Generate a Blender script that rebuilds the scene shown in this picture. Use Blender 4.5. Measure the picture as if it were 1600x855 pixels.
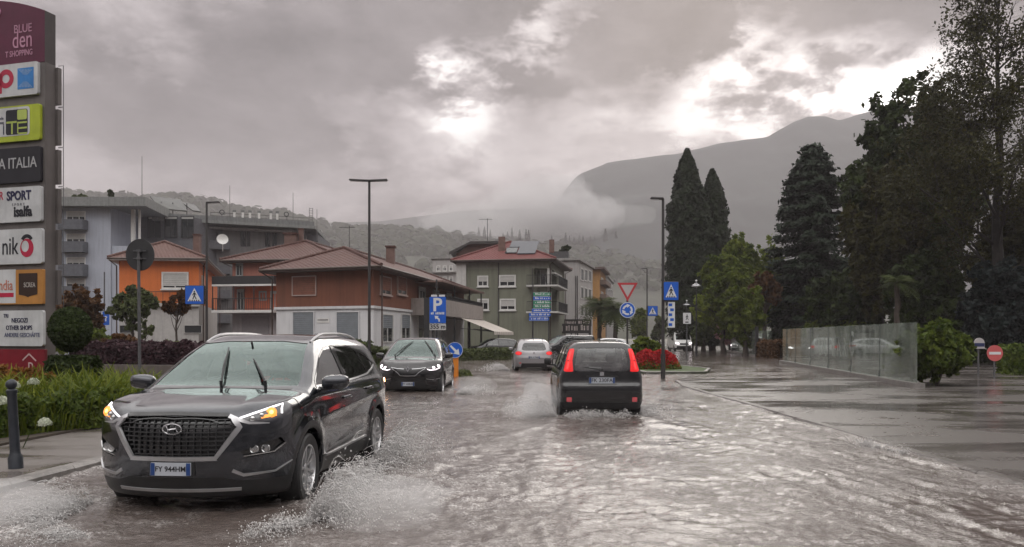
import bpy, bmesh, math, random
import numpy as np
from mathutils import Vector, Matrix
PI = math.pi
S = bpy.context.scene
COL = S.collection
for _o in list(bpy.data.objects):
    bpy.data.objects.remove(_o)

# ------------------------------------------------------------------ camera
CAMH, HORIZON, FPX = 1.55, 526.0, 1250.0
cam_d = bpy.data.cameras.new("camera")
cam_d.sensor_width = 36.0
cam_d.lens = FPX / 1600.0 * 36.0
cam_d.shift_y = (HORIZON - 427.5) / 1600.0
cam_d.clip_start, cam_d.clip_end = 0.05, 9000.0
cam = bpy.data.objects.new("camera", cam_d)
cam.location = (0, 0, CAMH)
cam.rotation_euler = (PI / 2, 0, 0)
COL.objects.link(cam)
S.camera = cam

def P(px, py, Y):
    """photo pixel at depth Y -> world point"""
    return Vector(((px - 800.0) / FPX * Y, Y, CAMH - (py - HORIZON) / FPX * Y))
def PX(px, Y): return (px - 800.0) / FPX * Y
def PZ(py, Y): return CAMH - (py - HORIZON) / FPX * Y
def GY(py): return CAMH * FPX / (py - HORIZON)

# ------------------------------------------------------------------ exposure
S.view_settings.view_transform = 'Standard'
S.view_settings.look = 'None'
S.view_settings.exposure = 0.16
S.view_settings.gamma = 1.0
S.view_settings.use_curve_mapping = False
S.render.engine = 'CYCLES'
S.cycles.max_bounces = 8
S.cycles.diffuse_bounces = 2
S.cycles.glossy_bounces = 4
S.cycles.transparent_max_bounces = 12
S.cycles.transmission_bounces = 6
S.cycles.volume_bounces = 1
S.cycles.use_adaptive_sampling = True
S.cycles.adaptive_threshold = 0.02
S.cycles.use_denoising = True
S.cycles.sample_clamp_indirect = 6.0
S.cycles.caustics_reflective = False
S.cycles.caustics_refractive = False

# ------------------------------------------------------------------ node helper
class NT:
    def __init__(s, tree): s.t = tree; s.n = tree.nodes; s.l = tree.links
    def new(s, typ, **kw):
        n = s.n.new(typ)
        for k, v in kw.items():
            if k.startswith('i_'):
                n.inputs[k[2:].replace('_', ' ')].default_value = v
            else: setattr(n, k, v)
        return n
    def link(s, a, b): s.l.new(a, b)
    def m(s, op, a, b=None, c=None, clamp=False):
        n = s.n.new('ShaderNodeMath'); n.operation = op; n.use_clamp = clamp
        for i, x in enumerate((a, b, c)):
            if x is None: continue
            if isinstance(x, (int, float)): n.inputs[i].default_value = x
            else: s.l.new(x, n.inputs[i])
        return n.outputs[0]
    def noise(s, vec, scale, detail=4, rough=0.55, dist=0.0, dim='3D'):
        n = s.n.new('ShaderNodeTexNoise'); n.noise_dimensions = dim
        n.inputs['Scale'].default_value = scale; n.inputs['Detail'].default_value = detail
        n.inputs['Roughness'].default_value = rough; n.inputs['Distortion'].default_value = dist
        if vec is not None: s.l.new(vec, n.inputs['Vector'])
        return n.outputs['Fac']
    def mapping(s, vec, scale=(1, 1, 1), loc=(0, 0, 0), rot=(0, 0, 0)):
        n = s.n.new('ShaderNodeMapping')
        n.inputs['Scale'].default_value = scale; n.inputs['Location'].default_value = loc
        n.inputs['Rotation'].default_value = rot
        s.l.new(vec, n.inputs['Vector']); return n.outputs[0]
    def ramp(s, fac, stops):
        n = s.n.new('ShaderNodeValToRGB')
        e = n.color_ramp.elements
        while len(e) > 1: e.remove(e[0])
        e[0].position = stops[0][0]; e[0].color = (*stops[0][1], 1)
        for p, c in stops[1:]:
            q = e.new(p); q.color = (*c, 1)
        s.l.new(fac, n.inputs[0]); return n.outputs[0]
    def sstep(s, x, lo, hi):
        n = s.n.new('ShaderNodeMapRange'); n.interpolation_type = 'SMOOTHSTEP'
        n.inputs['From Min'].default_value = lo; n.inputs['From Max'].default_value = hi
        s.l.new(x, n.inputs['Value']); return n.outputs[0]
    def mix(s, fac, a, b, typ='MIX'):
        n = s.n.new('ShaderNodeMix'); n.data_type = 'RGBA'; n.blend_type = typ
        for sock, v in ((n.inputs[0], fac), (n.inputs[6], a), (n.inputs[7], b)):
            if isinstance(v, (int, float)): sock.default_value = v
            elif isinstance(v, tuple): sock.default_value = (*v, 1) if len(v) == 3 else v
            else: s.l.new(v, sock)
        return n.outputs[2]

# ------------------------------------------------------------------ sky (storm clouds over a physical sky)
SUN_EL, SUN_AZ = 24.0, 14.0      # azimuth measured from +Y towards +X, in degrees
world = bpy.data.worlds.new("World"); S.world = world; world.use_nodes = True
def build_sky():
    t = NT(world.node_tree); t.n.clear()
    out = t.new('ShaderNodeOutputWorld'); bg = t.new('ShaderNodeBackground')
    sky = t.new('ShaderNodeTexSky', sky_type='NISHITA', sun_disc=False,
                sun_elevation=math.radians(SUN_EL), sun_rotation=math.radians(SUN_AZ),
                air_density=1.0, dust_density=2.0, ozone_density=1.0)
    tc = t.new('ShaderNodeTexCoord'); d = tc.outputs['Generated']
    sep = t.new('ShaderNodeSeparateXYZ'); t.link(d, sep.inputs[0])
    x, y, z = sep.outputs
    az = t.m('ARCTAN2', x, y); el = t.m('ARCSINE', z)
    zz = t.m('ADD', t.m('MAXIMUM', z, 0.0), 0.16)
    cmb = t.new('ShaderNodeCombineXYZ')
    t.link(t.m('DIVIDE', x, zz), cmb.inputs[0]); t.link(t.m('DIVIDE', y, zz), cmb.inputs[1])
    pl = cmb.outputs[0]
    dd = t.mapping(d, scale=(1, 1, 1.9))
    nA = t.noise(dd, 3.2, 7, 0.6, 0.15)                      # big billows
    nB = t.noise(t.mapping(dd, loc=(3.1, 1.7, 0.4)), 3.4, 6, 0.58, 0.1)
    nC = t.noise(t.mapping(dd, loc=(7.3, 0.2, 5.4)), 9.0, 9, 0.64, 0.15)     # curls
    nE = t.noise(t.mapping(dd, loc=(1.3, 4.2, 2.4)), 5.2, 9, 0.62, 0.2)
    nD = t.noise(pl, 0.9, 5, 0.55, 0.3)                     # flat layer
    def c(n): return t.m('SUBTRACT', n, 0.5)
    azw = t.m('ADD', az, t.m('ADD', t.m('MULTIPLY', c(nA), 0.30), t.m('MULTIPLY', c(nC), 0.12)))
    elw = t.m('ADD', el, t.m('ADD', t.m('MULTIPLY', c(nB), 0.20), t.m('MULTIPLY', c(nC), 0.09)))
    blobs = [  # photo px, py, half sizes, brightness change
        (735, 140, 56, 36, .60), (795, 180, 36, 42, .42), (690, 125, 34, 26, .26), (760, 165, 30, 30, .2), (850, 55, 50, 75, 0.34), (820, 10, 40, 40, .2), (545, 170, 60, 45, .16), (600, 215, 120, 50, 0.08), (740, 240, 120, 35, .22),
        (640, 45, 220, 75, -0.20), (420, 150, 230, 90, -0.11), (1180, 5, 330, 60, -0.30), (1010, 85, 120, 55, -0.15), (930, 170, 90, 60, -0.10), (640, 300, 260, 40, -0.03),
        (1335, 160, 90, 40, .85), (1400, 125, 70, 40, .5), (1170, 120, 70, 40, 0.6), (1120, 175, 120, 50, 0.30), (1020, 225, 190, 50, 0.20), (1480, 170, 120, 60, 0.6), (1290, 85, 45, 28, .35),
        (200, 190, 260, 90, -0.08), (450, 320, 420, 36, 0.13), (130, 60, 150, 70, 0.12), (250, 60, 60, 50, .10), (1500, 30, 180, 70, -0.02), (850, 330, 160, 30, -0.05)]
    B = None
    for px, py, sx, sy, a in blobs:
        a0 = math.atan2(px - 800, FPX); e0 = math.atan2((HORIZON - py) * math.cos(a0), FPX)
        g1 = t.m('POWER', t.m('DIVIDE', t.m('SUBTRACT', azw, a0), sx / FPX * 1.15), 2.0)
        g2 = t.m('POWER', t.m('DIVIDE', t.m('SUBTRACT', elw, e0), sy / FPX * 1.15), 2.0)
        g = t.m('MULTIPLY', t.m('EXPONENT', t.m('MULTIPLY', t.m('ADD', g1, g2), -1.0)), a * 1.35)
        if a > 0.25: g = t.m('MULTIPLY', g, t.m('ADD', 0.08, t.m('MULTIPLY', t.sstep(nC, 0.40, 0.60), 1.25)))
        B = g if B is None else t.m('ADD', B, g)
    base = t.m('ADD', 0.205, t.m('MULTIPLY', c(nA), 0.34))
    base = t.m('ADD', base, t.m('MULTIPLY', c(nC), 0.20))
    base = t.m('ADD', base, t.m('MULTIPLY', c(nD), 0.07))
    lo = t.m('SUBTRACT', 1.0, t.sstep(el, 0.0, 0.16))
    base = t.m('ADD', base, t.m('MULTIPLY', lo, 0.05))
    base = t.m('ADD', base, t.m('MULTIPLY', t.m('SUBTRACT', t.sstep(nC, 0.42, 0.60), 0.5), 0.10))
    base = t.m('ADD', base, t.m('MULTIPLY', t.m('SUBTRACT', t.sstep(nE, 0.40, 0.60), 0.5), 0.20))
    hi = t.sstep(el, 0.385, 0.72)
    base = t.m('ADD', base, t.m('MULTIPLY', hi, 1.1))
    bk = t.sstep(t.m('MULTIPLY', y, -1.0), -0.1, 0.6)
    base = t.m('ADD', base, t.m('MULTIPLY', bk, t.m('SUBTRACT', t.m('MULTIPLY', t.sstep(el, 0.08, 0.42), 0.70), 0.20)))
    fl = t.m('ADD', 0.04, t.m('ADD', t.m('MULTIPLY', t.sstep(nE, 0.32, 0.68), 0.11), t.m('MULTIPLY', t.sstep(nC, 0.32, 0.68), 0.07)))
    v = t.m('MAXIMUM', t.m('ADD', base, B), fl)
    tint = t.ramp(v, [(0.12, (1.0, 0.89, 0.905)), (0.45, (1.0, 0.91, 0.915)), (0.75, (1.0, 0.94, 0.925)), (1.0, (1.0, 0.975, 0.955))])
    vm = t.new('ShaderNodeVectorMath', operation='SCALE'); t.link(tint, vm.inputs[0]); t.link(v, vm.inputs['Scale'])
    k = t.new('ShaderNodeVectorMath', operation='SCALE'); t.link(vm.outputs[0], k.inputs[0]); k.inputs['Scale'].default_value = 10.0 * SKY_GAIN
    col = t.mix(0.96, sky.outputs[0], k.outputs[0])
    t.link(col, bg.inputs[0]); bg.inputs[1].default_value = 0.1
    t.link(bg.outputs[0], out.inputs[0])
SKY_GAIN = 1.25
build_sky()
world.cycles.sampling_method = 'MANUAL'; world.cycles.sample_map_resolution = 512

# ------------------------------------------------------------------ sun behind the clouds
sd = bpy.data.lights.new("sun", 'SUN'); sd.energy = 0.6; sd.angle = math.radians(25); sd.color = (1.0, 0.95, 0.88)
sun = bpy.data.objects.new("sun", sd); COL.objects.link(sun)
_e, _a = math.radians(SUN_EL), math.radians(SUN_AZ)
sun.rotation_euler = Vector((-math.cos(_e) * math.sin(_a), -math.cos(_e) * math.cos(_a), -math.sin(_e))).to_track_quat('-Z', 'Y').to_euler()
sun.location = (20, 80, 60)

# ------------------------------------------------------------------ object helpers
def tag(o, label=None, cat=None, group=None, kind=None):
    if label: o['label'] = label
    if cat: o['category'] = cat
    if group: o['group'] = group
    if kind: o['kind'] = kind
    return o
def thing(name, label, cat, loc=(0, 0, 0), rz=0.0, group=None):
    o = bpy.data.objects.new(name, None); COL.objects.link(o)
    o.empty_display_size = 0.2
    o.location = loc; o.rotation_euler = (0, 0, rz)
    return tag(o, label, cat, group)
def link_mesh(name, me, mats=(), parent=None, smooth=False):
    if not isinstance(mats, (list, tuple)): mats = [mats]
    for m_ in mats: me.materials.append(m_)
    if smooth and len(me.polygons):
        me.polygons.foreach_set('use_smooth', np.ones(len(me.polygons), dtype=bool))
    o = bpy.data.objects.new(name, me); COL.objects.link(o)
    if parent is not None: o.parent = parent
    return o
def copy_tree(o, parent=None):
    c = o.copy(); COL.objects.link(c)
    if parent is not None:
        c.parent = parent; c.matrix_parent_inverse = o.matrix_parent_inverse.copy()
    for ch in list(o.children): copy_tree(ch, c)
    return c
def np_mesh(name, verts, quads, mat_index=None):
    """fast mesh from numpy verts (n,3) and quads (m,4) / tris (m,3)"""
    me = bpy.data.meshes.new(name)
    verts = np.asarray(verts, dtype=np.float32); quads = np.asarray(quads, dtype=np.int32)
    n, m, k = len(verts), len(quads), quads.shape[1]
    me.vertices.add(n); me.vertices.foreach_set('co', verts.ravel())
    me.loops.add(m * k); me.loops.foreach_set('vertex_index', quads.ravel())
    me.polygons.add(m); me.polygons.foreach_set('loop_start', np.arange(m, dtype=np.int32) * k)
    me.polygons.foreach_set('loop_total', np.full(m, k, dtype=np.int32))
    if mat_index is not None: me.polygons.foreach_set('material_index', np.asarray(mat_index, dtype=np.int32))
    me.update(calc_edges=True); me.validate()
    return me

class MB:
    """collects shapes into one mesh"""
    def __init__(s): s.v = []; s.f = []; s.mi = []
    def add(s, vs, fs, m=0, M=None):
        b = len(s.v)
        for p in vs:
            p = Vector(p)
            s.v.append(tuple(M @ p) if M is not None else tuple(p))
        for f in fs: s.f.append(tuple(i + b for i in f)); s.mi.append(m)
        return s
    def box(s, x0, x1, y0, y1, z0, z1, m=0, M=None):
        vs = [(x0, y0, z0), (x1, y0, z0), (x1, y1, z0), (x0, y1, z0), (x0, y0, z1), (x1, y0, z1), (x1, y1, z1), (x0, y1, z1)]
        fs = [(3, 2, 1, 0), (4, 5, 6, 7), (0, 1, 5, 4), (1, 2, 6, 5), (2, 3, 7, 6), (3, 0, 4, 7)]
        return s.add(vs, fs, m, M)
    def bbox(s, x0, x1, y0, y1, z0, z1, b=0.01, m=0, M=None):
        """box with chamfered edges"""
        vs = []; idx = {}
        b = min(b, (x1 - x0) * .45, (y1 - y0) * .45, (z1 - z0) * .45)
        cs = [(x0, x1), (y0, y1), (z0, z1)]
        for i in (0, 1):
            for j in (0, 1):
                for k in (0, 1):
                    for a in range(3):
                        p = [cs[0][i], cs[1][j], cs[2][k]]
                        for q, t in zip(range(3), (i, j, k)):
                            if q != a: p[q] += b if t == 0 else -b
                        idx[(i, j, k, a)] = len(vs); vs.append(tuple(p))
        fs = []
        def F(l): fs.append(tuple(idx[q] for q in l))
        for a in range(3):
            o1, o2 = (a + 1) % 3, (a + 2) % 3
            for t in (0, 1):
                q = []
                for u, w in ((0, 0), (1, 0), (1, 1), (0, 1)):
                    c = [0, 0, 0]; c[a] = t; c[o1] = u; c[o2] = w; q.append((*c, a))
                F(q if t else q[::-1])
        for a in range(3):
            o1, o2 = (a + 1) % 3, (a + 2) % 3
            for u in (0, 1):
                for w in (0, 1):
                    c0 = [0, 0, 0]; c0[o1] = u; c0[o2] = w; c1 = list(c0); c1[a] = 1
                    q = [(*c0, o1), (*c1, o1), (*c1, o2), (*c0, o2)]
                    F(q if (u ^ w) else q[::-1])
        for i in (0, 1):
            for j in (0, 1):
                for k in (0, 1):
                    q = [(i, j, k, 0), (i, j, k, 1), (i, j, k, 2)]
                    F(q if (i + j + k) % 2 else q[::-1])
        return s.add(vs, fs, m, M)
    def cyl(s, p0, p1, r0, r1=None, n=12, m=0, M=None, caps=True):
        if r1 is None: r1 = r0
        p0 = Vector(p0); p1 = Vector(p1); d = (p1 - p0)
        if d.length < 1e-9: return s
        q = d.to_track_quat('Z', 'Y'); vs = []
        for r, c in ((r0, p0), (r1, p1)):
            for k in range(n):
                a = 2 * PI * k / n
                vs.append(c + q @ Vector((r * math.cos(a), r * math.sin(a), 0)))
        fs = [(k, (k + 1) % n, n + (k + 1) % n, n + k) for k in range(n)]
        if caps: fs += [tuple(range(n))[::-1], tuple(range(n, 2 * n))]
        return s.add(vs, fs, m, M)
    def tube(s, pts, r, n=8, m=0, M=None):
        pts = [Vector(p) for p in pts]; N = len(pts)
        rs = r if isinstance(r, (list, tuple)) else [r] * N
        vs = []; up = None
        for i, p in enumerate(pts):
            d = (pts[min(i + 1, N - 1)] - pts[max(i - 1, 0)])
            if d.length < 1e-9: d = Vector((0, 0, 1))
            d.normalize()
            if up is None: up = d.orthogonal().normalized()
            else:
                up = (up - d * up.dot(d))
                up = up.normalized() if up.length > 1e-6 else d.orthogonal().normalized()
            w = d.cross(up)
            for k in range(n):
                a = 2 * PI * k / n
                vs.append(p + (up * math.cos(a) + w * math.sin(a)) * rs[i])
        fs = []
        for i in range(N - 1):
            for k in range(n):
                fs.append((i * n + k, i * n + (k + 1) % n, (i + 1) * n + (k + 1) % n, (i + 1) * n + k))
        fs += [tuple(range(n))[::-1], tuple(range((N - 1) * n, N * n))]
        return s.add(vs, fs, m, M)
    def lathe(s, prof, n=24, m=0, M=None, axis='Z'):
        vs = []; N = len(prof)
        for r, h in prof:
            for k in range(n):
                a = 2 * PI * k / n; c, t = r * math.cos(a), r * math.sin(a)
                vs.append((c, t, h) if axis == 'Z' else ((c, h, t) if axis == 'Y' else (h, c, t)))
        fs = []
        for i in range(N - 1):
            for k in range(n):
                q = (i * n + k, i * n + (k + 1) % n, (i + 1) * n + (k + 1) % n, (i + 1) * n + k)
                fs.append(q if axis != 'Y' else q[::-1])
        return s.add(vs, fs, m, M)
    def prism(s, poly, t0, t1, plane='XZ', m=0, M=None):
        """extrude a 2-D outline between t0 and t1 on the remaining axis"""
        n = len(poly); vs = []
        for t in (t0, t1):
            for a, b in poly:
                vs.append((a, t, b) if plane == 'XZ' else ((a, b, t) if plane == 'XY' else (t, a, b)))
        fs = [tuple(range(n)), tuple(range(n, 2 * n))[::-1]]
        fs += [(k, n + k, n + (k + 1) % n, (k + 1) % n) for k in range(n)]
        return s.add(vs, fs, m, M)
    def text(s, txt, size, M, m=0, ex=0.002, align='CENTER', spacing=1.0, bold=0.0):
        vs, fs = text_geo(txt, size, ex, align, spacing, bold)
        return s.add(vs, fs, m, M)
    def build(s, name, mats, parent=None, smooth=False, fixn=True):
        me = bpy.data.meshes.new(name)
        me.from_pydata(s.v, [], s.f)
        if any(s.mi): me.polygons.foreach_set('material_index', s.mi)
        if fixn:
            bm = bmesh.new(); bm.from_mesh(me); bmesh.ops.recalc_face_normals(bm, faces=bm.faces); bm.to_mesh(me); bm.free()
        me.update()
        o = link_mesh(name, me, mats, parent)
        if smooth: smooth_by_angle(me, smooth if isinstance(smooth, float) else 0.7)
        return o
def smooth_by_angle(me, ang=0.7):
    me.polygons.foreach_set('use_smooth', np.ones(len(me.polygons), dtype=bool))
    bm = bmesh.new(); bm.from_mesh(me)
    for e in bm.edges:
        e.smooth = not (len(e.link_faces) == 2 and e.calc_face_angle(0) > ang)
    bm.to_mesh(me); bm.free()
_tc = {}
def text_geo(txt, size, ex, align, spacing, bold):
    key = (txt, size, ex, align, spacing, bold)
    if key in _tc: return _tc[key]
    cu = bpy.data.curves.new('t', 'FONT'); cu.body = txt; cu.size = size; cu.extrude = ex
    cu.align_x = align; cu.align_y = 'CENTER'; cu.space_character = spacing; cu.offset = bold; cu.resolution_u = 3
    o = bpy.data.objects.new('t', cu); COL.objects.link(o)
    dg = bpy.context.evaluated_depsgraph_get(); dg.update()
    me = o.evaluated_get(dg).to_mesh()
    vs = [tuple(v.co) for v in me.vertices]; fs = [tuple(p.vertices) for p in me.polygons]
    o.evaluated_get(dg).to_mesh_clear()
    bpy.data.objects.remove(o); bpy.data.curves.remove(cu)
    _tc[key] = (vs, fs); return vs, fs
def face_M(origin, right, up):
    """matrix that puts text-local XY onto a plane: local x = right, y = up, z = out"""
    r = Vector(right).normalized(); u = Vector(up).normalized(); n = r.cross(u)
    M = Matrix(((r.x, u.x, n.x, 0), (r.y, u.y, n.y, 0), (r.z, u.z, n.z, 0), (0, 0, 0, 1)))
    return Matrix.Translation(Vector(origin)) @ M
def rounded(x0, x1, z0, z1, r, n=4):
    pts = []
    for cx, cz, a0 in ((x1 - r, z1 - r, 0), (x0 + r, z1 - r, 90), (x0 + r, z0 + r, 180), (x1 - r, z0 + r, 270)):
        for k in range(n + 1):
            a = math.radians(a0 + 90 * k / n); pts.append((cx + r * math.cos(a), cz + r * math.sin(a)))
    return pts
def ellipse(cx, cz, rx, rz, n=28, a0=0, a1=360):
    return [(cx + rx * math.cos(math.radians(a0 + (a1 - a0) * k / n)), cz + rz * math.sin(math.radians(a0 + (a1 - a0) * k / n))) for k in range(n + (0 if a1 - a0 == 360 else 1))]

# ------------------------------------------------------------------ numpy noise
def _h(ix, iy, seed):
    n = (ix.astype(np.int64) * 374761393 + iy.astype(np.int64) * 668265263 + seed * 1442695041) & 0xffffffff
    n = ((n ^ (n >> 13)) * 1274126177) & 0xffffffff
    return ((n ^ (n >> 16)) & 0xffff) / 65535.0
def vnoise(x, y, seed=0):
    ix, iy = np.floor(x), np.floor(y); fx, fy = x - ix, y - iy
    fx = fx * fx * fx * (fx * (fx * 6 - 15) + 10); fy = fy * fy * fy * (fy * (fy * 6 - 15) + 10)
    a, b = _h(ix, iy, seed), _h(ix + 1, iy, seed); c, d = _h(ix, iy + 1, seed), _h(ix + 1, iy + 1, seed)
    return (a * (1 - fx) + b * fx) * (1 - fy) + (c * (1 - fx) + d * fx) * fy
def fbm(x, y, o=4, seed=0, g=0.5):
    s = 0; a = 1; t = 0
    for i in range(o):
        s = s + a * vnoise(x * 2 ** i + 17.3 * i, y * 2 ** i + 9.1 * i, seed + i); t += a; a *= g
    return s / t

# ------------------------------------------------------------------ materials
MATS = {}
def mat(name, color, rough=0.6, metal=0.0, spec=0.5, var=0.0, vscale=3.0, bump=0.0, bscale=30.0, coat=0.0, emit=None, es=0.0, streak=0.0, alpha=None):
    """procedural principled material with noise variation, streaky weathering and bump"""
    if name in MATS: return MATS[name]
    m_ = bpy.data.materials.new(name); m_.use_nodes = True; t = NT(m_.node_tree)
    b = t.n['Principled BSDF']
    b.inputs['Roughness'].default_value = rough; b.inputs['Metallic'].default_value = metal
    b.inputs['Specular IOR Level'].default_value = spec
    b.inputs['Coat Weight'].default_value = coat; b.inputs['Coat Roughness'].default_value = 0.05
    tc = t.new('ShaderNodeTexCoord'); vec = tc.outputs['Object']
    c = tuple(color)
    col = None
    if var > 0:
        nf = t.sstep(t.noise(vec, vscale, 7, 0.65), 0.25, 0.75)
        col = t.mix(nf, tuple(max(0, x * (1 - var)) for x in c), tuple(x * (1 + var) for x in c))
    if streak > 0:
        sv = t.mapping(vec, scale=(2.2, 2.2, 0.12)); sn = t.noise(sv, 2.0, 5, 0.65)
        f = t.m('MULTIPLY', t.sstep(sn, 0.42, 0.8), min(1, streak * 1.5))
        col = t.mix(f, col if col is not None else c, tuple(x * 0.45 for x in c))
    if col is not None: t.link(col, b.inputs['Base Color'])
    else: b.inputs['Base Color'].default_value = (*c, 1)
    if bump > 0:
        bn = t.noise(vec, bscale, 3, 0.6); bu = t.new('ShaderNodeBump'); bu.inputs['Strength'].default_value = bump
        bu.inputs['Distance'].default_value = 0.02
        t.link(bn, bu.inputs['Height']); t.link(bu.outputs[0], b.inputs['Normal'])
    if emit is not None:
        b.inputs['Emission Color'].default_value = (*emit, 1); b.inputs['Emission Strength'].default_value = es
    MATS[name] = m_; return m_
def glass(name, tint=(0.6, 0.68, 0.66), refl=1.0, rough=0.02, ior=1.5, dirt=0.0, gcol=(1, 1, 1)):
    if name in MATS: return MATS[name]
    m_ = bpy.data.materials.new(name); m_.use_nodes = True; t = NT(m_.node_tree); t.n.clear()
    out = t.new('ShaderNodeOutputMaterial'); tr = t.new('ShaderNodeBsdfTransparent'); tr.inputs[0].default_value = (*tint, 1)
    gl = t.new('ShaderNodeBsdfGlossy'); gl.inputs['Roughness'].default_value = rough; gl.inputs[0].default_value = (*gcol, 1)
    fr = t.new('ShaderNodeFresnel'); fr.inputs[0].default_value = ior
    mx = t.new('ShaderNodeMixShader')
    t.link(t.m('MULTIPLY', fr.outputs[0], refl, clamp=True), mx.inputs[0]); t.link(tr.outputs[0], mx.inputs[1]); t.link(gl.outputs[0], mx.inputs[2])
    last = mx.outputs[0]
    if dirt > 0:
        df = t.new('ShaderNodeBsdfDiffuse'); df.inputs[0].default_value = (0.62, 0.66, 0.62, 1)
        tl = t.new('ShaderNodeBsdfTranslucent'); tl.inputs[0].default_value = (0.62, 0.66, 0.62, 1)
        ad = t.new('ShaderNodeMixShader'); ad.inputs[0].default_value = 0.5; t.link(df.outputs[0], ad.inputs[1]); t.link(tl.outputs[0], ad.inputs[2])
        m2 = t.new('ShaderNodeMixShader'); tc = t.new('ShaderNodeTexCoord')
        nz = t.noise(t.mapping(tc.outputs['Object'], scale=(1, 1, 0.25)), 2.5, 6, 0.65)
        t.link(t.m('MULTIPLY', t.sstep(nz, 0.2, 0.85), dirt, clamp=True), m2.inputs[0]); t.link(last, m2.inputs[1]); t.link(ad.outputs[0], m2.inputs[2]); last = m2.outputs[0]
    t.link(last, out.inputs[0]); MATS[name] = m_; return m_
# ================================================================== ground, road, pavements, water
def wet_ground_mat(name, dry, wet, puddle_amt, stretch=(1, 1, 1), pscale=0.35, refl=0.5, rough_dry=0.42, fine=40.0, wet_r=.08):
    m_ = bpy.data.materials.new(name); m_.use_nodes = True; t = NT(m_.node_tree); b = t.n['Principled BSDF']
    g = t.new('ShaderNodeNewGeometry'); vec = g.outputs['Position']
    n1 = t.noise(t.mapping(vec, scale=stretch), pscale, 6, 0.6, 0.4)
    n2 = t.noise(vec, 3.0, 5, 0.6); n3 = t.noise(vec, fine, 3, 0.6)
    pud = t.sstep(n1, 0.47 - puddle_amt, 0.66 - puddle_amt)
    c = t.mix(n2, tuple(x * 0.75 for x in dry), tuple(x * 1.25 for x in dry))
    c = t.mix(t.m('MULTIPLY', n3, 0.5), c, tuple(x * 0.6 for x in dry))
    c = t.mix(pud, c, wet)
    t.link(c, b.inputs['Base Color'])
    t.link(t.m('ADD', wet_r, t.m('MULTIPLY', t.m('SUBTRACT', 1.0, pud), rough_dry - wet_r)), b.inputs['Roughness'])
    b.inputs['Specular IOR Level'].default_value = refl
    bu = t.new('ShaderNodeBump'); bu.inputs['Distance'].default_value = 0.01
    rip = t.noise(vec, 14.0, 2, 0.5)
    h = t.m('ADD', t.m('MULTIPLY', t.m('MULTIPLY', n3, t.m('SUBTRACT', 1.0, pud)), 0.5), t.m('MULTIPLY', rip, 0.25))
    t.link(h, bu.inputs['Height']); bu.inputs['Strength'].default_value = 0.45
    t.link(bu.outputs[0], b.inputs['Normal'])
    return m_

ROADZ = -0.07
M_asphalt = wet_ground_mat('wet_asphalt', (0.055, 0.05, 0.048), (0.03, 0.027, 0.025), 0.10, refl=0.6)
M_drive = wet_ground_mat('wet_driveway', (0.130, 0.116, 0.108), (0.085, 0.074, 0.068), 0.05, stretch=(0.45, 0.9, 1), pscale=0.55, refl=0.8, rough_dry=0.30, wet_r=.12)
M_mudlawn = wet_ground_mat('muddy_lawn', (0.075, 0.07, 0.035), (0.06, 0.045, 0.03), 0.0, stretch=(0.5, 1.6, 1), pscale=0.5, refl=0.5, rough_dry=0.6)
M_pave = wet_ground_mat('wet_pavement', (0.17, 0.15, 0.14), (0.11, 0.095, 0.085), 0.02, stretch=(0.6, 1.5, 1), pscale=0.6, refl=0.6, rough_dry=0.45)
M_kerb = mat('kerb_stone', (0.20, 0.185, 0.175), 0.4, var=0.35, vscale=6, bump=0.4, bscale=40)
M_dirt = mat('soil', (0.05, 0.038, 0.028), 0.85, var=0.4, bump=0.6, bscale=14)
M_lawn = mat('lawn_turf', (0.05, 0.075, 0.022), 0.8, var=0.4, vscale=2, bump=0.6, bscale=60)

def sheet(name, poly, z, m_, kind='structure'):
    me = bpy.data.meshes.new(name); me.from_pydata([(x, y, z) for x, y in poly], [], [tuple(range(len(poly)))]); me.update()
    return tag(link_mesh(name, me, m_), kind=kind)
def slab(name, poly, z0, z1, m_, kind='structure'):
    o = MB().prism(poly, z0, z1, 'XY').build(name, m_); return tag(o, kind=kind)

sheet('ground', [(-4500, -4500), (4500, -4500), (4500, 5000), (-4500, 5000)], -0.16, M_mudlawn)
sheet('road', [(-60, -90), (60, -90), (60, 260), (-60, 260)], ROADZ, M_asphalt)

M_kerbwet = mat('kerb_wet', (0.085, 0.073, 0.066), 0.3, var=0.4, vscale=5, bump=0.5, bscale=30)
def kerb_line(name, pts, w=0.16, z0=-0.12, z1=0.09, side=1, block=1.0, m_=None):
    """row of kerb stones following pts; one mesh, joints every block metres"""
    mb = MB(); pts = [Vector((x, y, 0)) for x, y in pts]
    for a, b in zip(pts[:-1], pts[1:]):
        L = (b - a).length; n = max(1, int(L / block)); d = (b - a) / n; q = d.normalized(); s_ = Vector((q.y, -q.x, 0)) * side
        for i in range(n):
            p0 = a + d * i + q * 0.006; p1 = a + d * (i + 1) - q * 0.006
            dz = random.uniform(-.006, .006)
            prof = [(0, z0), (w, z0), (w, z1 + dz), (0.03, z1 + dz), (0, z1 - 0.03 + dz)]
            vs = [(*(p + s_ * u).xy, z) for p in (p0, p1) for u, z in prof]
            q_ = len(prof); fs = [tuple(range(q_)), tuple(range(q_, 2 * q_))[::-1]] + [(k, q_ + k, q_ + (k + 1) % q_, (k + 1) % q_) for k in range(q_)]
            mb.add(vs, fs)
    return tag(mb.build(name, m_ or M_kerb), kind='structure')
random.seed(4)
# right-hand kerb and the wet driveway pavement beyond it
RK = [(5.25, 1.0), (5.2, 8.0), (5.3, 14), (5.25, 20), (5.2, 24.5), (5.6, 27.5), (7.2, 29.0)]
kerb_line('right_kerb', RK, side=1, z1=0.042, m_=M_kerbwet)
drive = [(x + 0.165, y) for x, y in RK] + [(16, 30.5), (20, 60), (26, 95), (60, 95), (60, 1.0)]
slab('driveway', drive, -0.14, 0.018, M_drive)
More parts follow.
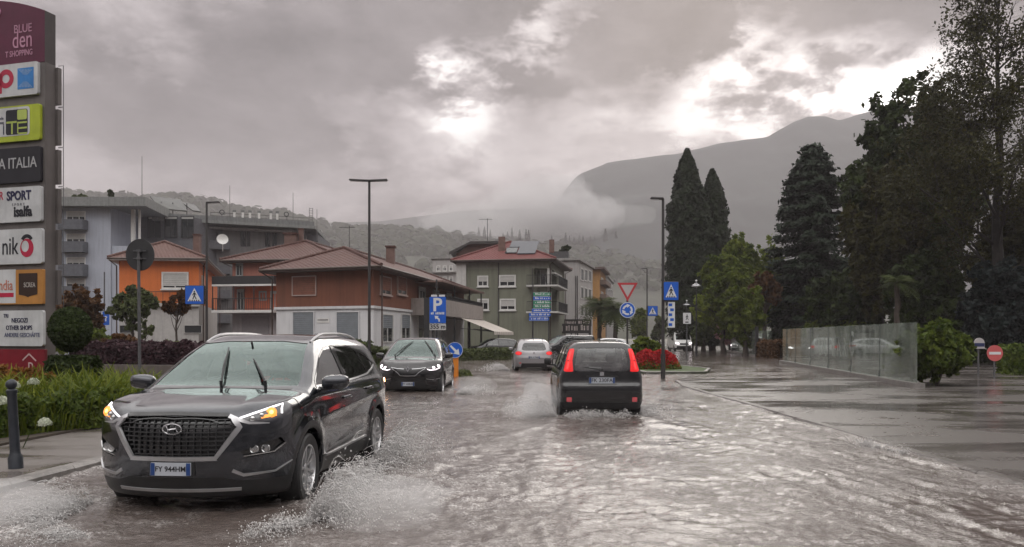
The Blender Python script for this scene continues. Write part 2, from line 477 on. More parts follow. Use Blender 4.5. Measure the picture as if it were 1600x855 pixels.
# left-hand kerb, pavement and verge
LK = [(-5.3, 2.0), (-5.0, 8.0), (-4.75, 11.0), (-5.0, 14.0), (-5.9, 17.0), (-8.5, 19.3), (-13, 20.2), (-26, 20.8)]
kerb_line('left_kerb', LK, side=-1, z1=0.10)
slab('left_pavement', [(x - 0.165, y) for x, y in LK] + [(-40, 20.8), (-40, 2.0)], -0.14, 0.085, M_pave)
slab('left_verge', [(-6.7, 12.6), (-6.4, 14.0), (-7.3, 16.6), (-9.2, 18.4), (-13.4, 19.1), (-30, 19.7), (-30, 6), (-7.4, 7.0), (-6.9, 10)], 0.0, 0.12, M_dirt)

# ------------------------------------------------------------------ flood water: choppy sheet, denser near the camera
def line_d(X, Y, a, b):
    ax, ay = a; bx, by = b; dx, dy = bx - ax, by - ay; L2 = dx * dx + dy * dy
    tt = ((X - ax) * dx + (Y - ay) * dy) / L2
    tc = np.clip(tt, 0, 1)
    return np.hypot(X - ax - tc * dx, Y - ay - tc * dy), tt
def wave(X, Y):
    R = np.hypot(X, Y)
    far = np.clip(1.3 - R / 60, 0.25, 1)
    wx = X + 0.5 * (fbm(X * .7, Y * .7, 3, 51) - .5); wy = Y + 0.5 * (fbm(X * .7, Y * .7, 3, 57) - .5)
    big = fbm(wx * 0.9, wy * 1.1, 3, 5) - 0.5
    r1 = 1 - np.abs(2 * fbm(wx * 2.8, wy * 4.6, 3, 11) - 1)
    r2 = 1 - np.abs(2 * fbm(wx * 7.5, wy * 12.0, 2, 23) - 1)
    calm = .55 + .9 * fbm(X * .35 + 3, Y * .28, 3, 77)
    z = 0.034 * big + calm * (0.021 * (r1 ** 2 - .5) + 0.015 * (r2 ** 2 - .5))
    # current running along the right kerb
    fl = np.exp(-((X - 3.9) / 1.5) ** 2) * np.clip((22 - Y) / 14, 0, 1)
    ang = 0.24; u = X * math.cos(ang) + Y * math.sin(ang); v = -X * math.sin(ang) + Y * math.cos(ang)
    fr = 1 - np.abs(2 * fbm(u * 4.2 + 0.4 * fbm(u, v, 2, 7), v * 0.75, 3, 31) - 1)
    z = z * (1 - 0.3 * fl) + fl * 0.032 * (fr ** 2 - .5)
    foam = fl * np.clip((fr - 0.76) * 3.0, 0, 1) * 0.35
    # kerb ripple
    kd = np.abs(X - 5.2 + 0.1 * np.sin(Y * .9)); k = np.exp(-(kd / .16) ** 2) * (Y < 27)
    z += 0.02 * k; foam = np.maximum(foam, k * 0.5 * fbm(X * 8, Y * 5, 2, 3))
    lkx = np.interp(Y, [2, 8, 11, 14, 17], [-5.3, -5.0, -4.75, -5.0, -5.9]); kl = np.exp(-((X - lkx) / .3) ** 2) * (Y < 17)
    foam = np.maximum(foam, kl * 0.9 * np.clip(2.2 * fbm(X * 5, Y * 5, 3, 13) - .6, 0, 1)); z += 0.02 * kl
    # wakes: (start, end, half width, height, foam)
    for a, b, w, hh, fo in [((0.85, 15.6), (0.1, 7.0), .16, .035, .45), ((2.45, 15.6), (3.6, 8.6), .16, .03, .35),
                            ((0.9, 14.6), (-0.9, 10.5), .14, .03, .4), ((2.4, 14.2), (4.4, 10.4), .13, .025, .3), ((1.66, 15.2), (1.66, 12.2), .5, .03, .25),
                            ((-1.7, 7.4), (-0.3, 8.6), .3, .05, .8), ((-1.6, 10.2), (0.1, 11.6), .26, .045, .6), ((-1.5, 8.2), (0.3, 12.6), .18, .03, .5),
                            ((-1.7, 7.0), (-1.5, 4.6), .35, .03, .4), ((-3.6, 6.3), (-4.9, 5.9), .45, .04, .9), ((-3.9, 7.4), (-4.8, 8.2), .4, .04, .8), ((-4.0, 6.2), (-4.6, 4.6), .5, .03, .6),
                            ((0.2, 33.6), (-0.9, 27), .25, .03, .4), ((1.7, 33.6), (2.2, 27), .25, .03, .4), ((-1.3, 20), (-0.3, 17), .25, .03, .5), ((-1.2, 21), (0.3, 24), .25, .03, .4)]:
        wob = 0.25 * (fbm(X * 1.2, Y * 1.2, 3, 71) - .5)
        d, tt = line_d(X + wob, Y + wob, a, b); fade = np.clip(1.25 - tt, 0, 1)
        g = np.exp(-(d / w) ** 2) * fade; rag = fbm(X * 7, Y * 7, 4, 41)
        z += g * hh * (0.5 + 0.6 * rag); foam = np.maximum(foam, g * fo * np.clip(3.2 * rag - 1.0, 0, 1))
    # churned patch beside the passing car
    ch = np.exp(-(((X + 0.55) / 1.25) ** 2 + ((Y - 8.2) / 2.2) ** 2)); rough = fbm(X * 9, Y * 11, 3, 91)
    z += ch * 0.035 * (rough - .5); foam = np.maximum(foam, ch * 0.75 * np.clip(3.4 * rough - 1.35, 0, 1))
    sp = fbm(X * 4, Y * 5, 4, 97); foam = np.maximum(foam, 0.35 * np.clip(4 * sp - 2.35, 0, 1))
    return z * far, foam
def build_water():
    rows = 640; cols = 560
    t = np.linspace(0, 1, rows); Yr = 3.2 * (130 / 3.2) ** (t ** 1.08)
    c = np.linspace(-1, 1, cols)
    Y = np.repeat(Yr[:, None], cols, 1)
    half = np.minimum(Yr * 0.80 + 2.0, 45.0)
    X = c[None, :] * half[:, None]
    Z, foam = wave(X, Y)
    V = np.stack([X, Y, Z], -1).reshape(-1, 3)
    i = np.arange(rows - 1)[:, None] * cols + np.arange(cols - 1)[None, :]
    Q = np.stack([i, i + 1, i + 1 + cols, i + cols], -1).reshape(-1, 4)
    me = np_mesh('flood_water', V, Q)
    at = me.attributes.new('foam', 'FLOAT', 'POINT'); at.data.foreach_set('value', foam.ravel().astype(np.float32))
    m_ = bpy.data.materials.new('flood_water'); m_.use_nodes = True; T = NT(m_.node_tree); b = T.n['Principled BSDF']
    g = T.new('ShaderNodeNewGeometry'); p = g.outputs['Position']
    a = T.new('ShaderNodeAttribute'); a.attribute_name = 'foam'
    fz = T.noise(p, 34.0, 5, 0.7); fz2 = T.noise(p, 7.0, 5, 0.65)
    speck = T.m('MULTIPLY', T.sstep(fz, 0.40, 0.66), a.outputs['Fac'])
    mud = T.mix(fz2, (0.066, 0.050, 0.044), (0.120, 0.096, 0.085))
    T.link(T.mix(speck, mud, (0.72, 0.69, 0.67)), b.inputs['Base Color'])
    T.link(T.m('ADD', 0.10, T.m('MULTIPLY', speck, 0.5)), b.inputs['Roughness'])
    b.inputs['IOR'].default_value = 1.5; b.inputs['Specular IOR Level'].default_value = 0.75
    s1 = T.noise(T.mapping(p, scale=(1, 1.5, 1)), 14.0, 4, 0.62, 0.8); s2 = T.noise(T.mapping(p, scale=(1, 1.4, 1)), 42.0, 3, 0.6, 0.5)
    h = T.m('ADD', T.m('MULTIPLY', s1, 1.0), T.m('MULTIPLY', s2, 0.38))
    h = T.m('ADD', h, T.m('MULTIPLY', speck, 0.3))
    bu = T.new('ShaderNodeBump'); T.link(T.m('ADD', 0.22, T.m('MULTIPLY', T.sstep(T.noise(p, 0.55, 4, 0.6), 0.38, 0.66), 0.6)), bu.inputs['Strength']); bu.inputs['Distance'].default_value = 0.024
    T.link(h, bu.inputs['Height']); T.link(bu.outputs[0], b.inputs['Normal'])
    o = link_mesh('flood_water', me, m_, smooth=True); return tag(o, kind='structure')
build_water()
# ================================================================== car body generator (implicit shell -> mesh -> panels)
def pchip(pts, n=500):
    pts = sorted(pts); x = np.array([p[0] for p in pts], float); y = np.array([p[1] for p in pts], float)
    h = np.diff(x); d = np.diff(y) / h; m = np.zeros_like(x)
    for i in range(1, len(x) - 1):
        if d[i - 1] * d[i] > 0:
            w1 = 2 * h[i] + h[i - 1]; w2 = h[i] + 2 * h[i - 1]; m[i] = (w1 + w2) / (w1 / d[i - 1] + w2 / d[i])
    m[0], m[-1] = d[0], d[-1]
    xs = np.linspace(x[0], x[-1], n); k = np.clip(np.searchsorted(x, xs) - 1, 0, len(h) - 1); t = (xs - x[k]) / h[k]
    ys = y[k] * (2 * t**3 - 3 * t**2 + 1) + h[k] * m[k] * (t**3 - 2 * t**2 + t) + y[k + 1] * (-2 * t**3 + 3 * t**2) + h[k] * m[k + 1] * (t**3 - t**2)
    return xs, ys
def curve(pts):
    xs, ys = pchip(pts); return lambda q: np.interp(q, xs, ys)
def smax(a, b, k):
    return np.maximum(a, b) + np.maximum(k - np.abs(a - b), 0) ** 2 / (4 * k)
def surface_nets(F, o, h):
    s = F < 0; nx, ny, nz = F.shape
    c = np.zeros((nx - 1, ny - 1, nz - 1), np.int8); sl = (slice(0, -1), slice(1, None))
    for a in (0, 1):
        for b in (0, 1):
            for d in (0, 1): c += s[sl[a], sl[b], sl[d]]
    act = (c > 0) & (c < 8); I, J, K = np.nonzero(act); n = len(I)
    idx = -np.ones(act.shape, np.int64); idx[act] = np.arange(n)
    cor = [(a, b, d) for a in (0, 1) for b in (0, 1) for d in (0, 1)]
    Vv = {q: F[I + q[0], J + q[1], K + q[2]] for q in cor}
    acc = np.zeros((n, 3)); cnt = np.zeros(n)
    for q in cor:
        for ax in range(3):
            if q[ax] == 0:
                r = list(q); r[ax] = 1; r = tuple(r); va, vb = Vv[q], Vv[r]; mk = (va < 0) != (vb < 0)
                t = np.where(mk, va / np.where(mk, va - vb, 1), 0)
                p = np.repeat(np.array([q], float), n, 0); p[:, ax] += t
                acc[mk] += p[mk]; cnt[mk] += 1
    V = (acc / cnt[:, None] + np.stack([I, J, K], 1)) * h + np.array(o)
    quads = []
    for ax in range(3):
        a0 = [slice(None)] * 3; a1 = [slice(None)] * 3; a0[ax] = slice(0, -1); a1[ax] = slice(1, None)
        d = s[tuple(a0)] != s[tuple(a1)]; sgn = s[tuple(a0)]
        u, v = (ax + 1) % 3, (ax + 2) % 3
        E = np.nonzero(d); ok = (E[u] > 0) & (E[v] > 0) & (E[u] < F.shape[u] - 1) & (E[v] < F.shape[v] - 1)
        E = [e[ok] for e in E]; sg = sgn[tuple(E)]
        def cell(du, dv):
            q = [e.copy() for e in E]; q[u] = q[u] - du; q[v] = q[v] - dv; return idx[tuple(q)]
        Q = np.stack([cell(1, 1), cell(0, 1), cell(0, 0), cell(1, 0)], 1)
        Q[~sg] = Q[~sg][:, ::-1]; quads.append(Q)
    return V, np.concatenate(quads)

class Car:
    """spec in metres; x forward, y to the car's left, z up, origin on the road under the middle of the wheelbase"""
    def __init__(s, sp, h):
        s.sp = sp; s.h = h
        s.top = curve(sp['top']); s.fr = curve(sp['front']); s.re = curve(sp['rear']); s.pl = curve(sp['plan']); s.ins = curve(sp['inset'])
        xs = np.linspace(-3, 3, 600); s._tx = xs; g = np.gradient(s.top(xs), xs); s._tg = np.sqrt(1 + g * g)
    def F(s, x, y, z, carve=True):
        sp = s.sp; ay = np.abs(y)
        W = s.pl(x) - s.ins(z)
        r0, r1 = sp.get('flare', (0.03, 0.10))
        for ax in sp['axles']:
            dd = np.hypot(x - ax, z - sp['wr']); W = W + r0 * np.exp(-((dd - sp['arch'] - 0.02) / r1) ** 2) * (z < sp['wr'] + 0.7)
        for (x0, z0, x1, z1, w, amp) in sp.get('crease', ()):
            t = np.clip((x - x0) / (x1 - x0), 0, 1); zl = z0 + (z1 - z0) * t
            inside = np.clip(np.minimum((x - min(x0, x1)), (max(x0, x1) - x)) / 0.25, 0, 1)
            q = (z - zl) / w
            W = W + amp * inside * np.exp(-np.abs(q) ** 1.3)
        cr = np.interp(x, *sp['crown'])
        T = s.top(x) - cr * (ay / np.maximum(s.pl(x), .3)) ** 2
        for (x0, x1, yc, w, amp) in sp.get('hoodcrease', ()):
            inside = np.clip(np.minimum(x - x0, x1 - x) / 0.3, 0, 1); T = T + amp * inside * (1 / (1 + np.exp(-(ay - yc) / w)))
        fT = (z - T) / np.interp(x, s._tx, s._tg)
        fa, fp = sp['fcurve']; ra, rp = sp['rcurve']
        fF = x - (s.fr(z) - fa * (ay / 0.9) ** fp)
        fR = (s.re(z) + ra * (ay / 0.9) ** rp) - x
        kt, ks = sp.get('k', (0.12, 0.10))
        f = smax(ay - W, fT, kt)
        f = smax(f, fF, ks); f = smax(f, fR, ks)
        f = smax(f, sp['bottom'](x) - z if callable(sp['bottom']) else sp['bottom'] - z, 0.06)
        if carve:
            for ax in sp['axles']:
                cyl = np.maximum(np.hypot(x - ax, z - sp['wr']) - sp['arch'], sp['archin'] - ay)
                f = np.maximum(f, -cyl)
        return f
    def grad(s, p, e=1e-3):
        g = np.zeros_like(p)
        for a in range(3):
            d = np.zeros(3); d[a] = e
            g[:, a] = (s.F(*(p + d).T) - s.F(*(p - d).T)) / (2 * e)
        return g
    def shell(s):
        h = s.h; sp = s.sp; L0 = sp['rear_x'] - .1; L1 = sp['front_x'] + .1; Hh = sp['height'] + .1; Wd = sp['width'] / 2 + .12
        x = np.arange(L0, L1, h); ny = int(Wd / h) + 1; y = (np.arange(-ny, ny + 1)) * h; z = np.arange(0.0, Hh, h)
        X, Y, Z = np.meshgrid(x, y, z, indexing='ij')
        V, Q = surface_nets(s.F(X, Y, Z), (x[0], y[0], z[0]), h)
        for _ in range(3):
            f = s.F(*V.T); g = s.grad(V); st = f / np.maximum((g * g).sum(1), 0.2)
            V = V - np.clip(st, -h * .6, h * .6)[:, None] * g
        bm = bmesh.new(); vs = [bm.verts.new(v) for v in V.tolist()]
        for q in Q.tolist():
            try: bm.faces.new([vs[i] for i in q])
            except ValueError: pass
        bm.faces.layers.int.new('tag'); bm.normal_update()
        s.bm = bm
    # projections: side+ / side- use (x,z); front / rear use (y,z); top uses (x,y)
    DIR = {'side+': (0, 1, 0), 'side-': (0, -1, 0), 'front': (1, 0, 0), 'rear': (-1, 0, 0), 'top': (0, 0, 1)}
    @staticmethod
    def proj(co, d):
        return (co[0], co[2]) if d[0] == 's' else ((co[1], co[2]) if d in ('front', 'rear') else (co[0], co[1]))
    def cut(s, tagid, d, poly, cond=None, ndot=0.12):
        bm = s.bm; lay = bm.faces.layers.int['tag']; dv = Vector(s.DIR[d]); pr = s.proj
        if len(poly) < 3: return
        a0 = min(p[0] for p in poly); a1 = max(p[0] for p in poly); b0 = min(p[1] for p in poly); b1 = max(p[1] for p in poly)
        cand = set()
        m = s.h * 1.5
        for f in bm.faces:
            c = f.verts[0].co; q = pr(c, d)
            if q[0] < a0 - m or q[0] > a1 + m or q[1] < b0 - m or q[1] > b1 + m: continue
            if f.normal.dot(dv) < ndot: continue
            if cond and not cond(c): continue
            cand.add(f)
        n = len(poly)
        for k in range(n):
            p, q = poly[k], poly[(k + 1) % n]
            if abs(p[0] - q[0]) + abs(p[1] - q[1]) < 1e-6: continue
            x0, x1 = min(p[0], q[0]) - 1e-4, max(p[0], q[0]) + 1e-4; y0, y1 = min(p[1], q[1]) - 1e-4, max(p[1], q[1]) + 1e-4
            sel = []
            for f in cand:
                pp = [pr(v.co, d) for v in f.verts]
                if max(t[0] for t in pp) < x0 or min(t[0] for t in pp) > x1 or max(t[1] for t in pp) < y0 or min(t[1] for t in pp) > y1: continue
                sel.append(f)
            if not sel: continue
            t = (q[0] - p[0], q[1] - p[1]); nn = (t[1], -t[0])
            if d[0] == 's': co = (p[0], 0, p[1]); no = (nn[0], 0, nn[1])
            elif d in ('front', 'rear'): co = (0, p[0], p[1]); no = (0, nn[0], nn[1])
            else: co = (p[0], p[1], 0); no = (nn[0], nn[1], 0)
            ge = set(sel)
            for f in sel: ge.update(f.edges); ge.update(f.verts)
            r = bmesh.ops.bisect_plane(bm, geom=list(ge), plane_co=co, plane_no=Vector(no).normalized(), dist=1e-5)
            nf = [g for g in r['geom'] if isinstance(g, bmesh.types.BMFace)]
            for f in nf: f.normal_update()
            cand.difference_update(sel); cand = {f for f in cand if f.is_valid}; cand.update(nf)
        def inside(a, b):
            r = False; j = n - 1
            for i in range(n):
                xi, yi = poly[i]; xj, yj = poly[j]
                if (yi > b) != (yj > b) and a < (xj - xi) * (b - yi) / (yj - yi) + xi: r = not r
                j = i
            return r
        for f in cand:
            if f.is_valid and inside(*pr(f.calc_center_median(), d)): f[lay] = tagid
    def extract(s, name, tags, mats, parent, off=0.0, smooth=True, tagmat=None):
        """make an object from the faces carrying the tags; tagmat maps tag -> material slot"""
        bm = s.bm; lay = bm.faces.layers.int['tag']; bm.verts.index_update()
        vm = {}; vs = []; fs = []; mi = []
        for f in bm.faces:
            tg = f[lay]
            if tg not in tags: continue
            q = []
            for v in f.verts:
                if v.index not in vm:
                    vm[v.index] = len(vs); co = v.co
                    vs.append(co[:])
                q.append(vm[v.index])
            fs.append(q); mi.append(tagmat.get(tg, 0) if tagmat else 0)
        if not fs: return None
        if off:
            A = np.array(vs); g = s.grad(A); g /= np.maximum(np.linalg.norm(g, axis=1), 1e-6)[:, None]; vs = (A - g * off).tolist()
        me = bpy.data.meshes.new(name); me.from_pydata(vs, [], fs)
        if tagmat: me.polygons.foreach_set('material_index', mi)
        me.update()
        return link_mesh(name, me, mats, parent, smooth)
    def hit(s, d, ab):
        """surface point seen from direction d at projected coords ab, and its normal"""
        ab = np.asarray(ab, float); n = len(ab); dv = np.array(s.DIR[d], float)
        def mk(t):
            p = np.zeros((n, 3))
            if d[0] == 's': p[:, 0], p[:, 2] = ab[:, 0], ab[:, 1]; p[:, 1] = t * dv[1]
            elif d == 'top': p[:, 0], p[:, 1] = ab[:, 0], ab[:, 1]; p[:, 2] = t
            else: p[:, 1], p[:, 2] = ab[:, 0], ab[:, 1]; p[:, 0] = t * dv[0]
            return p
        hi = np.full(n, 2.6); lo = np.full(n, 0.0); done = np.zeros(n, bool)
        ts = np.linspace(2.6, 0.0, 400)
        for a, b in zip(ts[:-1], ts[1:]):
            f = s.F(*mk(np.full(n, b)).T, carve=False) < 0; nw = f & ~done; hi[nw] = a; lo[nw] = b; done |= nw
        for _ in range(18):
            md = (hi + lo) / 2; f = s.F(*mk(md).T, carve=False) < 0; lo = np.where(f, md, lo); hi = np.where(f, hi, md)
        p = mk((hi + lo) / 2)
        e = 1e-3; g = np.zeros_like(p)
        for a in range(3):
            dd = np.zeros(3); dd[a] = e; g[:, a] = s.F(*(p + dd).T, carve=False) - s.F(*(p - dd).T, carve=False)
        g /= np.maximum(np.linalg.norm(g, axis=1), 1e-9)[:, None]
        return p, g
    def ribbon(s, mb, d, path, w=0.02, t=0.006, m=0, closed=False, step=0.03, sink=0.006, w_end=None):
        pts = [np.array(p, float) for p in path]
        if closed: pts.append(pts[0])
        out = []
        for a, b in zip(pts[:-1], pts[1:]):
            k = max(1, int(np.linalg.norm(b - a) / step))
            for i in range(k): out.append(a + (b - a) * i / k)
        if not closed: out.append(pts[-1])
        p, g = s.hit(d, out); n = len(p); vs = []
        lim = p[:, 0] if d in ('front', 'rear') else (p[:, 1] if d[0] == 's' else p[:, 2])
        ok = np.abs(lim) > .45; p = p[ok]; g = g[ok]; n = len(p)
        if n < 2: return
        for i in range(n):
            if closed: tan = p[(i + 1) % n] - p[i - 1]
            else: tan = p[min(i + 1, n - 1)] - p[max(i - 1, 0)]
            tan /= max(np.linalg.norm(tan), 1e-9); sd = np.cross(tan, g[i]); sd /= max(np.linalg.norm(sd), 1e-9)
            ww = w if w_end is None else w + (w_end - w) * i / max(1, n - 1)
            vs += [p[i] - sd * ww / 2 - g[i] * sink, p[i] - sd * ww * .42 + g[i] * t, p[i] + sd * ww * .42 + g[i] * t, p[i] + sd * ww / 2 - g[i] * sink]
        fs = []
        for i in range(n if closed else n - 1):
            j = (i + 1) % n
            for k in range(3): fs.append((i * 4 + k, j * 4 + k, j * 4 + k + 1, i * 4 + k + 1))
        if not closed: fs += [(0, 1, 2, 3), tuple((n - 1) * 4 + k for k in (3, 2, 1, 0))]
        mb.add(vs, fs, m)

# ------------------------------------------------------------------ car materials
def paint(name, c, rough=0.28, metal=0.45, ior=1.5):
    m_ = mat(name, c, rough, metal, 0.5, var=0.06, vscale=1.2, coat=1.0); m_.node_tree.nodes['Principled BSDF'].inputs['Coat IOR'].default_value = ior; return m_
M_tyre = mat('tyre_rubber', (0.018, 0.018, 0.019), 0.55, var=0.3, bump=0.3, bscale=60)
M_rim = mat('alloy_silver', (0.55, 0.55, 0.56), 0.28, 0.9, var=0.12, vscale=9)
M_rimdark = mat('steel_dark', (0.05, 0.05, 0.052), 0.45, 0.4, var=0.2)
M_blackpl = mat('black_plastic', (0.018, 0.018, 0.019), 0.38, var=0.25, vscale=8, bump=0.15, bscale=120)
M_gloss = mat('gloss_black', (0.008, 0.008, 0.009), 0.08, coat=0.6)
M_seam = mat('panel_gap', (0.004, 0.004, 0.004), 0.7)
M_chrome = mat('chrome', (0.72, 0.72, 0.73), 0.12, 1.0, var=0.08, vscale=10)
M_satin = mat('satin_chrome', (0.50, 0.50, 0.51), 0.28, 0.9, var=0.08, vscale=10)
M_plate = mat('plate_white', (0.40, 0.42, 0.46), 0.4, var=0.06)
M_plateblue = mat('plate_blue', (0.012, 0.045, 0.17), 0.4)
M_ink = mat('plate_ink', (0.01, 0.01, 0.012), 0.5)
M_cabin = mat('cabin_trim', (0.03, 0.03, 0.032), 0.8, var=0.3)
M_seat = mat('seat_fabric', (0.035, 0.034, 0.036), 0.9, var=0.25, vscale=20)
M_wind = glass('windscreen_glass', (0.42, 0.56, 0.53), refl=1.9, ior=1.5, gcol=(.84, 1, .96))
M_sideg = glass('side_window_glass', (0.35, 0.42, 0.42), refl=2.4)
M_privg = glass('tinted_glass', (0.10, 0.12, 0.12), refl=2.0)
M_reag = glass('rear_window_glass', (0.86, 0.90, 0.88), refl=2.6)
M_clear = glass('clear_glass', (0.90, 0.93, 0.92), refl=0.8)
M_lamp = mat('lamp_lens_dark', (0.03, 0.03, 0.035), 0.05, spec=0.8, coat=1.0)
M_drl = mat('running_light_white', (0.8, 0.8, 0.82), 0.3, emit=(1.0, 0.95, 0.97), es=1.3)
M_amber = mat('indicator_lit', (0.8, 0.35, 0.08), 0.3, emit=(1.0, 0.30, 0.04), es=1.1)
M_amberhot = mat('indicator_core', (0.9, 0.6, 0.3), 0.3, emit=(1.0, 0.50, 0.14), es=2.6)
M_head = mat('headlamp_lit', (0.9, 0.9, 0.9), 0.3, emit=(1.0, 0.86, 0.92), es=3.0)
M_fogon = mat('fog_lamp_lit', (0.9, 0.6, 0.3), 0.3, emit=(1.0, 0.50, 0.22), es=9.0)
M_tail = mat('tail_lamp_lit', (0.5, 0.008, 0.01), 0.3, emit=(1.0, 0.012, 0.012), es=0.42, coat=0.15)
M_tailhot = mat('tail_lamp_core', (0.8, 0.05, 0.05), 0.2, emit=(1.0, 0.035, 0.035), es=0.9)
M_taildim = mat('tail_lamp_red', (0.35, 0.015, 0.018), 0.12, coat=0.8, emit=(1.0, 0.05, 0.05), es=0.08)  # unlit red lens with a faint glow put into it
M_reflglow = mat('red_reflector_glow', (0.45, 0.08, 0.09), 0.25, coat=0.6, emit=(1.0, 0.10, 0.12), es=0.10)  # unpowered reflectors given a faint red glow of their own
M_silver_in = mat('lamp_chrome_bowl', (0.5, 0.5, 0.5), 0.15, 0.9)

def wheel_geo(R, wd, rim_r, spokes=10, style='alloy'):
    ty = MB(); h = wd / 2
    ty.lathe([(rim_r - .012, -h * .8), (rim_r + .01, -h * .95), (R * .93, -h), (R * .985, -h * .86), (R, -h * .6), (R, h * .6), (R * .985, h * .86), (R * .93, h), (rim_r + .01, h * .95), (rim_r - .012, h * .8)], 48, axis='Y')
    rm = MB()
    rm.lathe([(rim_r, h * .80), (rim_r * .985, h * .93), (rim_r * .94, h * .93), (rim_r * .90, h * .70), (rim_r * .88, -h * .7)], 48, axis='Y')
    rm.lathe([(rim_r * .88, h * .15), (0.02, h * .10)], 40, m=1, axis='Y')
    if style == 'alloy':
        for k in range(spokes):
            a = 2 * PI * k / spokes + (0.13 if k % 2 else -0.13) * (10 / spokes) * .6; b = 2 * PI * (k + .5) / spokes + .0
            M = Matrix.Rotation(a, 4, 'Y')
            r0, r1 = rim_r * .14, rim_r * .93; w0, w1 = .016, .021
            vs = []
            for r, w, o in ((r0, w0, h * .62), (r0 + (r1 - r0) * .5, w0 * .95, h * .78), (r1, w1, h * .84)):
                vs += [(r, o - .045, -w), (r, o, -w * .8), (r, o, w * .8), (r, o - .045, w)]
            fs = []
            for i in range(2):
                for q in range(4): fs.append((i * 4 + q, i * 4 + (q + 1) % 4, (i + 1) * 4 + (q + 1) % 4, (i + 1) * 4 + q))
            fs += [(3, 2, 1, 0), (8, 9, 10, 11)]
            rm.add(vs, fs, 0, M)
        rm.lathe([(rim_r * .20, h * .40), (rim_r * .19, h * .68), (rim_r * .12, h * .74), (0.001, h * .74)], 24, axis='Y')
    else:
        rm.lathe([(rim_r * .88, h * .72), (rim_r * .6, h * .80), (rim_r * .25, h * .66), (0.001, h * .70)], 32, m=1, axis='Y')
        for k in range(8):
            a = 2 * PI * k / 8; rm.cyl((math.cos(a) * rim_r * .72, h * .72, math.sin(a) * rim_r * .72), (math.cos(a) * rim_r * .72, h * .82, math.sin(a) * rim_r * .72), .022, n=8, m=0)
    return ty, rm
def add_wheels(root, sp, rims, style='alloy', spokes=10, turn=0.0):
    ty, rm = wheel_geo(sp['wr'], sp.get('ww', .225), sp['rim'], spokes, style)
    for ax in sp['axles']:
        for sd in (1, -1):
            w = bpy.data.objects.new('wheel', None); COL.objects.link(w); w.parent = root
            w.location = (ax, sd * (sp['track'] - sp.get('ww', .225) / 2), sp['wr']); w.empty_display_size = .1
            w.rotation_euler = (0, 0.3 * ax, (PI if sd < 0 else 0) + (turn if ax > 0 else 0))
            ty.build('tyre', M_tyre, w, smooth=True); rm.build('rim', rims, w, smooth=0.6)
def mirror_part(root, c, sd, body, size=(.10, .24, .15), arm=True, name='door_mirror'):
    mb = MB(); x, y, z = c; lx, ly, lz = size
    # rounded shell: lofted superellipse sections from the door outwards
    n = 16; secs = []
    for t, sc in ((0.0, .55), (.10, .84), (.3, 1.0), (.7, .98), (.92, .80), (1.0, .5)):
        ring = []
        for k in range(n):
            a = 2 * PI * k / n; ca, sa = math.cos(a), math.sin(a)
            u = abs(ca) ** .7 * (1 if ca > 0 else -1); v = abs(sa) ** .7 * (1 if sa > 0 else -1)
            ring.append((x + u * lx * .5 * sc * (1.15 if ca > 0 else .7) - .02 * t, sd * (y + ly * t), z + v * lz * .5 * sc + .012 * t))
        secs.append(ring)
    vs = [p for r in secs for p in r]; fs = []
    for i in range(len(secs) - 1):
        for k in range(n): fs.append((i * n + k, i * n + (k + 1) % n, (i + 1) * n + (k + 1) % n, (i + 1) * n + k))
    fs += [tuple(range(n)), tuple(range((len(secs) - 1) * n, len(secs) * n))[::-1]]
    mb.add(vs, fs, 0)
    if arm: mb.cyl((x + .01, sd * (y - .09), z - lz * .42), (x, sd * (y + .06), z - lz * .36), .028, .022, 8, 1)
    o = mb.build(name, [body, M_blackpl], root, smooth=0.9)
    g = MB(); g.prism([(sd * (y + ly * .12), z - lz * .34), (sd * (y + ly * .9), z - lz * .28), (sd * (y + ly * .9), z + lz * .36), (sd * (y + ly * .12), z + lz * .36)], x - lx * .36, x - lx * .30, 'YZ')
    g.build('mirror_glass', M_chrome, o)
    return o
def number_plate(root, c, nrm_x, txt, w=.36, h=.11, dims=True, tilt=0.0):
    """plate facing along +x (front) or -x (rear)"""
    x, y, z = c
    R = Vector((0, nrm_x, 0)); U = Vector((-math.sin(tilt) * nrm_x, 0, math.cos(tilt)))
    M = face_M((x, y, z), R, U); mb = MB()
    mb.prism(rounded(-w / 2, w / 2, -h / 2, h / 2, .008, 3), -.012, .0, 'XY', 0, M)
    e = .04
    mb.box(-w / 2 + .003, -w / 2 + e, -h / 2 + .003, h / 2 - .003, .0005, .0022, 1, M)
    mb.box(w / 2 - e, w / 2 - .003, -h / 2 + .003, h / 2 - .003, .0005, .0022, 1, M)
    o = mb.build('number_plate', [M_plate, M_plateblue], root)
    t = MB(); tw = text_width(txt, 1.0); sz = min(h * .98, (w - 2 * e - .012) / tw)
    t.text(txt, sz, M @ Matrix.Translation((0, 0, .002)), 0, .001, bold=.012 * sz / .1 * .1)
    t.build('plate_lettering', M_ink, o)
    return o
def text_width(txt, size):
    vs, _ = text_geo(txt, 1.0, .002, 'CENTER', 1.0, 0.0)
    return (max(v[0] for v in vs) - min(v[0] for v in vs)) * size
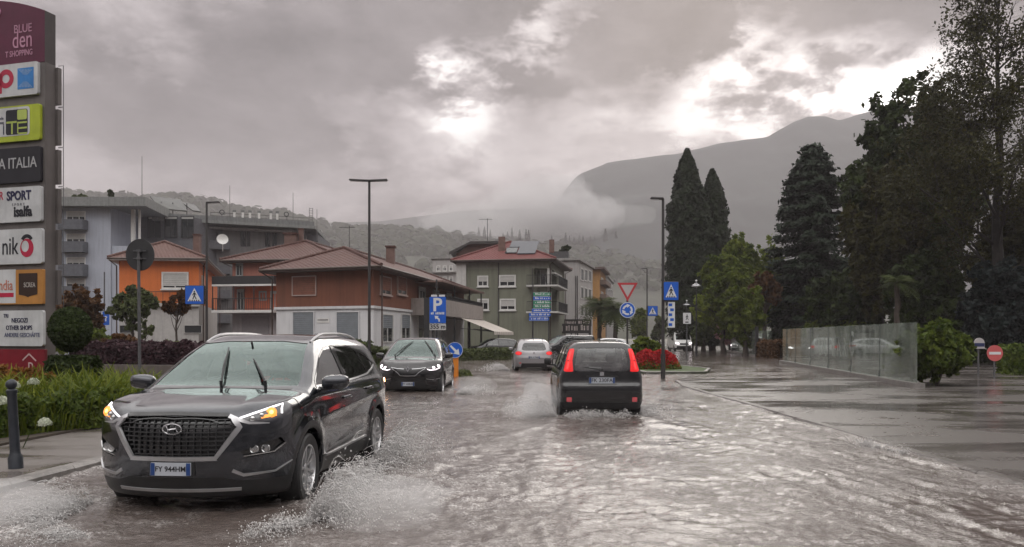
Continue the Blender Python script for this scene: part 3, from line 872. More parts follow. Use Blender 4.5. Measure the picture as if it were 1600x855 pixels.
def seat_row(root, x, ys, z=0.42, rest_z=1.22, mat_=None, split=True):
    for yy, w in ys:
        mb = MB()
        mb.bbox(x - .02, x + .48, yy - w / 2, yy + w / 2, z - .12, z + .06, .05)
        M = Matrix.Translation((x, yy, z)) @ Matrix.Rotation(-0.28, 4, 'Y')
        mb.bbox(-.08, .06, -w / 2, w / 2, 0, rest_z - .24 - z, .05, 0, M)
        mb.bbox(-.06, .05, -.12, .12, rest_z - .20 - z, rest_z + .01 - z, .05, 0, M)
        mb.cyl(M @ Vector((0, -.06, rest_z - .3 - z)), M @ Vector((0, -.06, rest_z - .15 - z)), .008, n=6)
        mb.cyl(M @ Vector((0, .06, rest_z - .3 - z)), M @ Vector((0, .06, rest_z - .15 - z)), .008, n=6)
        mb.build('seat', mat_ or M_seat, root, smooth=0.6)
def cabin(root, sp, dash_x, dash_z, rear_x, half):
    mb = MB()
    mb.bbox(dash_x - .42, dash_x + .12, -half, half, .55, dash_z, .06)
    mb.bbox(rear_x, dash_x, -half, half, .28, .34, .02)
    mb.build('dashboard', M_cabin, root, smooth=0.6)
    w = MB(); n = 20; c = Vector((dash_x - .52, .36, dash_z - .02))
    pts = [c + Matrix.Rotation(-1.15, 3, 'Y') @ Vector((.18 * math.cos(2 * PI * k / n), .18 * math.sin(2 * PI * k / n), 0)) for k in range(n + 1)]
    w.tube(pts, .014, 6); w.cyl(c + Vector((.12, 0, -.05)), c, .03, n=8)
    w.box(c.x - .01, c.x + .01, c.y - .17, c.y + .17, c.z - .02, c.z + .02)
    w.build('steering_wheel', M_cabin, root)
def sidepoly(poly): return poly
def both(car, tagid, poly, **k):
    car.cut(tagid, 'side+', poly, **k); car.cut(tagid + 1, 'side-', poly, **k)
def mirror_y(poly): return [(-a, b) for a, b in poly]
def wiper(root, p0, p1, lift=.02, pivot=None):
    mb = MB(); p0 = Vector(p0); p1 = Vector(p1)
    mb.tube([p0, p0.lerp(p1, .5) + Vector((0.02, 0, lift)), p1], [.011, .010, .006], 6)
    mb.cyl(p0 - Vector((0, 0, .05)), p0 + Vector((.01, 0, .02)), .016, n=10)
    d = (p1 - p0)
    mb.tube([p0 + d * .28 + Vector((.0, 0, -.012)), p1 + d * .12 + Vector((0, 0, -.012))], .007, 4)
    mb.build('wiper', M_blackpl, root)
# ================================================================== grey SUV coming towards the camera
def build_suv():
    sp = dict(
        top=[(-2.4, .80), (-2.26, .92), (-2.18, 1.10), (-2.02, 1.36), (-1.86, 1.53), (-1.45, 1.605), (-.6, 1.648), (0, 1.640), (.28, 1.60), (.50, 1.525), (.9, 1.31), (1.18, 1.155), (1.30, 1.115), (1.6, 1.085), (1.95, 1.03), (2.12, .975), (2.2, .92), (2.26, .82), (2.4, .6)],
        front=[(0, 2.0), (.2, 2.13), (.32, 2.19), (.45, 2.225), (.6, 2.235), (.75, 2.232), (.88, 2.215), (.96, 2.18), (1.05, 2.10), (1.3, 2.0), (1.8, 1.9)],
        rear=[(0, -2.0), (.28, -2.14), (.45, -2.235), (.65, -2.25), (.9, -2.215), (1.05, -2.185), (1.2, -2.11), (1.45, -1.98), (1.7, -1.86)],
        plan=[(-2.5, .72), (-2.25, .80), (-2.0, .865), (-1.5, .905), (-.5, .915), (.6, .912), (1.4, .912), (1.8, .895), (2.05, .86), (2.25, .80), (2.4, .74)],
        inset=[(0, .10), (.2, .07), (.34, .03), (.5, .012), (.7, .0), (.88, .004), (.98, .012), (1.06, .03), (1.13, .07), (1.3, .145), (1.5, .235), (1.6, .29), (1.75, .36)],
        crown=([-2.3, -1.8, -1, 0, .5, 1.2, 1.6, 2.2], [.05, .05, .045, .045, .05, .045, .06, .07]),
        hoodcrease=[(1.25, 2.2, .50, .02, .018)],
        crease=[(1.0, .80, -2.1, .94, .05, .014), (.9, .44, -.9, .52, .05, .018)],
        axles=(1.335, -1.335), wr=.345, arch=.395, archin=.50, flare=(.03, .09), rim=.235, ww=.225, track=.915,
        fcurve=(.40, 2.6), rcurve=(.24, 3.0), bottom=.20, k=(.11, .09), rear_x=-2.26, front_x=2.25, height=1.66, width=1.86)
    car = Car(sp, .021); car.shell()
    root = thing('suv', 'dark grey wet SUV with lit orange indicators, driving through the flood beside the left kerb', 'car', (0, 0, 0), 0)
    body = paint('suv_paint', (0.026, 0.029, 0.038), .15, .8, 1.7)
    # tags: 0 body 1 plastic 2 seam ... each panel its own
    CLAD, HOOD, FD, FD2, RD, RD2 = 1, 3, 4, 5, 6, 7
    low = [(-2.4, .05), (2.4, .05), (2.4, .36), (1.95, .36), (.86, .38), (-.86, .38), (-1.8, .44), (-2.4, .44)]
    for sd in ('side+', 'side-'):
        car.cut(CLAD, sd, low)
        for ax in sp['axles']:
            ring = ellipse(ax, sp['wr'], sp['arch'] + .072, sp['arch'] + .072, 36, -8, 188) + ellipse(ax, sp['wr'], sp['arch'] - .03, sp['arch'] - .03, 30, 188, -8)
            car.cut(CLAD, sd, ring)
    car.cut(CLAD, 'front', [(-1, .05), (1, .05), (1, .345), (.62, .335), (.42, .40), (-.42, .40), (-.62, .335), (-1, .345)])
    car.cut(CLAD, 'rear', [(-1, .05), (1, .05), (1, .52), (-1, .52)])
    fdoor = [(.98, .42), (1.00, .75), (.93, 1.06), (.40, 1.42), (.05, 1.535), (-.12, 1.54), (-.14, 1.10), (-.17, .42)]
    rdoor = [(-.19, .42), (-.16, 1.10), (-.14, 1.54), (-.7, 1.525), (-1.08, 1.46), (-1.30, 1.2), (-1.22, .98), (-1.06, .82), (-.92, .62), (-.88, .42)]
    both(car, FD, fdoor); both(car, RD, rdoor)
    hood = [(1.24, -.76), (1.24, .76), (1.6, .79), (2.0, .72), (2.1, .60), (2.17, .40), (2.19, 0), (2.17, -.40), (2.1, -.60), (2.0, -.72), (1.6, -.79)]
    car.cut(HOOD, 'top', hood, ndot=.35)
    WS, RW = 20, 21
    car.cut(WS, 'front', [(-.735, 1.135), (.735, 1.135), (.72, 1.2), (.655, 1.36), (.575, 1.545), (.3, 1.572), (-.3, 1.572), (-.575, 1.545), (-.655, 1.36), (-.72, 1.2)], cond=lambda c: .2 < c[0] < 1.35 and c[2] > 1.0, ndot=.1)
    car.cut(RW, 'rear', [(-.62, 1.14), (.62, 1.14), (.52, 1.50), (-.52, 1.50)], cond=lambda c: c[0] < -1.6)
    W1, W3, W5 = 22, 24, 26
    both(car, W1, [(.92, 1.115), (.86, 1.16), (.46, 1.385), (.22, 1.475), (.02, 1.508), (-.06, 1.510), (-.07, 1.13)])
    both(car, W3, [(-.20, 1.135), (-.18, 1.512), (-.62, 1.500), (-.98, 1.455), (-1.18, 1.19), (-1.12, 1.165)])
    both(car, W5, [(-1.06, 1.435), (-1.36, 1.375), (-1.62, 1.27), (-1.55, 1.235), (-1.25, 1.195)])
    HL, HL2, GR, FG, FG2 = 30, 31, 32, 33, 34
    hl = [(.50, .895), (.56, .87), (.72, .865), (.86, .905), (.99, .965), (.99, 1.06), (.84, 1.045), (.70, .975)]
    car.cut(HL, 'front', hl, ndot=.02, cond=lambda c: c[0] > 1.55); car.cut(HL2, 'front', mirror_y(hl), ndot=.02, cond=lambda c: c[0] > 1.55)
    gr = [(-.37, .575), (.37, .575), (.545, .83), (.50, .90), (.42, .925), (-.42, .925), (-.50, .90), (-.545, .83)]
    car.cut(GR, 'front', gr)
    fg = [(.56, .62), (.60, .56), (.80, .585), (.87, .665), (.84, .72), (.72, .68)]
    car.cut(FG, 'front', fg, ndot=.02); car.cut(FG2, 'front', mirror_y(fg), ndot=.02)
    TL, TL2 = 36, 37
    tl = [(.42, .93), (.90, .90), (.92, 1.08), (.60, 1.05)]
    car.cut(TL, 'rear', tl, ndot=.02, cond=lambda c: c[0] < -1.9); car.cut(TL2, 'rear', mirror_y(tl), ndot=.02, cond=lambda c: c[0] < -1.9)
    bod = car.extract('body', {0, CLAD}, [body, M_blackpl], root, tagmat={CLAD: 1})
    car.extract('bonnet', {HOOD}, body, root)
    for t_, w_, sd in ((FD, W1, 1), (FD2, W1 + 1, -1), (RD, W3, 1), (RD2, W3 + 1, -1)):
        dr = car.extract('door', {t_}, body, root)
        car.extract('window', {w_}, M_sideg if w_ in (W1, W1 + 1) else M_privg, dr, off=.006)
        h = MB(); x0, z0 = ((-.02, .945) if t_ in (FD, FD2) else (-1.0, .985)); d = 'side+' if sd > 0 else 'side-'
        p, g = car.hit(d, [(x0 - .02, z0 - .004), (x0 + .05, z0), (x0 + .12, z0 + .004), (x0 + .20, z0)])
        q = p + g * np.array([[.004], [.042], [.042], [.004]])
        h.tube([Vector(v) for v in q], [.014, .018, .018, .014], 8)
        h.build('handle', body, dr, smooth=True)
    car.extract('quarter_window', {W5}, M_privg, root, off=.006); car.extract('quarter_window', {W5 + 1}, M_privg, root, off=.006)
    car.extract('windscreen', {WS}, M_wind, root, off=.005); car.extract('rear_window', {RW}, M_privg, root, off=.005)
    car.extract('tail_light', {TL}, M_taildim, root, off=-.002); car.extract('tail_light', {TL2}, M_taildim, root, off=-.002)
    # trim lines
    tr = MB()
    for d in ('side+', 'side-'):
        car.ribbon(tr, d, [(1.02, .42), (1.015, .75), (.945, 1.06)], .010, .001, 0)
        car.ribbon(tr, d, [(-.18, .42), (-.15, 1.10)], .010, .001, 0)
        car.ribbon(tr, d, [(-.88, .42), (-.93, .64), (-1.07, .83), (-1.23, .99), (-1.31, 1.20)], .010, .001, 0)
        car.ribbon(tr, d, [(.96, 1.10), (.9, 1.17), (.46, 1.405), (.2, 1.495), (-.1, 1.53), (-.62, 1.52), (-1.05, 1.455), (-1.38, 1.392), (-1.68, 1.27)], .022, .004, 0)
        car.ribbon(tr, d, [(-.135, 1.12), (-.12, 1.525)], .11, .003, 0)
        car.ribbon(tr, d, [(-1.20, 1.17), (-1.02, 1.45)], .04, .003, 0)
    car.ribbon(tr, 'top', [(1.245, .745), (1.6, .80), (2.0, .73), (2.1, .61)], .010, .001, 0); car.ribbon(tr, 'top', [(1.245, -.745), (1.6, -.80), (2.0, -.73), (2.1, -.61)], .010, .001, 0)
    car.ribbon(tr, 'top', [(2.10, .61), (2.165, .40), (2.185, 0), (2.165, -.40), (2.10, -.61)], .010, .001, 0)
    car.ribbon(tr, 'top', [(1.235, .70), (1.265, .35), (1.275, 0), (1.265, -.35), (1.235, -.70)], .055, .004, 0)
    tr.build('trim', M_gloss, bod, smooth=0.6)
    for d in ('side+', 'side-'):
        bl = MB()
        car.ribbon(bl, d, [(.92, 1.085), (.3, 1.105), (-.5, 1.125), (-1.12, 1.15), (-1.45, 1.20), (-1.64, 1.245)], .022, .006, 0)
        bl.build('chrome_strip', M_satin, bod, smooth=0.6); bl = MB()
        car.ribbon(bl, d, [(.78, .395), (-.80, .405)], .030, .012, 0); bl.build('sill_strip', M_satin, bod, smooth=0.6)
    # grille
    g = MB()
    pts, nn = car.hit('front', [(y, z) for z in np.linspace(.585, .915, 15) for y in np.linspace(-.53, .53, 31)])
    gb = car.extract('grille', {GR}, M_gloss, root, off=.035)
    def hw(z): return np.interp(z, [.575, .83, .90, .925], [.36, .535, .49, .42])
    for z in np.linspace(.60, .905, 9):
        w = hw(z) - .012
        car.ribbon(g, 'front', [(-w, z), (w, z)], .012, -.014, 0, sink=.034)
    for k in range(-8, 9):
        y = k * .062
        zs = [z for z in np.linspace(.58, .92, 40) if abs(y) < hw(z) - .01]
        if zs: car.ribbon(g, 'front', [(y, zs[0]), (y, zs[-1])], .010, -.016, 0, sink=.034)
    g.build('grille_mesh', M_blackpl, gb, smooth=0.6)
    ch = MB()
    car.ribbon(ch, 'front', [(.50, .905), (.552, .83), (.465, .70), (.375, .572)], .058, .014, 0, w_end=.040)
    car.ribbon(ch, 'front', [(-.50, .905), (-.552, .83), (-.465, .70), (-.375, .572)], .058, .014, 0, w_end=.040)
    car.ribbon(ch, 'front', [(.385, .565), (0, .562), (-.385, .565)], .042, .014, 0)
    car.ribbon(ch, 'front', [(.46, .925), (.62, .862), (.76, .853)], .05, .008, 0, w_end=.010); car.ribbon(ch, 'front', [(-.46, .925), (-.62, .862), (-.76, .853)], .05, .008, 0, w_end=.010)
    ch.build('grille_surround', M_satin, gb, smooth=0.6)
    gt = MB(); car.ribbon(gt, 'front', [(-.45, .935), (0, .945), (.45, .935)], .05, .006, 0); gt.build('grille_bar', M_gloss, gb, smooth=0.6)
    # emblem: leaning H in an ellipse
    em = MB(); p, n_ = car.hit('front', [(0, .82)]); M = face_M(Vector(p[0]) + Vector((.012, 0, 0)), (0, 1, 0), (-.06, 0, 1))
    el = [Vector((.085 * math.cos(2 * PI * k / 32), .045 * math.sin(2 * PI * k / 32), 0)) for k in range(33)]
    em.tube([M @ v for v in el], .0065, 6)
    for pts2 in ([(-.052, .026), (-.040, .004), (-.034, -.026)], [(.034, .026), (.040, -.004), (.052, -.026)], [(-.038, -.006), (0, .003), (.038, .006)]):
        em.tube([M @ Vector((a, b, .002)) for a, b in pts2], .006, 6)
    em.build('emblem', M_chrome, root, smooth=0.9)
    number_plate(root, (2.255, 0, .478), 1, 'FY 944HM', .36, .112)
    nb = MB(); nb.bbox(2.205, 2.242, -.205, .205, .412, .545, .01); nb.build('plate_holder', M_blackpl, root)
    # lamps
    for sgn, tg in ((1, HL), (-1, HL2)):
        hlp = car.extract('headlight', {tg}, M_lamp, root, off=.004)
        d = MB()
        car.ribbon(d, 'front', [(sgn * .545, .906), (sgn * .70, .965), (sgn * .815, 1.012), (sgn * .835, .93)], .017, .005, 0)
        d.build('running_light', M_drl, hlp, smooth=0.6)
        for yy, zz, r in ((.64, .900, .024), (.70, .925, .024), (.765, .945, .042)):
            bw = MB(); q, gq = car.hit('front', [(sgn * yy, zz)]); Mq = Matrix.Translation(Vector(q[0])) @ Vector(gq[0] * .6 + np.array([.7, 0, 0])).to_track_quat('X', 'Z').to_matrix().to_4x4()
            bw.lathe([(r * 1.05, .004), (r, .010), (r * .85, .006)], 20, 0, Mq, axis='X')
            if r < .04: bw.lathe([(r * .84, .007), (r * .5, .012), (.001, .014)], 16, 0, Mq, axis='X')
            bw.build('lamp_bowl', M_silver_in, hlp, smooth=True)
        q, gq = car.hit('front', [(sgn * .765, .943)]); Mq = Matrix.Translation(Vector(q[0])) @ Vector(gq[0] * .6 + np.array([.7, 0, 0])).to_track_quat('X', 'Z').to_matrix().to_4x4()
        am = MB(); am.lathe([(.047, .005), (.036, .012), (.018, .014)], 20, 0, Mq, axis='X'); am.lathe([(.018, .014), (.010, .018), (.001, .018)], 14, 1, Mq, axis='X')
        # glowing strip added in place of the bulb's reflections along the lamp
        car.ribbon(am, 'front', [(sgn * .70, .908), (sgn * .80, .925)], .030, .004, 0)
        am.build('indicator', [M_amber, M_amberhot], hlp, smooth=True)
        fgo = car.extract('fog_light', {FG if sgn > 0 else FG2}, M_gloss, root, off=.03)
        fl = MB()
        for yy in (.655, .735):
            q, gq = car.hit('front', [(sgn * yy, .63)]); Mq = Matrix.Translation(Vector(q[0]) - Vector((.02, 0, 0)))
            fl.lathe([(.040, .0), (.036, .012), (.03, .006), (.001, .010)], 18, 0, Mq, axis='X')
        car.ribbon(fl, 'front', [(sgn * .585, .575), (sgn * .80, .60), (sgn * .865, .665)], .010, .006, 0)
        fl.build('fog_lens', M_silver_in, fgo, smooth=True)
    sk = MB()
    car.ribbon(sk, 'front', [(.50, .455), (.58, .41), (.80, .425), (.90, .50)], .034, .010, 0, w_end=.01); car.ribbon(sk, 'front', [(-.50, .455), (-.58, .41), (-.80, .425), (-.90, .50)], .034, .010, 0, w_end=.01)
    car.ribbon(sk, 'front', [(-.55, .285), (0, .28), (.55, .285)], .035, .006, 0)
    sk.build('bumper_trim', M_satin, bod, smooth=0.6)
    # wipers, mid sweep and parked
    def onws(y, z):
        q, _ = car.hit('front', [(y, z)]); return Vector(q[0]) + Vector((.022, 0, .016))
    wiper(root, onws(.42, 1.15), onws(.16, 1.36)); wiper(root, onws(-.02, 1.15), onws(-.20, 1.46))
    mirror_part(root, (.86, .895, 1.145), 1, body, (.15, .26, .155)); mirror_part(root, (.86, .895, 1.145), -1, body, (.15, .26, .155))
    for sd in (1, -1):
        rr = MB(); pts = []
        for k in range(13):
            x = .34 - 1.95 * k / 12; t = k / 12; z = float(car.top(x)) - .028 + .034 * min(1, 5 * t, 5 * (1 - t)); pts.append((x, sd * (.585 - .03 * t), z))
        rr.tube(pts, [.013] + [.017] * 11 + [.013], 8); rr.build('roof_rail', M_satin, root, smooth=True)
    an = MB(); an.prism([(-1.62, 1.585), (-1.50, 1.60), (-1.60, 1.655), (-1.66, 1.66)], -.022, .022, 'XZ'); an.build('antenna', body, root)
    cabin(root, sp, 1.05, 1.08, -1.5, .70)
    seat_row(root, -.35, [(.38, .5), (-.38, .5)], .55, 1.33); seat_row(root, -1.25, [(.42, .5), (-.42, .5), (0, .3)], .55, 1.30)
    mi = MB(); mi.bbox(.46, .50, -.12, .12, 1.42, 1.49, .015); mi.cyl((.47, 0, 1.48), (.52, 0, 1.56), .012, n=6); mi.build('rear_view_mirror', M_cabin, root)
    add_wheels(root, sp, [M_rim, M_rimdark], 'alloy', 10, turn=0.04)
    th = math.radians(-90 - 4.5); fwd = Vector((math.cos(th), math.sin(th), 0))
    root.rotation_euler = (0, 0, th); root.location = Vector((PX(268, 6.9), 6.9, ROADZ)) - fwd * 2.235
    car.bm.free(); return root
suv = build_suv()
# ================================================================== the other vehicles
def build_car(name, label, sp, h, o, group=None):
    """o: dict of outlines and options (side window outlines, screens, lamps, grille ...)"""
    car = Car(sp, h); car.shell()
    root = thing(name, label, 'car', group=group)
    body = o['paint']; low = o.get('clad')
    if low:
        for sd in ('side+', 'side-'): car.cut(1, sd, low)
        if o.get('arch_clad'):
            for ax in sp['axles']:
                for sd in ('side+', 'side-'):
                    car.cut(1, sd, ellipse(ax, sp['wr'], sp['arch'] + .05, sp['arch'] + .05, 30, -8, 188) + ellipse(ax, sp['wr'], sp['arch'] - .03, sp['arch'] - .03, 24, 188, -8))
    for k in ('clad_front', 'clad_rear'):
        if k in o: car.cut(1, k[5:], o[k])
    tid = 10; doors = []
    for dp in o.get('doors', ()):
        both(car, tid, dp['poly']); doors.append((tid, dp)); tid += 2
    if 'hatch' in o: car.cut(4, 'rear', o['hatch'], cond=lambda c: c[0] < sp['axles'][1] - .1)
    if 'hood' in o: car.cut(5, 'top', o['hood'], ndot=.35)
    wins = []
    for dp in o.get('doors', ()):
        both(car, tid, dp['win']); wins.append(tid); tid += 2
    qs = []
    for q in o.get('quarters', ()):
        both(car, tid, q); qs.append(tid); tid += 2
    if 'ws' in o: car.cut(2, 'front', o['ws'], cond=lambda c: c[0] < o['ws_x'] and c[0] > -.5 and c[2] > o['ws'][0][1] - .12, ndot=.08)
    if 'rw' in o: car.cut(3, 'rear', o['rw'], cond=lambda c: c[0] < sp['axles'][1] + .5, ndot=.08)
    lamps = []
    for kind, d, poly, m_ in o.get('lamps', ()):
        for sg in (1, -1):
            car.cut(tid, d, poly if sg > 0 else mirror_y(poly), ndot=.02, cond=(lambda c: c[0] > .8) if d == 'front' else (lambda c: c[0] < -.8))
            lamps.append((tid, kind, m_)); tid += 1
    regs = []
    for nm, d, poly, m_, off in o.get('regions', ()):
        car.cut(tid, d, poly); regs.append((tid, nm, m_, off)); tid += 1
    bod = car.extract('body', {0, 1}, [body, M_blackpl], root, tagmat={1: 1})
    for t_, dp in doors:
        for k in (0, 1):
            dr = car.extract('door', {t_ + k}, body, root)
            i = [a for a, _ in doors].index(t_)
            if dr is None: continue
            car.extract('window', {wins[i] + k}, dp.get('glass', M_sideg), dr, off=.006)
            hb = MB(); x0, z0 = dp['handle']; p, g = car.hit('side-' if k else 'side+', [(x0 - .03, z0), (x0 + .05, z0), (x0 + .13, z0), (x0 + .19, z0)])
            q = p + g * np.array([[.004], [.036], [.036], [.004]]); hb.tube([Vector(v) for v in q], [.012, .015, .015, .012], 6)
            hb.build('handle', dp.get('hm', body), dr, smooth=True)
    for q in qs:
        for k in (0, 1): car.extract('quarter_window', {q + k}, o.get('qglass', M_privg), root, off=.006)
    if 'hatch' in o: hatch = car.extract('tailgate', {4}, body, root)
    else: hatch = None
    if 'hood' in o: car.extract('bonnet', {5}, body, root)
    if 'ws' in o: car.extract('windscreen', {2}, o.get('wsglass', M_wind), root, off=.005)
    if 'rw' in o: car.extract('rear_window', {3}, o.get('rglass', M_reag), hatch or root, off=.005)
    L = [car.extract(k, {t_}, m_, root, off=-.003) for t_, k, m_ in lamps]
    for t_, nm, m_, off in regs: car.extract(nm, {t_}, m_, root, off=off)
    tr = MB()
    for pth in o.get('seams', ()):
        for d in ('side+', 'side-'): car.ribbon(tr, d, pth, .010, .001)
    for pth, w in o.get('win_trim', ()):
        for d in ('side+', 'side-'): car.ribbon(tr, d, pth, w, .004)
    for d, pth, w in o.get('trim', ()): car.ribbon(tr, d, pth, w, .004)
    if tr.v: tr.build('trim', M_gloss, bod, smooth=0.6)
    ch = MB()
    for d, pth, w in o.get('chrome', ()): car.ribbon(ch, d, pth, w, .008)
    if ch.v: ch.build('chrome_trim', M_satin, bod, smooth=0.6)
    if 'mirror' in o:
        c, sz = o['mirror']
        for sg in (1, -1): mirror_part(root, c, sg, o.get('mirror_mat', body), sz)
    add_wheels(root, sp, o.get('rims', [M_rim, M_rimdark]), o.get('wheel', 'alloy'), 10)
    if 'cabin' in o:
        cb = o['cabin']; cabin(root, sp, *cb[:4])
        for x, ys, z, rz in o.get('seats', ()): seat_row(root, x, ys, z, rz)
    return car, root, L
def place(root, x, y, th_deg, z=None):
    root.location = (x, y, ROADZ if z is None else z); root.rotation_euler = (0, 0, math.radians(th_deg))

# ------------------------------------------------------------------ black small hatchback seen from behind
def build_small():
    sp = dict(top=[(-1.95, .70), (-1.78, 1.0), (-1.70, 1.28), (-1.62, 1.45), (-1.5, 1.505), (-1.1, 1.53), (-.3, 1.55), (.2, 1.53), (.45, 1.47), (.75, 1.30), (1.05, 1.10), (1.2, 1.03), (1.5, .97), (1.75, .88), (1.88, .75), (2.1, .5)],
        front=[(0, 1.7), (.3, 1.86), (.5, 1.90), (.7, 1.88), (.9, 1.78), (1.2, 1.5)],
        rear=[(0, -1.60), (.25, -1.69), (.4, -1.735), (.55, -1.745), (.66, -1.735), (.72, -1.70), (.95, -1.675), (1.2, -1.625), (1.38, -1.575), (1.5, -1.53), (1.7, -1.46)],
        plan=[(-2.0, .72), (-1.75, .775), (-1.4, .815), (-.6, .82), (1.0, .815), (1.5, .79), (1.85, .72), (2.1, .65)],
        inset=[(0, .10), (.22, .06), (.35, .02), (.55, .0), (.8, .0), (.92, .022), (1.0, .055), (1.2, .12), (1.4, .195), (1.48, .25), (1.58, .33)],
        crown=([-2, -1.4, 0, .6, 1.2, 1.8], [.045, .045, .04, .04, .05, .06]), crease=[(.9, .72, -1.3, .78, .05, .010)],
        axles=(1.15, -1.15), wr=.29, arch=.335, archin=.48, flare=(.02, .09), rim=.19, ww=.185, track=.80,
        fcurve=(.25, 2.6), rcurve=(.13, 3.2), bottom=.20, k=(.13, .09), rear_x=-1.76, front_x=1.91, height=1.56, width=1.65)
    pb = paint('small_car_black', (0.010, 0.010, 0.011), .22, .2)
    tl = [(.555, .945), (.59, .935), (.705, .935), (.735, .96), (.645, 1.30), (.61, 1.375), (.54, 1.385), (.525, 1.36), (.565, 1.15)]
    o = dict(paint=pb, clad=[(-2.2, .05), (2.2, .05), (2.2, .34), (-2.2, .34)], clad_rear=[(-.9, .05), (.9, .05), (.9, .34), (-.9, .34)],
        doors=[dict(poly=[(.80, .36), (.82, .8), (.70, 1.0), (.30, 1.42), (-.16, 1.45), (-.20, .36)], win=[(.68, 1.0), (.35, 1.36), (.20, 1.41), (-.10, 1.42), (-.12, .98)], handle=(-.10, .82), hm=M_blackpl),
               dict(poly=[(-.22, .36), (-.18, 1.45), (-.85, 1.44), (-.95, 1.0), (-.92, .75), (-.80, .36)], win=[(-.22, .98), (-.20, 1.42), (-.80, 1.41), (-.88, .98)], handle=(-.80, .84), hm=M_blackpl, glass=M_sideg)],
        quarters=[[(-.98, .99), (-.92, 1.40), (-1.30, 1.38), (-1.42, 1.34), (-1.44, 1.08), (-1.40, 1.0)]], qglass=M_privg,
        hatch=[(-.62, .665), (.62, .665), (.61, .93), (.58, 1.2), (.53, 1.40), (.50, 1.46), (-.50, 1.46), (-.53, 1.40), (-.58, 1.2), (-.61, .93)],
        ws=[(-.66, 1.03), (.66, 1.03), (.60, 1.2), (.55, 1.42), (.4, 1.45), (-.4, 1.45), (-.55, 1.42), (-.60, 1.2)], ws_x=1.35,
        wsglass=M_clear, rw=[(-.525, .965), (-.48, .945), (.48, .945), (.525, .965), (.505, 1.2), (.46, 1.36), (.40, 1.39), (-.40, 1.39), (-.46, 1.36), (-.505, 1.2)],
        lamps=[('tail_light', 'rear', tl, M_tail), ('reflector', 'rear', rounded(.585, .685, .355, .445, .015), M_reflglow)],
        seams=[[(.81, .36), (.83, .8), (.71, 1.0)], [(-.21, .36), (-.17, 1.45)], [(-.79, .36), (-.93, .75), (-.96, 1.0)]],
        win_trim=[([(.70, .985), (.2, .975), (-.5, .975), (-1.42, .99)], .02), ([(.70, 1.0), (.34, 1.40), (.18, 1.44), (-.5, 1.45), (-1.4, 1.41)], .02), ([(-.16, .98), (-.15, 1.43)], .10), ([(-.93, .98), (-.86, 1.42)], .06)],
        trim=[('rear', [(-.66, .655), (0, .645), (.66, .655)], .012), ('rear', [(-.54, .94), (0, .925), (.54, .94)], .03), ('rear', [(-.60, .60), (0, .59), (.60, .60)], .008),
              ('rear', [(-.635, .67), (-.62, .93)], .010), ('rear', [(.635, .67), (.62, .93)], .010), ('rear', [(-.5, 1.415), (0, 1.425), (.5, 1.415)], .05)],
        mirror=((.68, .80, 1.06), (.11, .20, .17)), mirror_mat=M_blackpl, wheel='steel', rims=[M_rimdark, M_rimdark],
        cabin=(.95, .93, -1.4, .62), seats=[(-.30, [(.34, .40), (-.34, .40)], .52, 1.30), (-1.15, [(.33, .5), (-.33, .5)], .5, 1.10)])
    car, root, L = build_car('small_hatchback', 'small black hatchback with tall lit red tail lights, driving away through the flooded lane', sp, .022, o)
    # brighter cores in the tail lamps, third brake light, wiper, emblem, antenna, exhaust
    for i, sg in enumerate((1, -1)):
        c_ = MB(); car.ribbon(c_, 'rear', [(sg * .60, 1.33), (sg * .635, 1.17)], .045, .006); car.ribbon(c_, 'rear', [(sg * .64, 1.12), (sg * .67, .98)], .050, .006)
        c_.build('lamp_core', M_tailhot, L[i], smooth=0.6)
        b_ = MB(); car.ribbon(b_, 'rear', [(sg * .63, 1.155), (sg * .66, 1.145)], .018, .008); b_.build('lamp_divider', M_taildim, L[i], smooth=0.6)
    p, n_ = car.hit('rear', [(0, .895), (0, .77), (0, 1.415)])
    M = face_M(Vector(p[0]) + Vector((-.006, 0, 0)), (0, -1, 0), (.06, 0, 1)); e = MB()
    e.prism(rounded(-.042, .042, -.042, .042, .018), -.002, .004, 'XY', 0, M); e.prism(rounded(-.030, .030, -.018, .018, .005), .004, .006, 'XY', 1, M)
    e.build('emblem', [M_chrome, M_satin], root)
    number_plate(root, (p[1][0] - .012, 0, .77), -1, 'FK 230FA', .50, .112)
    rec = MB(); car.ribbon(rec, 'rear', [(-.30, .845), (.30, .845)], .025, .012); car.ribbon(rec, 'rear', [(-.29, .70), (.29, .70)], .012, .006); rec.build('plate_surround', M_blackpl, root, smooth=.6)
    an = MB(); an.cyl((-1.30, 0, 1.53), (-1.30, 0, 1.555), .03, .018, 10); an.cyl((-1.30, 0, 1.55), (-1.42, 0, 1.70), .006, .004, 6); an.build('antenna', M_blackpl, root)
    w = MB(); q = Vector(p[0]); a0 = Vector((car.hit('rear', [(0.0, .975)])[0][0])) + Vector((-.02, 0, 0)); a1 = Vector((car.hit('rear', [(.36, 1.03)])[0][0])) + Vector((-.015, 0, 0))
    w.tube([a0, a1], [.012, .006], 6); w.cyl(a0 + Vector((.03, 0, 0)), a0 - Vector((.02, 0, 0)), .022, n=10); w.build('wiper', M_blackpl, root)
    mi = MB(); mi.bbox(.38, .42, -.11, .11, 1.34, 1.41, .015); mi.build('rear_view_mirror', mat('mirror_back', (.5, .45, .25), .4), root)
    ex = MB(); ex.cyl((-1.45, -.45, .22), (-1.70, -.45, .20), .028, n=12); ex.build('exhaust_pipe', M_satin, root, smooth=.6)
    mf = MB()
    for y in (.62, -.62): mf.bbox(-1.50, -1.46, y - .13, y + .13, .10, .34, .01)
    place(root, PX(941, 15.3), 15.45 + 1.745, 90.6)
    car.bm.free(); return root
build_small()

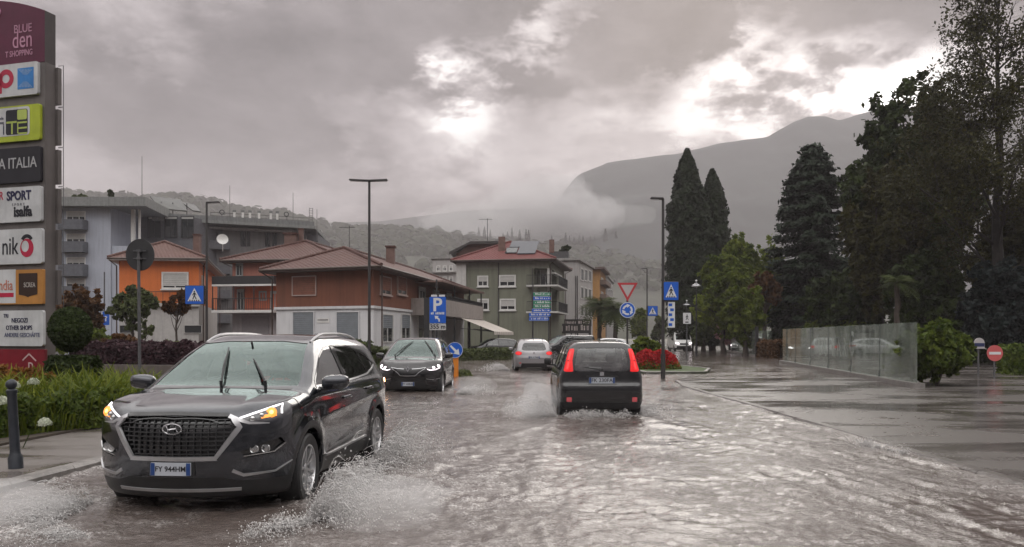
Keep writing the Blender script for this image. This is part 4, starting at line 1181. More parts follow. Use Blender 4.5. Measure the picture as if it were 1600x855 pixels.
# ------------------------------------------------------------------ black people carrier following the SUV
def build_mpv():
    sp = dict(top=[(-2.2, .9), (-2.05, 1.2), (-1.9, 1.45), (-1.5, 1.59), (-.6, 1.65), (.1, 1.645), (.4, 1.60), (.8, 1.42), (1.3, 1.13), (1.42, 1.08), (1.7, 1.02), (2.0, .93), (2.13, .84), (2.3, .6)],
        front=[(0, 1.95), (.25, 2.09), (.45, 2.14), (.6, 2.15), (.75, 2.13), (.88, 2.06), (1.1, 1.9)], rear=[(0, -2.0), (.4, -2.1), (.9, -2.1), (1.3, -1.95), (1.7, -1.75)],
        plan=[(-2.2, .8), (-1.5, .905), (0, .925), (1.4, .92), (1.8, .885), (2.1, .80), (2.3, .74)],
        inset=[(0, .09), (.22, .06), (.4, .015), (.7, .0), (.9, .008), (1.02, .03), (1.1, .07), (1.35, .16), (1.55, .26), (1.7, .36)],
        crown=([-2, 0, .6, 1.3, 2.1], [.05, .045, .05, .05, .08]), hoodcrease=[(1.4, 2.1, .45, .02, .014)],
        axles=(1.367, -1.367), wr=.34, arch=.38, archin=.5, flare=(.025, .09), rim=.25, ww=.2, track=.90, fcurve=(.50, 2.4), rcurve=(.25, 3), bottom=.19, k=(.13, .10), rear_x=-2.15, front_x=2.17, height=1.66, width=1.86)
    pb = paint('mpv_black', (0.011, 0.010, 0.012), .2, .3)
    hl = [(.47, .80), (.60, .715), (.80, .74), (.93, .83), (.93, .93), (.84, .92), (.66, .85)]
    o = dict(paint=pb, clad=[(-2.4, .05), (2.4, .05), (2.4, .30), (-2.4, .30)], clad_front=[(-1, .05), (1, .05), (1, .28), (.5, .33), (.5, .44), (-.5, .44), (-.5, .33), (-1, .28)],
        doors=[dict(poly=[(.9, .34), (.92, .8), (.85, 1.04), (.3, 1.5), (-.18, 1.55), (-.2, .34)], win=[(.82, 1.06), (.38, 1.44), (.2, 1.5), (-.1, 1.52), (-.12, 1.05)], handle=(-.05, .93)),
               dict(poly=[(-.22, .34), (-.2, 1.55), (-1.0, 1.52), (-1.2, 1.1), (-1.0, .7), (-.9, .34)], win=[(-.24, 1.05), (-.22, 1.52), (-.95, 1.49), (-1.1, 1.08)], handle=(-1.0, .95))],
        quarters=[[(1.18, 1.07), (.90, 1.06), (.62, 1.28)], [(-1.15, 1.1), (-1.02, 1.47), (-1.5, 1.42), (-1.75, 1.2)]],
        ws=[(-.76, 1.11), (.76, 1.11), (.72, 1.2), (.62, 1.42), (.55, 1.565), (.3, 1.59), (-.3, 1.59), (-.55, 1.565), (-.62, 1.42), (-.72, 1.2)], ws_x=1.5,
        lamps=[('headlight', 'front', hl, M_lamp)],
        hood=[(1.42, -.72), (1.42, .72), (1.8, .72), (2.0, .58), (2.07, 0), (2.0, -.58), (1.8, -.72)],
        regions=[('grille', 'front', [(-.46, .80), (-.30, .69), (-.2, .60), (.2, .60), (.30, .69), (.46, .80), (.12, .765), (-.12, .765)], M_gloss, .02), ('lower_grille', 'front', rounded(-.48, .48, .45, .55, .04), M_blackpl, .02)],
        seams=[[(.91, .34), (.93, .8), (.86, 1.04)], [(-.21, .34), (-.19, 1.5)]], win_trim=[([(1.2, 1.05), (0, 1.03), (-1.7, 1.12)], .02), ([(1.2, 1.07), (.6, 1.33), (.2, 1.53), (-.5, 1.55), (-1.5, 1.46)], .02), ([(-.17, 1.04), (-.16, 1.53)], .1)],
        chrome=[('front', [(.48, .815), (.30, .785), (.11, .775)], .020), ('front', [(-.48, .815), (-.30, .785), (-.11, .775)], .020),
                ('front', [(.46, .785), (.30, .68), (.21, .592), (0, .585), (-.21, .592), (-.30, .68), (-.46, .785)], .018), ('front', [(.50, .50), (.66, .47), (.84, .50)], .015), ('front', [(-.50, .50), (-.66, .47), (-.84, .50)], .015)],
        mirror=((.86, .90, 1.12), (.13, .23, .16)), cabin=(1.15, 1.03, -1.5, .7), seats=[(-.25, [(.37, .5), (-.37, .5)], .52, 1.30), (-1.1, [(.4, .5), (-.4, .5)], .52, 1.26)])
    car, root, L = build_car('people_carrier', 'black people carrier with lit headlights and glowing orange fog lamp behind the SUV', sp, .028, o)
    for i, sg in enumerate((1, -1)):
        b = MB()
        car.ribbon(b, 'front', [(sg * .52, .765), (sg * .60, .738), (sg * .74, .752), (sg * .84, .80)], .018, .004)
        for yy, zz, r in ((.68, .80, .045), (.80, .84, .048)):
            q, g = car.hit('front', [(sg * yy, zz)]); Mq = Matrix.Translation(Vector(q[0])) @ Vector(g[0] * .5 + np.array([.7, 0, 0])).to_track_quat('X', 'Z').to_matrix().to_4x4()
            b.lathe([(r, .004), (r * .8, .014), (.001, .018)], 18, 0, Mq, axis='X')
        b.build('lamp_beam', M_head, L[i], smooth=.7)
    q, g = car.hit('front', [(-.70, .47)]); f = MB(); f.lathe([(.062, .0), (.062, .012), (.001, .018)], 18, 0, Matrix.Translation(Vector(q[0])), axis='X'); fo = f.build('fog_light', M_fogon, root, smooth=.7)
    q, g = car.hit('front', [(.70, .47)]); f = MB(); f.lathe([(.062, .0), (.062, .012), (.001, .018)], 18, 0, Matrix.Translation(Vector(q[0])), axis='X'); f.build('fog_light', M_lamp, root, smooth=.7)
    p, n_ = car.hit('front', [(0, .775), (0, .37)]); M = face_M(Vector(p[0]) + Vector((.008, 0, 0)), (0, 1, 0), (-.1, 0, 1)); e = MB()
    dia = [(0, .085), (.055, 0), (0, -.085), (-.055, 0)]; inn = [(0, .048), (.026, 0), (0, -.048), (-.026, 0)]
    vs = [(a, b, z) for z in (0, .012) for poly in (dia, inn) for a, b in poly]
    fs = []
    for k in range(4):
        j = (k + 1) % 4; fs += [(8 + k, 8 + j, 12 + j, 12 + k), (k, j, 8 + j, 8 + k), (12 + k, 12 + j, 4 + j, 4 + k)]
    e.add(vs, fs, 0, M); e.build('emblem', M_chrome, root)
    number_plate(root, (p[1][0] + .012, 0, .36), 1, 'FT 608LB', .36, .11)
    def onws(y, z):
        q, _ = car.hit('front', [(y, z)]); return Vector(q[0]) + Vector((.022, 0, .016))
    wiper(root, onws(-.50, 1.13), onws(-.12, 1.50)); wiper(root, onws(.66, 1.13), onws(.30, 1.52))
    th = math.radians(-91.5); fwd = Vector((math.cos(th), math.sin(th), 0))
    root.rotation_euler = (0, 0, th); root.location = Vector((PX(637, 22.2), 22.2, ROADZ - .06)) - fwd * 2.15
    car.bm.free(); return root
build_mpv()

# ------------------------------------------------------------------ compact hatchback used for the silver one ahead and the parked cars
def hatch_spec(kz=1.0, kx=1.0, kw=1.0, boxy=0.0):
    b = boxy
    sp = dict(top=[(-2.25, .80), (-2.12, 1.0 + .2 * b), (-1.95, 1.22 + .22 * b), (-1.65, 1.38 + .1 * b), (-1.2, 1.455), (-.3, 1.49), (.2, 1.475), (.5, 1.39), (.95, 1.15), (1.25, .985), (1.35, .95), (1.7, .89), (1.98, .79), (2.1, .70), (2.25, .5)],
        front=[(0, 1.95), (.25, 2.06), (.45, 2.12), (.6, 2.12), (.75, 2.06), (.95, 1.9)], rear=[(0, -2.0), (.25, -2.11), (.45, -2.175), (.6, -2.18), (.75, -2.15), (.95, -2.10), (1.15, -1.98 - .08 * b), (1.35, -1.75 - .25 * b), (1.6, -1.5 - .4 * b)],
        plan=[(-2.3, .74), (-2.05, .82), (-1.5, .885), (0, .895), (1.4, .885), (1.8, .84), (2.1, .75), (2.3, .68)],
        inset=[(0, .09), (.2, .06), (.36, .02), (.6, .0), (.8, .004), (.9, .025), (.98, .065), (1.2, .145), (1.4, .24), (1.55, .34)],
        crown=([-2, 0, .6, 1.3, 2.1], [.06, .045, .05, .05, .08]), crease=[(1.0, .66, -1.9, .76, .05, .012)],
        axles=(1.30, -1.30), wr=.31, arch=.355, archin=.5, flare=(.022, .09), rim=.215, ww=.2, track=.87, fcurve=(.42, 2.4), rcurve=(.28, 2.8), bottom=.18, k=(.13, .10), rear_x=-2.19, front_x=2.13, height=1.5, width=1.8)
    if kz != 1 or kx != 1 or kw != 1:
        for k in ('top',): sp[k] = [(x * kx, z * kz) for x, z in sp[k]]
        for k in ('front', 'rear'): sp[k] = [(z * kz, x * kx) for z, x in sp[k]]
        sp['plan'] = [(x * kx, y * kw) for x, y in sp['plan']]; sp['inset'] = [(z * kz, y) for z, y in sp['inset']]
        sp['crown'] = ([x * kx for x in sp['crown'][0]], sp['crown'][1]); sp['crease'] = [(a * kx, c * kz, d * kx, e * kz, w, m) for a, c, d, e, w, m in sp['crease']]
        sp['axles'] = tuple(a * kx for a in sp['axles']); sp['rear_x'] *= kx; sp['front_x'] *= kx; sp['height'] *= kz; sp['width'] *= kw; sp['track'] *= kw
        for k in ('wr', 'arch', 'rim'): sp[k] *= (kz + 1) / 2
    return sp
def hatch_opts(pnt, kz=1.0, kx=1.0, kw=1.0, boxy=0.0, tail=None, head=None, lit=M_taildim, hl=M_lamp):
    S2 = lambda poly: [(x * kx, z * kz) for x, z in poly]
    R2 = lambda poly: [(y * kw, z * kz) for y, z in poly]
    b = boxy
    return dict(paint=pnt, clad=S2([(-2.4, .05), (2.4, .05), (2.4, .25), (-2.4, .25)]), clad_rear=R2([(-.60, .22), (.60, .22), (.56, .40), (-.56, .40)]), clad_front=R2([(-.6, .2), (.6, .2), (.55, .45), (-.55, .45)]),
        doors=[dict(poly=S2([(.9, .28), (.92, .7), (.80, .93), (.3, 1.33), (-.18, 1.39), (-.2, .28)]), win=S2([(.80, .95), (.36, 1.29), (.15, 1.36), (-.10, 1.375), (-.12, .95)]), handle=(-.05 * kx, .82 * kz)),
               dict(poly=S2([(-.22, .28), (-.2, 1.39), (-.95, 1.35), (-1.15, 1.0), (-1.0, .66), (-.9, .28)]), win=S2([(-.24, .95), (-.22, 1.375), (-.85, 1.345), (-1.08, .98)]), handle=(-1.0 * kx, .85 * kz), glass=M_privg)],
        quarters=[S2([(-1.15, 1.0), (-.95, 1.33), (-1.3, 1.28 + .05 * b), (-1.6, 1.12 + .08 * b)])],
        hatch=R2([(-.60, .60), (.60, .60), (.58, .85), (.56, 1.0), (.50, 1.36), (-.50, 1.36), (-.56, 1.0), (-.58, .85)]),
        ws=R2([(-.72, .985), (.72, .985), (.60, 1.2), (.53, 1.375), (.3, 1.41), (-.3, 1.41), (-.53, 1.375), (-.60, 1.2)]), ws_x=1.45 * kx,
        rw=R2([(-.56, 1.0), (-.45, .955), (.45, .955), (.56, 1.0), (.49, 1.23), (.42, 1.29), (-.42, 1.29), (-.49, 1.23)]), rglass=M_privg,
        lamps=[('tail_light', 'rear', R2(tail or [(.52, .80), (.62, .76), (.86, .78), (.88, .90), (.80, .93), (.56, .90)]), lit), ('headlight', 'front', R2(head or [(.50, .66), (.62, .62), (.84, .66), (.86, .78), (.74, .77)]), hl)],
        hood=S2([(1.36, -.70), (1.36, .70), (1.75, .70), (1.98, .5), (2.03, 0), (1.98, -.5), (1.75, -.70)]),
        regions=[('grille', 'front', R2([(-.45, .56), (.45, .56), (.48, .66), (-.48, .66)]), M_blackpl, .015)],
        seams=[S2([(.91, .28), (.93, .7), (.81, .93)]), S2([(-.21, .28), (-.19, 1.36)]), S2([(-.9, .28), (-1.0, .66), (-1.15, 1.0)])],
        win_trim=[(S2([(.85, .935), (0, .93), (-1.1, .96), (-1.62, 1.08)]), .02), (S2([(.84, .95), (.34, 1.31), (.1, 1.39), (-.6, 1.39), (-1.3, 1.32)]), .02), (S2([(-.17, .94), (-.16, 1.38)]), .09)],
        trim=[('rear', R2([(-.56, .60), (.56, .60)]), .010)], mirror=((.82 * kx, .85 * kw, 1.0 * kz), (.11, .20, .14)), cabin=(1.05 * kx, .93 * kz, -1.4 * kx, .66 * kw),
        seats=[(-.3 * kx, [(.36, .48), (-.36, .48)], .48 * kz, 1.20 * kz), (-1.1 * kx, [(.36, .5), (-.36, .5)], .46 * kz, 1.14 * kz)])
def hatch_plates(car, root, rtxt, ftxt=None, kz=1.0):
    p, _ = car.hit('rear', [(0, .66 * kz), (0, .86 * kz)]); number_plate(root, (p[0][0] - .012, 0, .66 * kz), -1, rtxt, .50, .11)
    e = MB(); e.lathe([(.045, 0), (.045, .008), (.03, .012), (.001, .012)], 20, 0, Matrix.Translation(Vector(p[1])) @ Matrix.Rotation(PI, 4, 'Z'), axis='X'); e.build('emblem', M_chrome, root, smooth=.6)
    if ftxt:
        p, _ = car.hit('front', [(0, .45 * kz)]); number_plate(root, (p[0][0] + .012, 0, .45 * kz), 1, ftxt, .36, .11)
silver = paint('silver_paint', (0.30, 0.29, 0.30), .3, .5)
lt = ellipse(.69, .84, .145, .082, 24)
c_, silver_root, L_ = build_car('silver_hatchback', 'silver grey hatchback with lit oval tail lights, ahead of the black car at the roundabout', hatch_spec(1.03, 1.0, 1.0), .035, hatch_opts(silver, 1.03, tail=lt, lit=M_tail))
for i_, sg_ in enumerate((1, -1)):
    b_ = MB(); c_.ribbon(b_, 'rear', [(sg_ * .62, .865), (sg_ * .74, .872)], .07, .006); b_.build('lamp_core', M_tailhot, L_[i_], smooth=.6)
b_ = MB(); c_.ribbon(b_, 'rear', [(-.64, .42), (-.58, .43)], .06, .006); c_.ribbon(b_, 'rear', [(.58, .43), (.66, .42)], .06, .006); b_.build('reflector', M_reflglow, silver_root)
b_ = MB()
for k_ in (-1, 0, 1): b_.cyl((-1.45, k_ * .42, 1.45), (-1.53, k_ * .42, 1.53), .015, .008, 6)
b_.build('roof_fin', M_blackpl, silver_root)
hatch_plates(c_, silver_root, 'EB 517KR', kz=1.03); place(silver_root, PX(832, 36), 36 + 2.18, 92); c_.bm.free()

# dark estate entering the roundabout from the right, parked and distant cars
darkp = paint('dark_estate_paint', (0.018, 0.018, 0.020), .25, .4)
c_, r_, L_ = build_car('dark_estate', 'dark tall estate with pale reflecting bonnet, turning between the silver car and the palms', hatch_spec(1.17, 1.06, 1.03, 1.0), .045, hatch_opts(darkp, 1.17, 1.06, 1.03, 1.0))
place(r_, PX(884, 58), 58, 205); c_.bm.free()
c_, r_, L_ = build_car('black_hatchback', 'black hatchback parked side on under the cream awning', hatch_spec(1.0, .97), .05, hatch_opts(paint('black_paint', (.012, .012, .013), .25, .3)))
place(r_, PX(772, 64), 64, 196); c_.bm.free()
c_, r_, L_ = build_car('silver_sedan', 'silver car with dim red tail light parked behind the glass screen', hatch_spec(1.04, 1.05), .045, hatch_opts(paint('pale_silver_paint', (.42, .42, .43), .3, .4), 1.04, 1.05, lit=M_tail))
place(r_, PX(1296, 54), 54, 58, 0.0); c_.bm.free()
c_, r_, L_ = build_car('white_hatchback', 'white car with lit headlights behind the far glass screen', hatch_spec(1.06, .98), .05, hatch_opts(paint('white_paint', (.62, .62, .62), .35, .0), 1.06, .98, hl=M_head))
place(r_, PX(1170, 78), 78, 216, 0.0); c_.bm.free()
c_, r_, L_ = build_car('grey_hatchback', 'grey car with lit headlights waiting at the far end of the near glass screen', hatch_spec(1.02, .98), .05, hatch_opts(paint('mid_grey_paint', (.12, .12, .125), .3, .4), 1.02, .98, hl=M_head))
place(r_, PX(1243, 62), 62, 262, 0.0); c_.bm.free()
c_, r_, L_ = build_car('pale_hatchback', 'pale car beyond the black hatchback with only its roof showing', hatch_spec(1.0, 1.0), .06, hatch_opts(paint('pale_paint', (.5, .5, .51), .3, .2)))
place(r_, PX(944, 70), 70, 190); c_.bm.free()

# white panel van far down the road
def build_van():
    sp = dict(top=[(-2.75, 1.6), (-2.6, 2.1), (-2.4, 2.25), (-1, 2.32), (.6, 2.30), (1.1, 2.2), (1.6, 1.75), (1.95, 1.35), (2.3, 1.15), (2.55, .95), (2.8, .6)], front=[(0, 2.4), (.3, 2.55), (.6, 2.6), (.9, 2.52), (1.2, 2.3), (2, 1.8)],
        rear=[(0, -2.5), (.5, -2.6), (1.5, -2.58), (2.3, -2.5)], plan=[(-2.8, .90), (-2.2, .97), (1.6, .96), (2.3, .88), (2.8, .72)], inset=[(0, .08), (.4, .02), (.8, 0), (1.2, .02), (1.8, .09), (2.2, .17), (2.4, .28)],
        crown=([-3, 0, 2, 3], [.05, .05, .06, .08]), axles=(1.6, -1.6), wr=.33, arch=.38, archin=.55, rim=.21, ww=.21, track=.93, fcurve=(.35, 2.6), rcurve=(.08, 4), bottom=.2, k=(.14, .10), rear_x=-2.64, front_x=2.63, height=2.34, width=1.96)
    o = dict(paint=paint('van_white', (.66, .66, .65), .4, 0), clad=[(-3, .05), (3, .05), (3, .4), (-3, .4)], clad_front=[(-.8, .2), (.8, .2), (.75, .62), (-.75, .62)],
        doors=[dict(poly=[(1.55, .45), (1.6, 1.0), (1.5, 1.3), (.95, 1.95), (.5, 1.98), (.48, .45)], win=[(1.48, 1.22), (1.0, 1.80), (.60, 1.85), (.58, 1.22)], handle=(.55, 1.05))], seams=[[(.47, .45), (.49, 1.95)], [(-.9, .45), (-.9, 2.1)]],
        ws=[(-.78, 1.28), (.78, 1.28), (.72, 1.9), (-.72, 1.9)], ws_x=2.3, lamps=[('headlight', 'front', [(.5, .80), (.85, .84), (.86, 1.02), (.60, .95)], M_head)], regions=[('grille', 'front', [(-.45, .72), (.45, .72), (.45, .92), (-.45, .92)], M_blackpl, .02)],
        mirror=((1.35, .95, 1.35), (.14, .2, .3)), mirror_mat=M_blackpl, wheel='steel', rims=[M_rimdark, M_rimdark], cabin=(1.9, 1.2, 0, .8), seats=[(.6, [(.5, .5), (-.5, .5)], .7, 1.5)])
    car, root, L = build_car('white_van', 'white van coming down the far road behind the right hand lamp post', sp, .06, o)
    place(root, PX(1062, 88), 88, -91); car.bm.free()
build_van()
# ================================================================== buildings
def wpart(mb, name, mats, parent, smooth=False, fixn=True):
    """part whose mesh was written in world coordinates"""
    o = mb.build(name, mats, parent, smooth, fixn)
    L = Vector((0, 0, 0)); p = parent
    while p is not None: L += p.location; p = p.parent
    o.matrix_parent_inverse = Matrix.Translation(-L) if parent.type == 'EMPTY' else Matrix.Identity(4)
    return o
class Fac:
    """vertical facade plane through a -> b (world xy), outward side towards the camera side given by the right-hand rule"""
    def __init__(s, a, b):
        s.a = Vector((a[0], a[1])); d = Vector((b[0] - a[0], b[1] - a[1])); s.L = d.length; s.u = d.normalized(); s.n = Vector((s.u.y, -s.u.x))
    def px(s, px, py):
        """photo pixel -> (along, height) on this plane"""
        r = Vector(((px - 800) / FPX, 1.0)); den = r.dot(s.n); t = s.a.dot(s.n) / den
        q = r * t - s.a; return q.dot(s.u), CAMH - (py - HORIZON) / FPX * t
    def rect(s, x0, y0, x1, y1):
        a = s.px(x0, y0); b = s.px(x1, y1); return min(a[0], b[0]), max(a[0], b[0]), min(a[1], b[1]), max(a[1], b[1])
    def P(s, u, z, o=0.0):
        q = s.a + s.u * u + s.n * o; return (q.x, q.y, z)
    def box(s, mb, u0, u1, z0, z1, o0, o1, m=0):
        vs = [s.P(u, z, o) for o in (o0, o1) for u, z in ((u0, z0), (u1, z0), (u1, z1), (u0, z1))]
        return mb.add(vs, [(0, 1, 2, 3), (7, 6, 5, 4), (0, 4, 5, 1), (1, 5, 6, 2), (2, 6, 7, 3), (3, 7, 4, 0)], m)
    def M(s, u, z, o): return face_M(s.P(u, z, o), (s.u.x, s.u.y, 0), (0, 0, 1))
M_pane = mat('window_glass_dark', (0.02, 0.023, 0.025), 0.06, spec=0.8)
M_frame = mat('window_frame_white', (0.62, 0.61, 0.59), 0.5, var=0.1)
M_shut = mat('roller_shutter', (0.48, 0.47, 0.45), 0.6, var=0.08)
M_shutd = mat('roller_shutter_grey', (0.20, 0.22, 0.24), 0.5, var=0.1)
M_woodshut = mat('brown_shutter', (0.20, 0.075, 0.045), 0.6, var=0.2)
M_iron = mat('dark_iron', (0.02, 0.02, 0.022), 0.5, var=0.2)
M_steel = mat('galvanised_pole', (0.10, 0.10, 0.105), 0.5, 0.3, var=0.2, vscale=5)
M_conc = mat('concrete_grey', (0.27, 0.26, 0.25), 0.75, var=0.2, streak=0.5)
def window(par, f, u0, u1, z0, z1, blind=0.5, bm=None, frame=None, fw=0.09, sill=True, bars=1):
    fr = MB()
    f.box(fr, u0, u0 + fw, z0, z1, .005, .09); f.box(fr, u1 - fw, u1, z0, z1, .005, .09)
    f.box(fr, u0 + fw, u1 - fw, z1 - fw, z1, .005, .088); f.box(fr, u0 + fw, u1 - fw, z0, z0 + fw, .005, .088)
    zb = z1 - fw - (z1 - z0 - 2 * fw) * blind
    for k in range(1, bars + 1):
        c = u0 + (u1 - u0) * k / (bars + 1); f.box(fr, c - .035, c + .035, z0 + fw, max(zb, z0 + fw + .01), .005, .06)
    w = wpart(fr, 'window', frame or M_frame, par)
    def sub(mb, nm, m_):
        o = mb.build(nm, m_, w); return o
    p = MB(); f.box(p, u0 + fw, u1 - fw, z0 + fw, z1 - fw, .004, .02); sub(p, 'pane', M_pane)
    if blind > 0:
        b = MB(); n = max(3, int((z1 - fw - zb) / .12)); h = (z1 - fw - zb) / n
        for k in range(n): f.box(b, u0 + fw, u1 - fw, zb + h * k + .012, zb + h * (k + 1), .022, .045)
        sub(b, 'shutter', bm or M_shut)
    if sill:
        s_ = MB(); f.box(s_, u0 - .08, u1 + .08, z0 - .09, z0 - .005, .005, .16); sub(s_, 'sill', frame or M_frame)
    return w
def tile_mat(name, c):
    m_ = bpy.data.materials.new(name); m_.use_nodes = True; t = NT(m_.node_tree); b = t.n['Principled BSDF']
    g = t.new('ShaderNodeNewGeometry'); sp_ = t.new('ShaderNodeSeparateXYZ'); t.link(g.outputs['Position'], sp_.inputs[0])
    n1 = t.noise(g.outputs['Position'], 0.8, 5, 0.6); n2 = t.noise(g.outputs['Position'], 6.0, 3, 0.6)
    row = t.m('FRACT', t.m('MULTIPLY', sp_.outputs[2], 7.0)); colm = t.m('FRACT', t.m('MULTIPLY', t.m('ADD', sp_.outputs[0], t.m('MULTIPLY', sp_.outputs[1], 0.6)), 3.6))
    c1 = t.mix(n1, tuple(x * .65 for x in c), tuple(x * 1.3 for x in c)); c2 = t.mix(t.m('MULTIPLY', n2, 0.6), c1, tuple(x * .45 for x in c))
    c3 = t.mix(t.m('MULTIPLY', t.sstep(row, 0.78, 0.95), 0.6), c2, tuple(x * .3 for x in c))
    t.link(c3, b.inputs['Base Color']); b.inputs['Roughness'].default_value = 0.62; b.inputs['Specular IOR Level'].default_value = .3
    bu = t.new('ShaderNodeBump'); bu.inputs['Strength'].default_value = 0.45; bu.inputs['Distance'].default_value = .05
    t.link(t.m('ADD', t.m('MULTIPLY', row, .6), t.m('SINE', t.m('MULTIPLY', colm, 6.28))), bu.inputs['Height']); t.link(bu.outputs[0], b.inputs['Normal'])
    return m_
M_tileb = tile_mat('roof_tiles_brown', (0.125, 0.062, 0.052)); M_tiler = tile_mat('roof_tiles_red', (0.19, 0.060, 0.055)); M_tileg = tile_mat('roof_tiles_rust', (0.145, 0.072, 0.058))
def hip_roof(par, A, B, C, ze, zr, tile, fascia, name='roof', thick=.20, inset=None):
    """A-B front eave, B-C side eave; world xy; hip roof with its ridge along the longer side"""
    A, B, C = (Vector(p) for p in (A, B, C)); D = A + (C - B); a = (B - A).length; b = (C - B).length
    if b >= a:
        i = (a / 2 if inset is None else inset) / b; m0 = (A + B) / 2; m1 = (D + C) / 2; R0 = m0 + (m1 - m0) * i; R1 = m0 + (m1 - m0) * (1 - i)
        top = [(A, B, R0), (B, C, R1, R0), (C, D, R1), (D, A, R0, R1)]
    else:
        i = (b / 2 if inset is None else inset) / a; m0 = (A + D) / 2; m1 = (B + C) / 2; R0 = m0 + (m1 - m0) * i; R1 = m0 + (m1 - m0) * (1 - i)
        top = [(A, B, R1, R0), (B, C, R1), (C, D, R0, R1), (D, A, R0)]
    mb = MB(); key = lambda v: v is R0 or v is R1
    for f in top: mb.add([(v.x, v.y, zr if key(v) else ze) for v in f], [tuple(range(len(f)))], 0)
    q = [A, B, C, D]
    for k in range(4):
        u, v = q[k], q[(k + 1) % 4]; mb.add([(u.x, u.y, ze), (v.x, v.y, ze), (v.x, v.y, ze - thick), (u.x, u.y, ze - thick)], [(0, 1, 2, 3)], 1)
    mb.add([(v.x, v.y, ze - thick) for v in q], [(3, 2, 1, 0)], 1)
    o = wpart(mb, name, [tile, fascia], par, fixn=False)
    gu = MB(); cn = (q[0] + q[1] + q[2] + q[3]) / 4
    for k in range(4):
        u, v = q[k], q[(k + 1) % 4]; gu.cyl((u.x, u.y, ze - thick * .35), (v.x, v.y, ze - thick * .35), .075, n=8)
    for v in (q[0], q[1], q[2]):
        w = v + (cn - v).normalized() * 1.12; gu.tube([(v.x, v.y, ze - .1), (w.x, w.y, ze - .55), (w.x, w.y, 0)], .05, 6)
    gu.build('gutter', mat('gutter_brown', (.06, .04, .032), .4, .2, var=.2), o)
    rd = MB(); rr = .11
    for v, w in ((A, R0), (B, R0 if b >= a else R1), (R0, R1), (C, R1), (D, R1 if b >= a else R0)):
        z0 = zr if key(v) else ze; z1 = zr if key(w) else ze
        rd.cyl((v.x, v.y, z0 + .03), (w.x, w.y, z1 + .03), rr, n=8)
    rd.build('ridge_tiles', tile, o, smooth=True)
    return o, R0, R1
def block(par, pts, z0, z1, m_, name='wall'):
    return wpart(MB().prism(pts, z0, z1, 'XY'), name, m_, par)
def base_at(pts): return (sum(p[0] for p in pts) / len(pts), sum(p[1] for p in pts) / len(pts), 0)
def rail(par, f, u0, u1, z0, z1, o, m_=None, name='railing', step=.14):
    mb = MB(); f.box(mb, u0, u1, z1 - .05, z1, o - .03, o + .03)
    f.box(mb, u0, u1, z0 + .06, z0 + .10, o - .015, o + .015)
    n = max(2, int((u1 - u0) / step))
    for k in range(n + 1): c = u0 + (u1 - u0) * k / n; f.box(mb, c - .012, c + .012, z0, z1 - .052, o - .012, o + .012)
    return wpart(mb, name, m_ or M_iron, par)
def inset_rect(A, B, C, d):
    A, B, C = (Vector(p) for p in (A, B, C)); u = (B - A).normalized(); v = (C - B).normalized(); D = A + (C - B)
    return [A + u * d + v * d, B - u * d + v * d, C - u * d - v * d, D + u * d - v * d]
def chimney(roof, x, y, z0, z1, w=.5, m_=None):
    mb = MB().box(x - w / 2, x + w / 2, y - w / 2, y + w / 2, z0, z1); mb.box(x - w * .62, x + w * .62, y - w * .62, y + w * .62, z1 + .002, z1 + .12, 1)
    o = mb.build('chimney', [m_ or mat('chimney_render', (.15, .09, .075), .8, var=.2), M_tileb], roof); return o

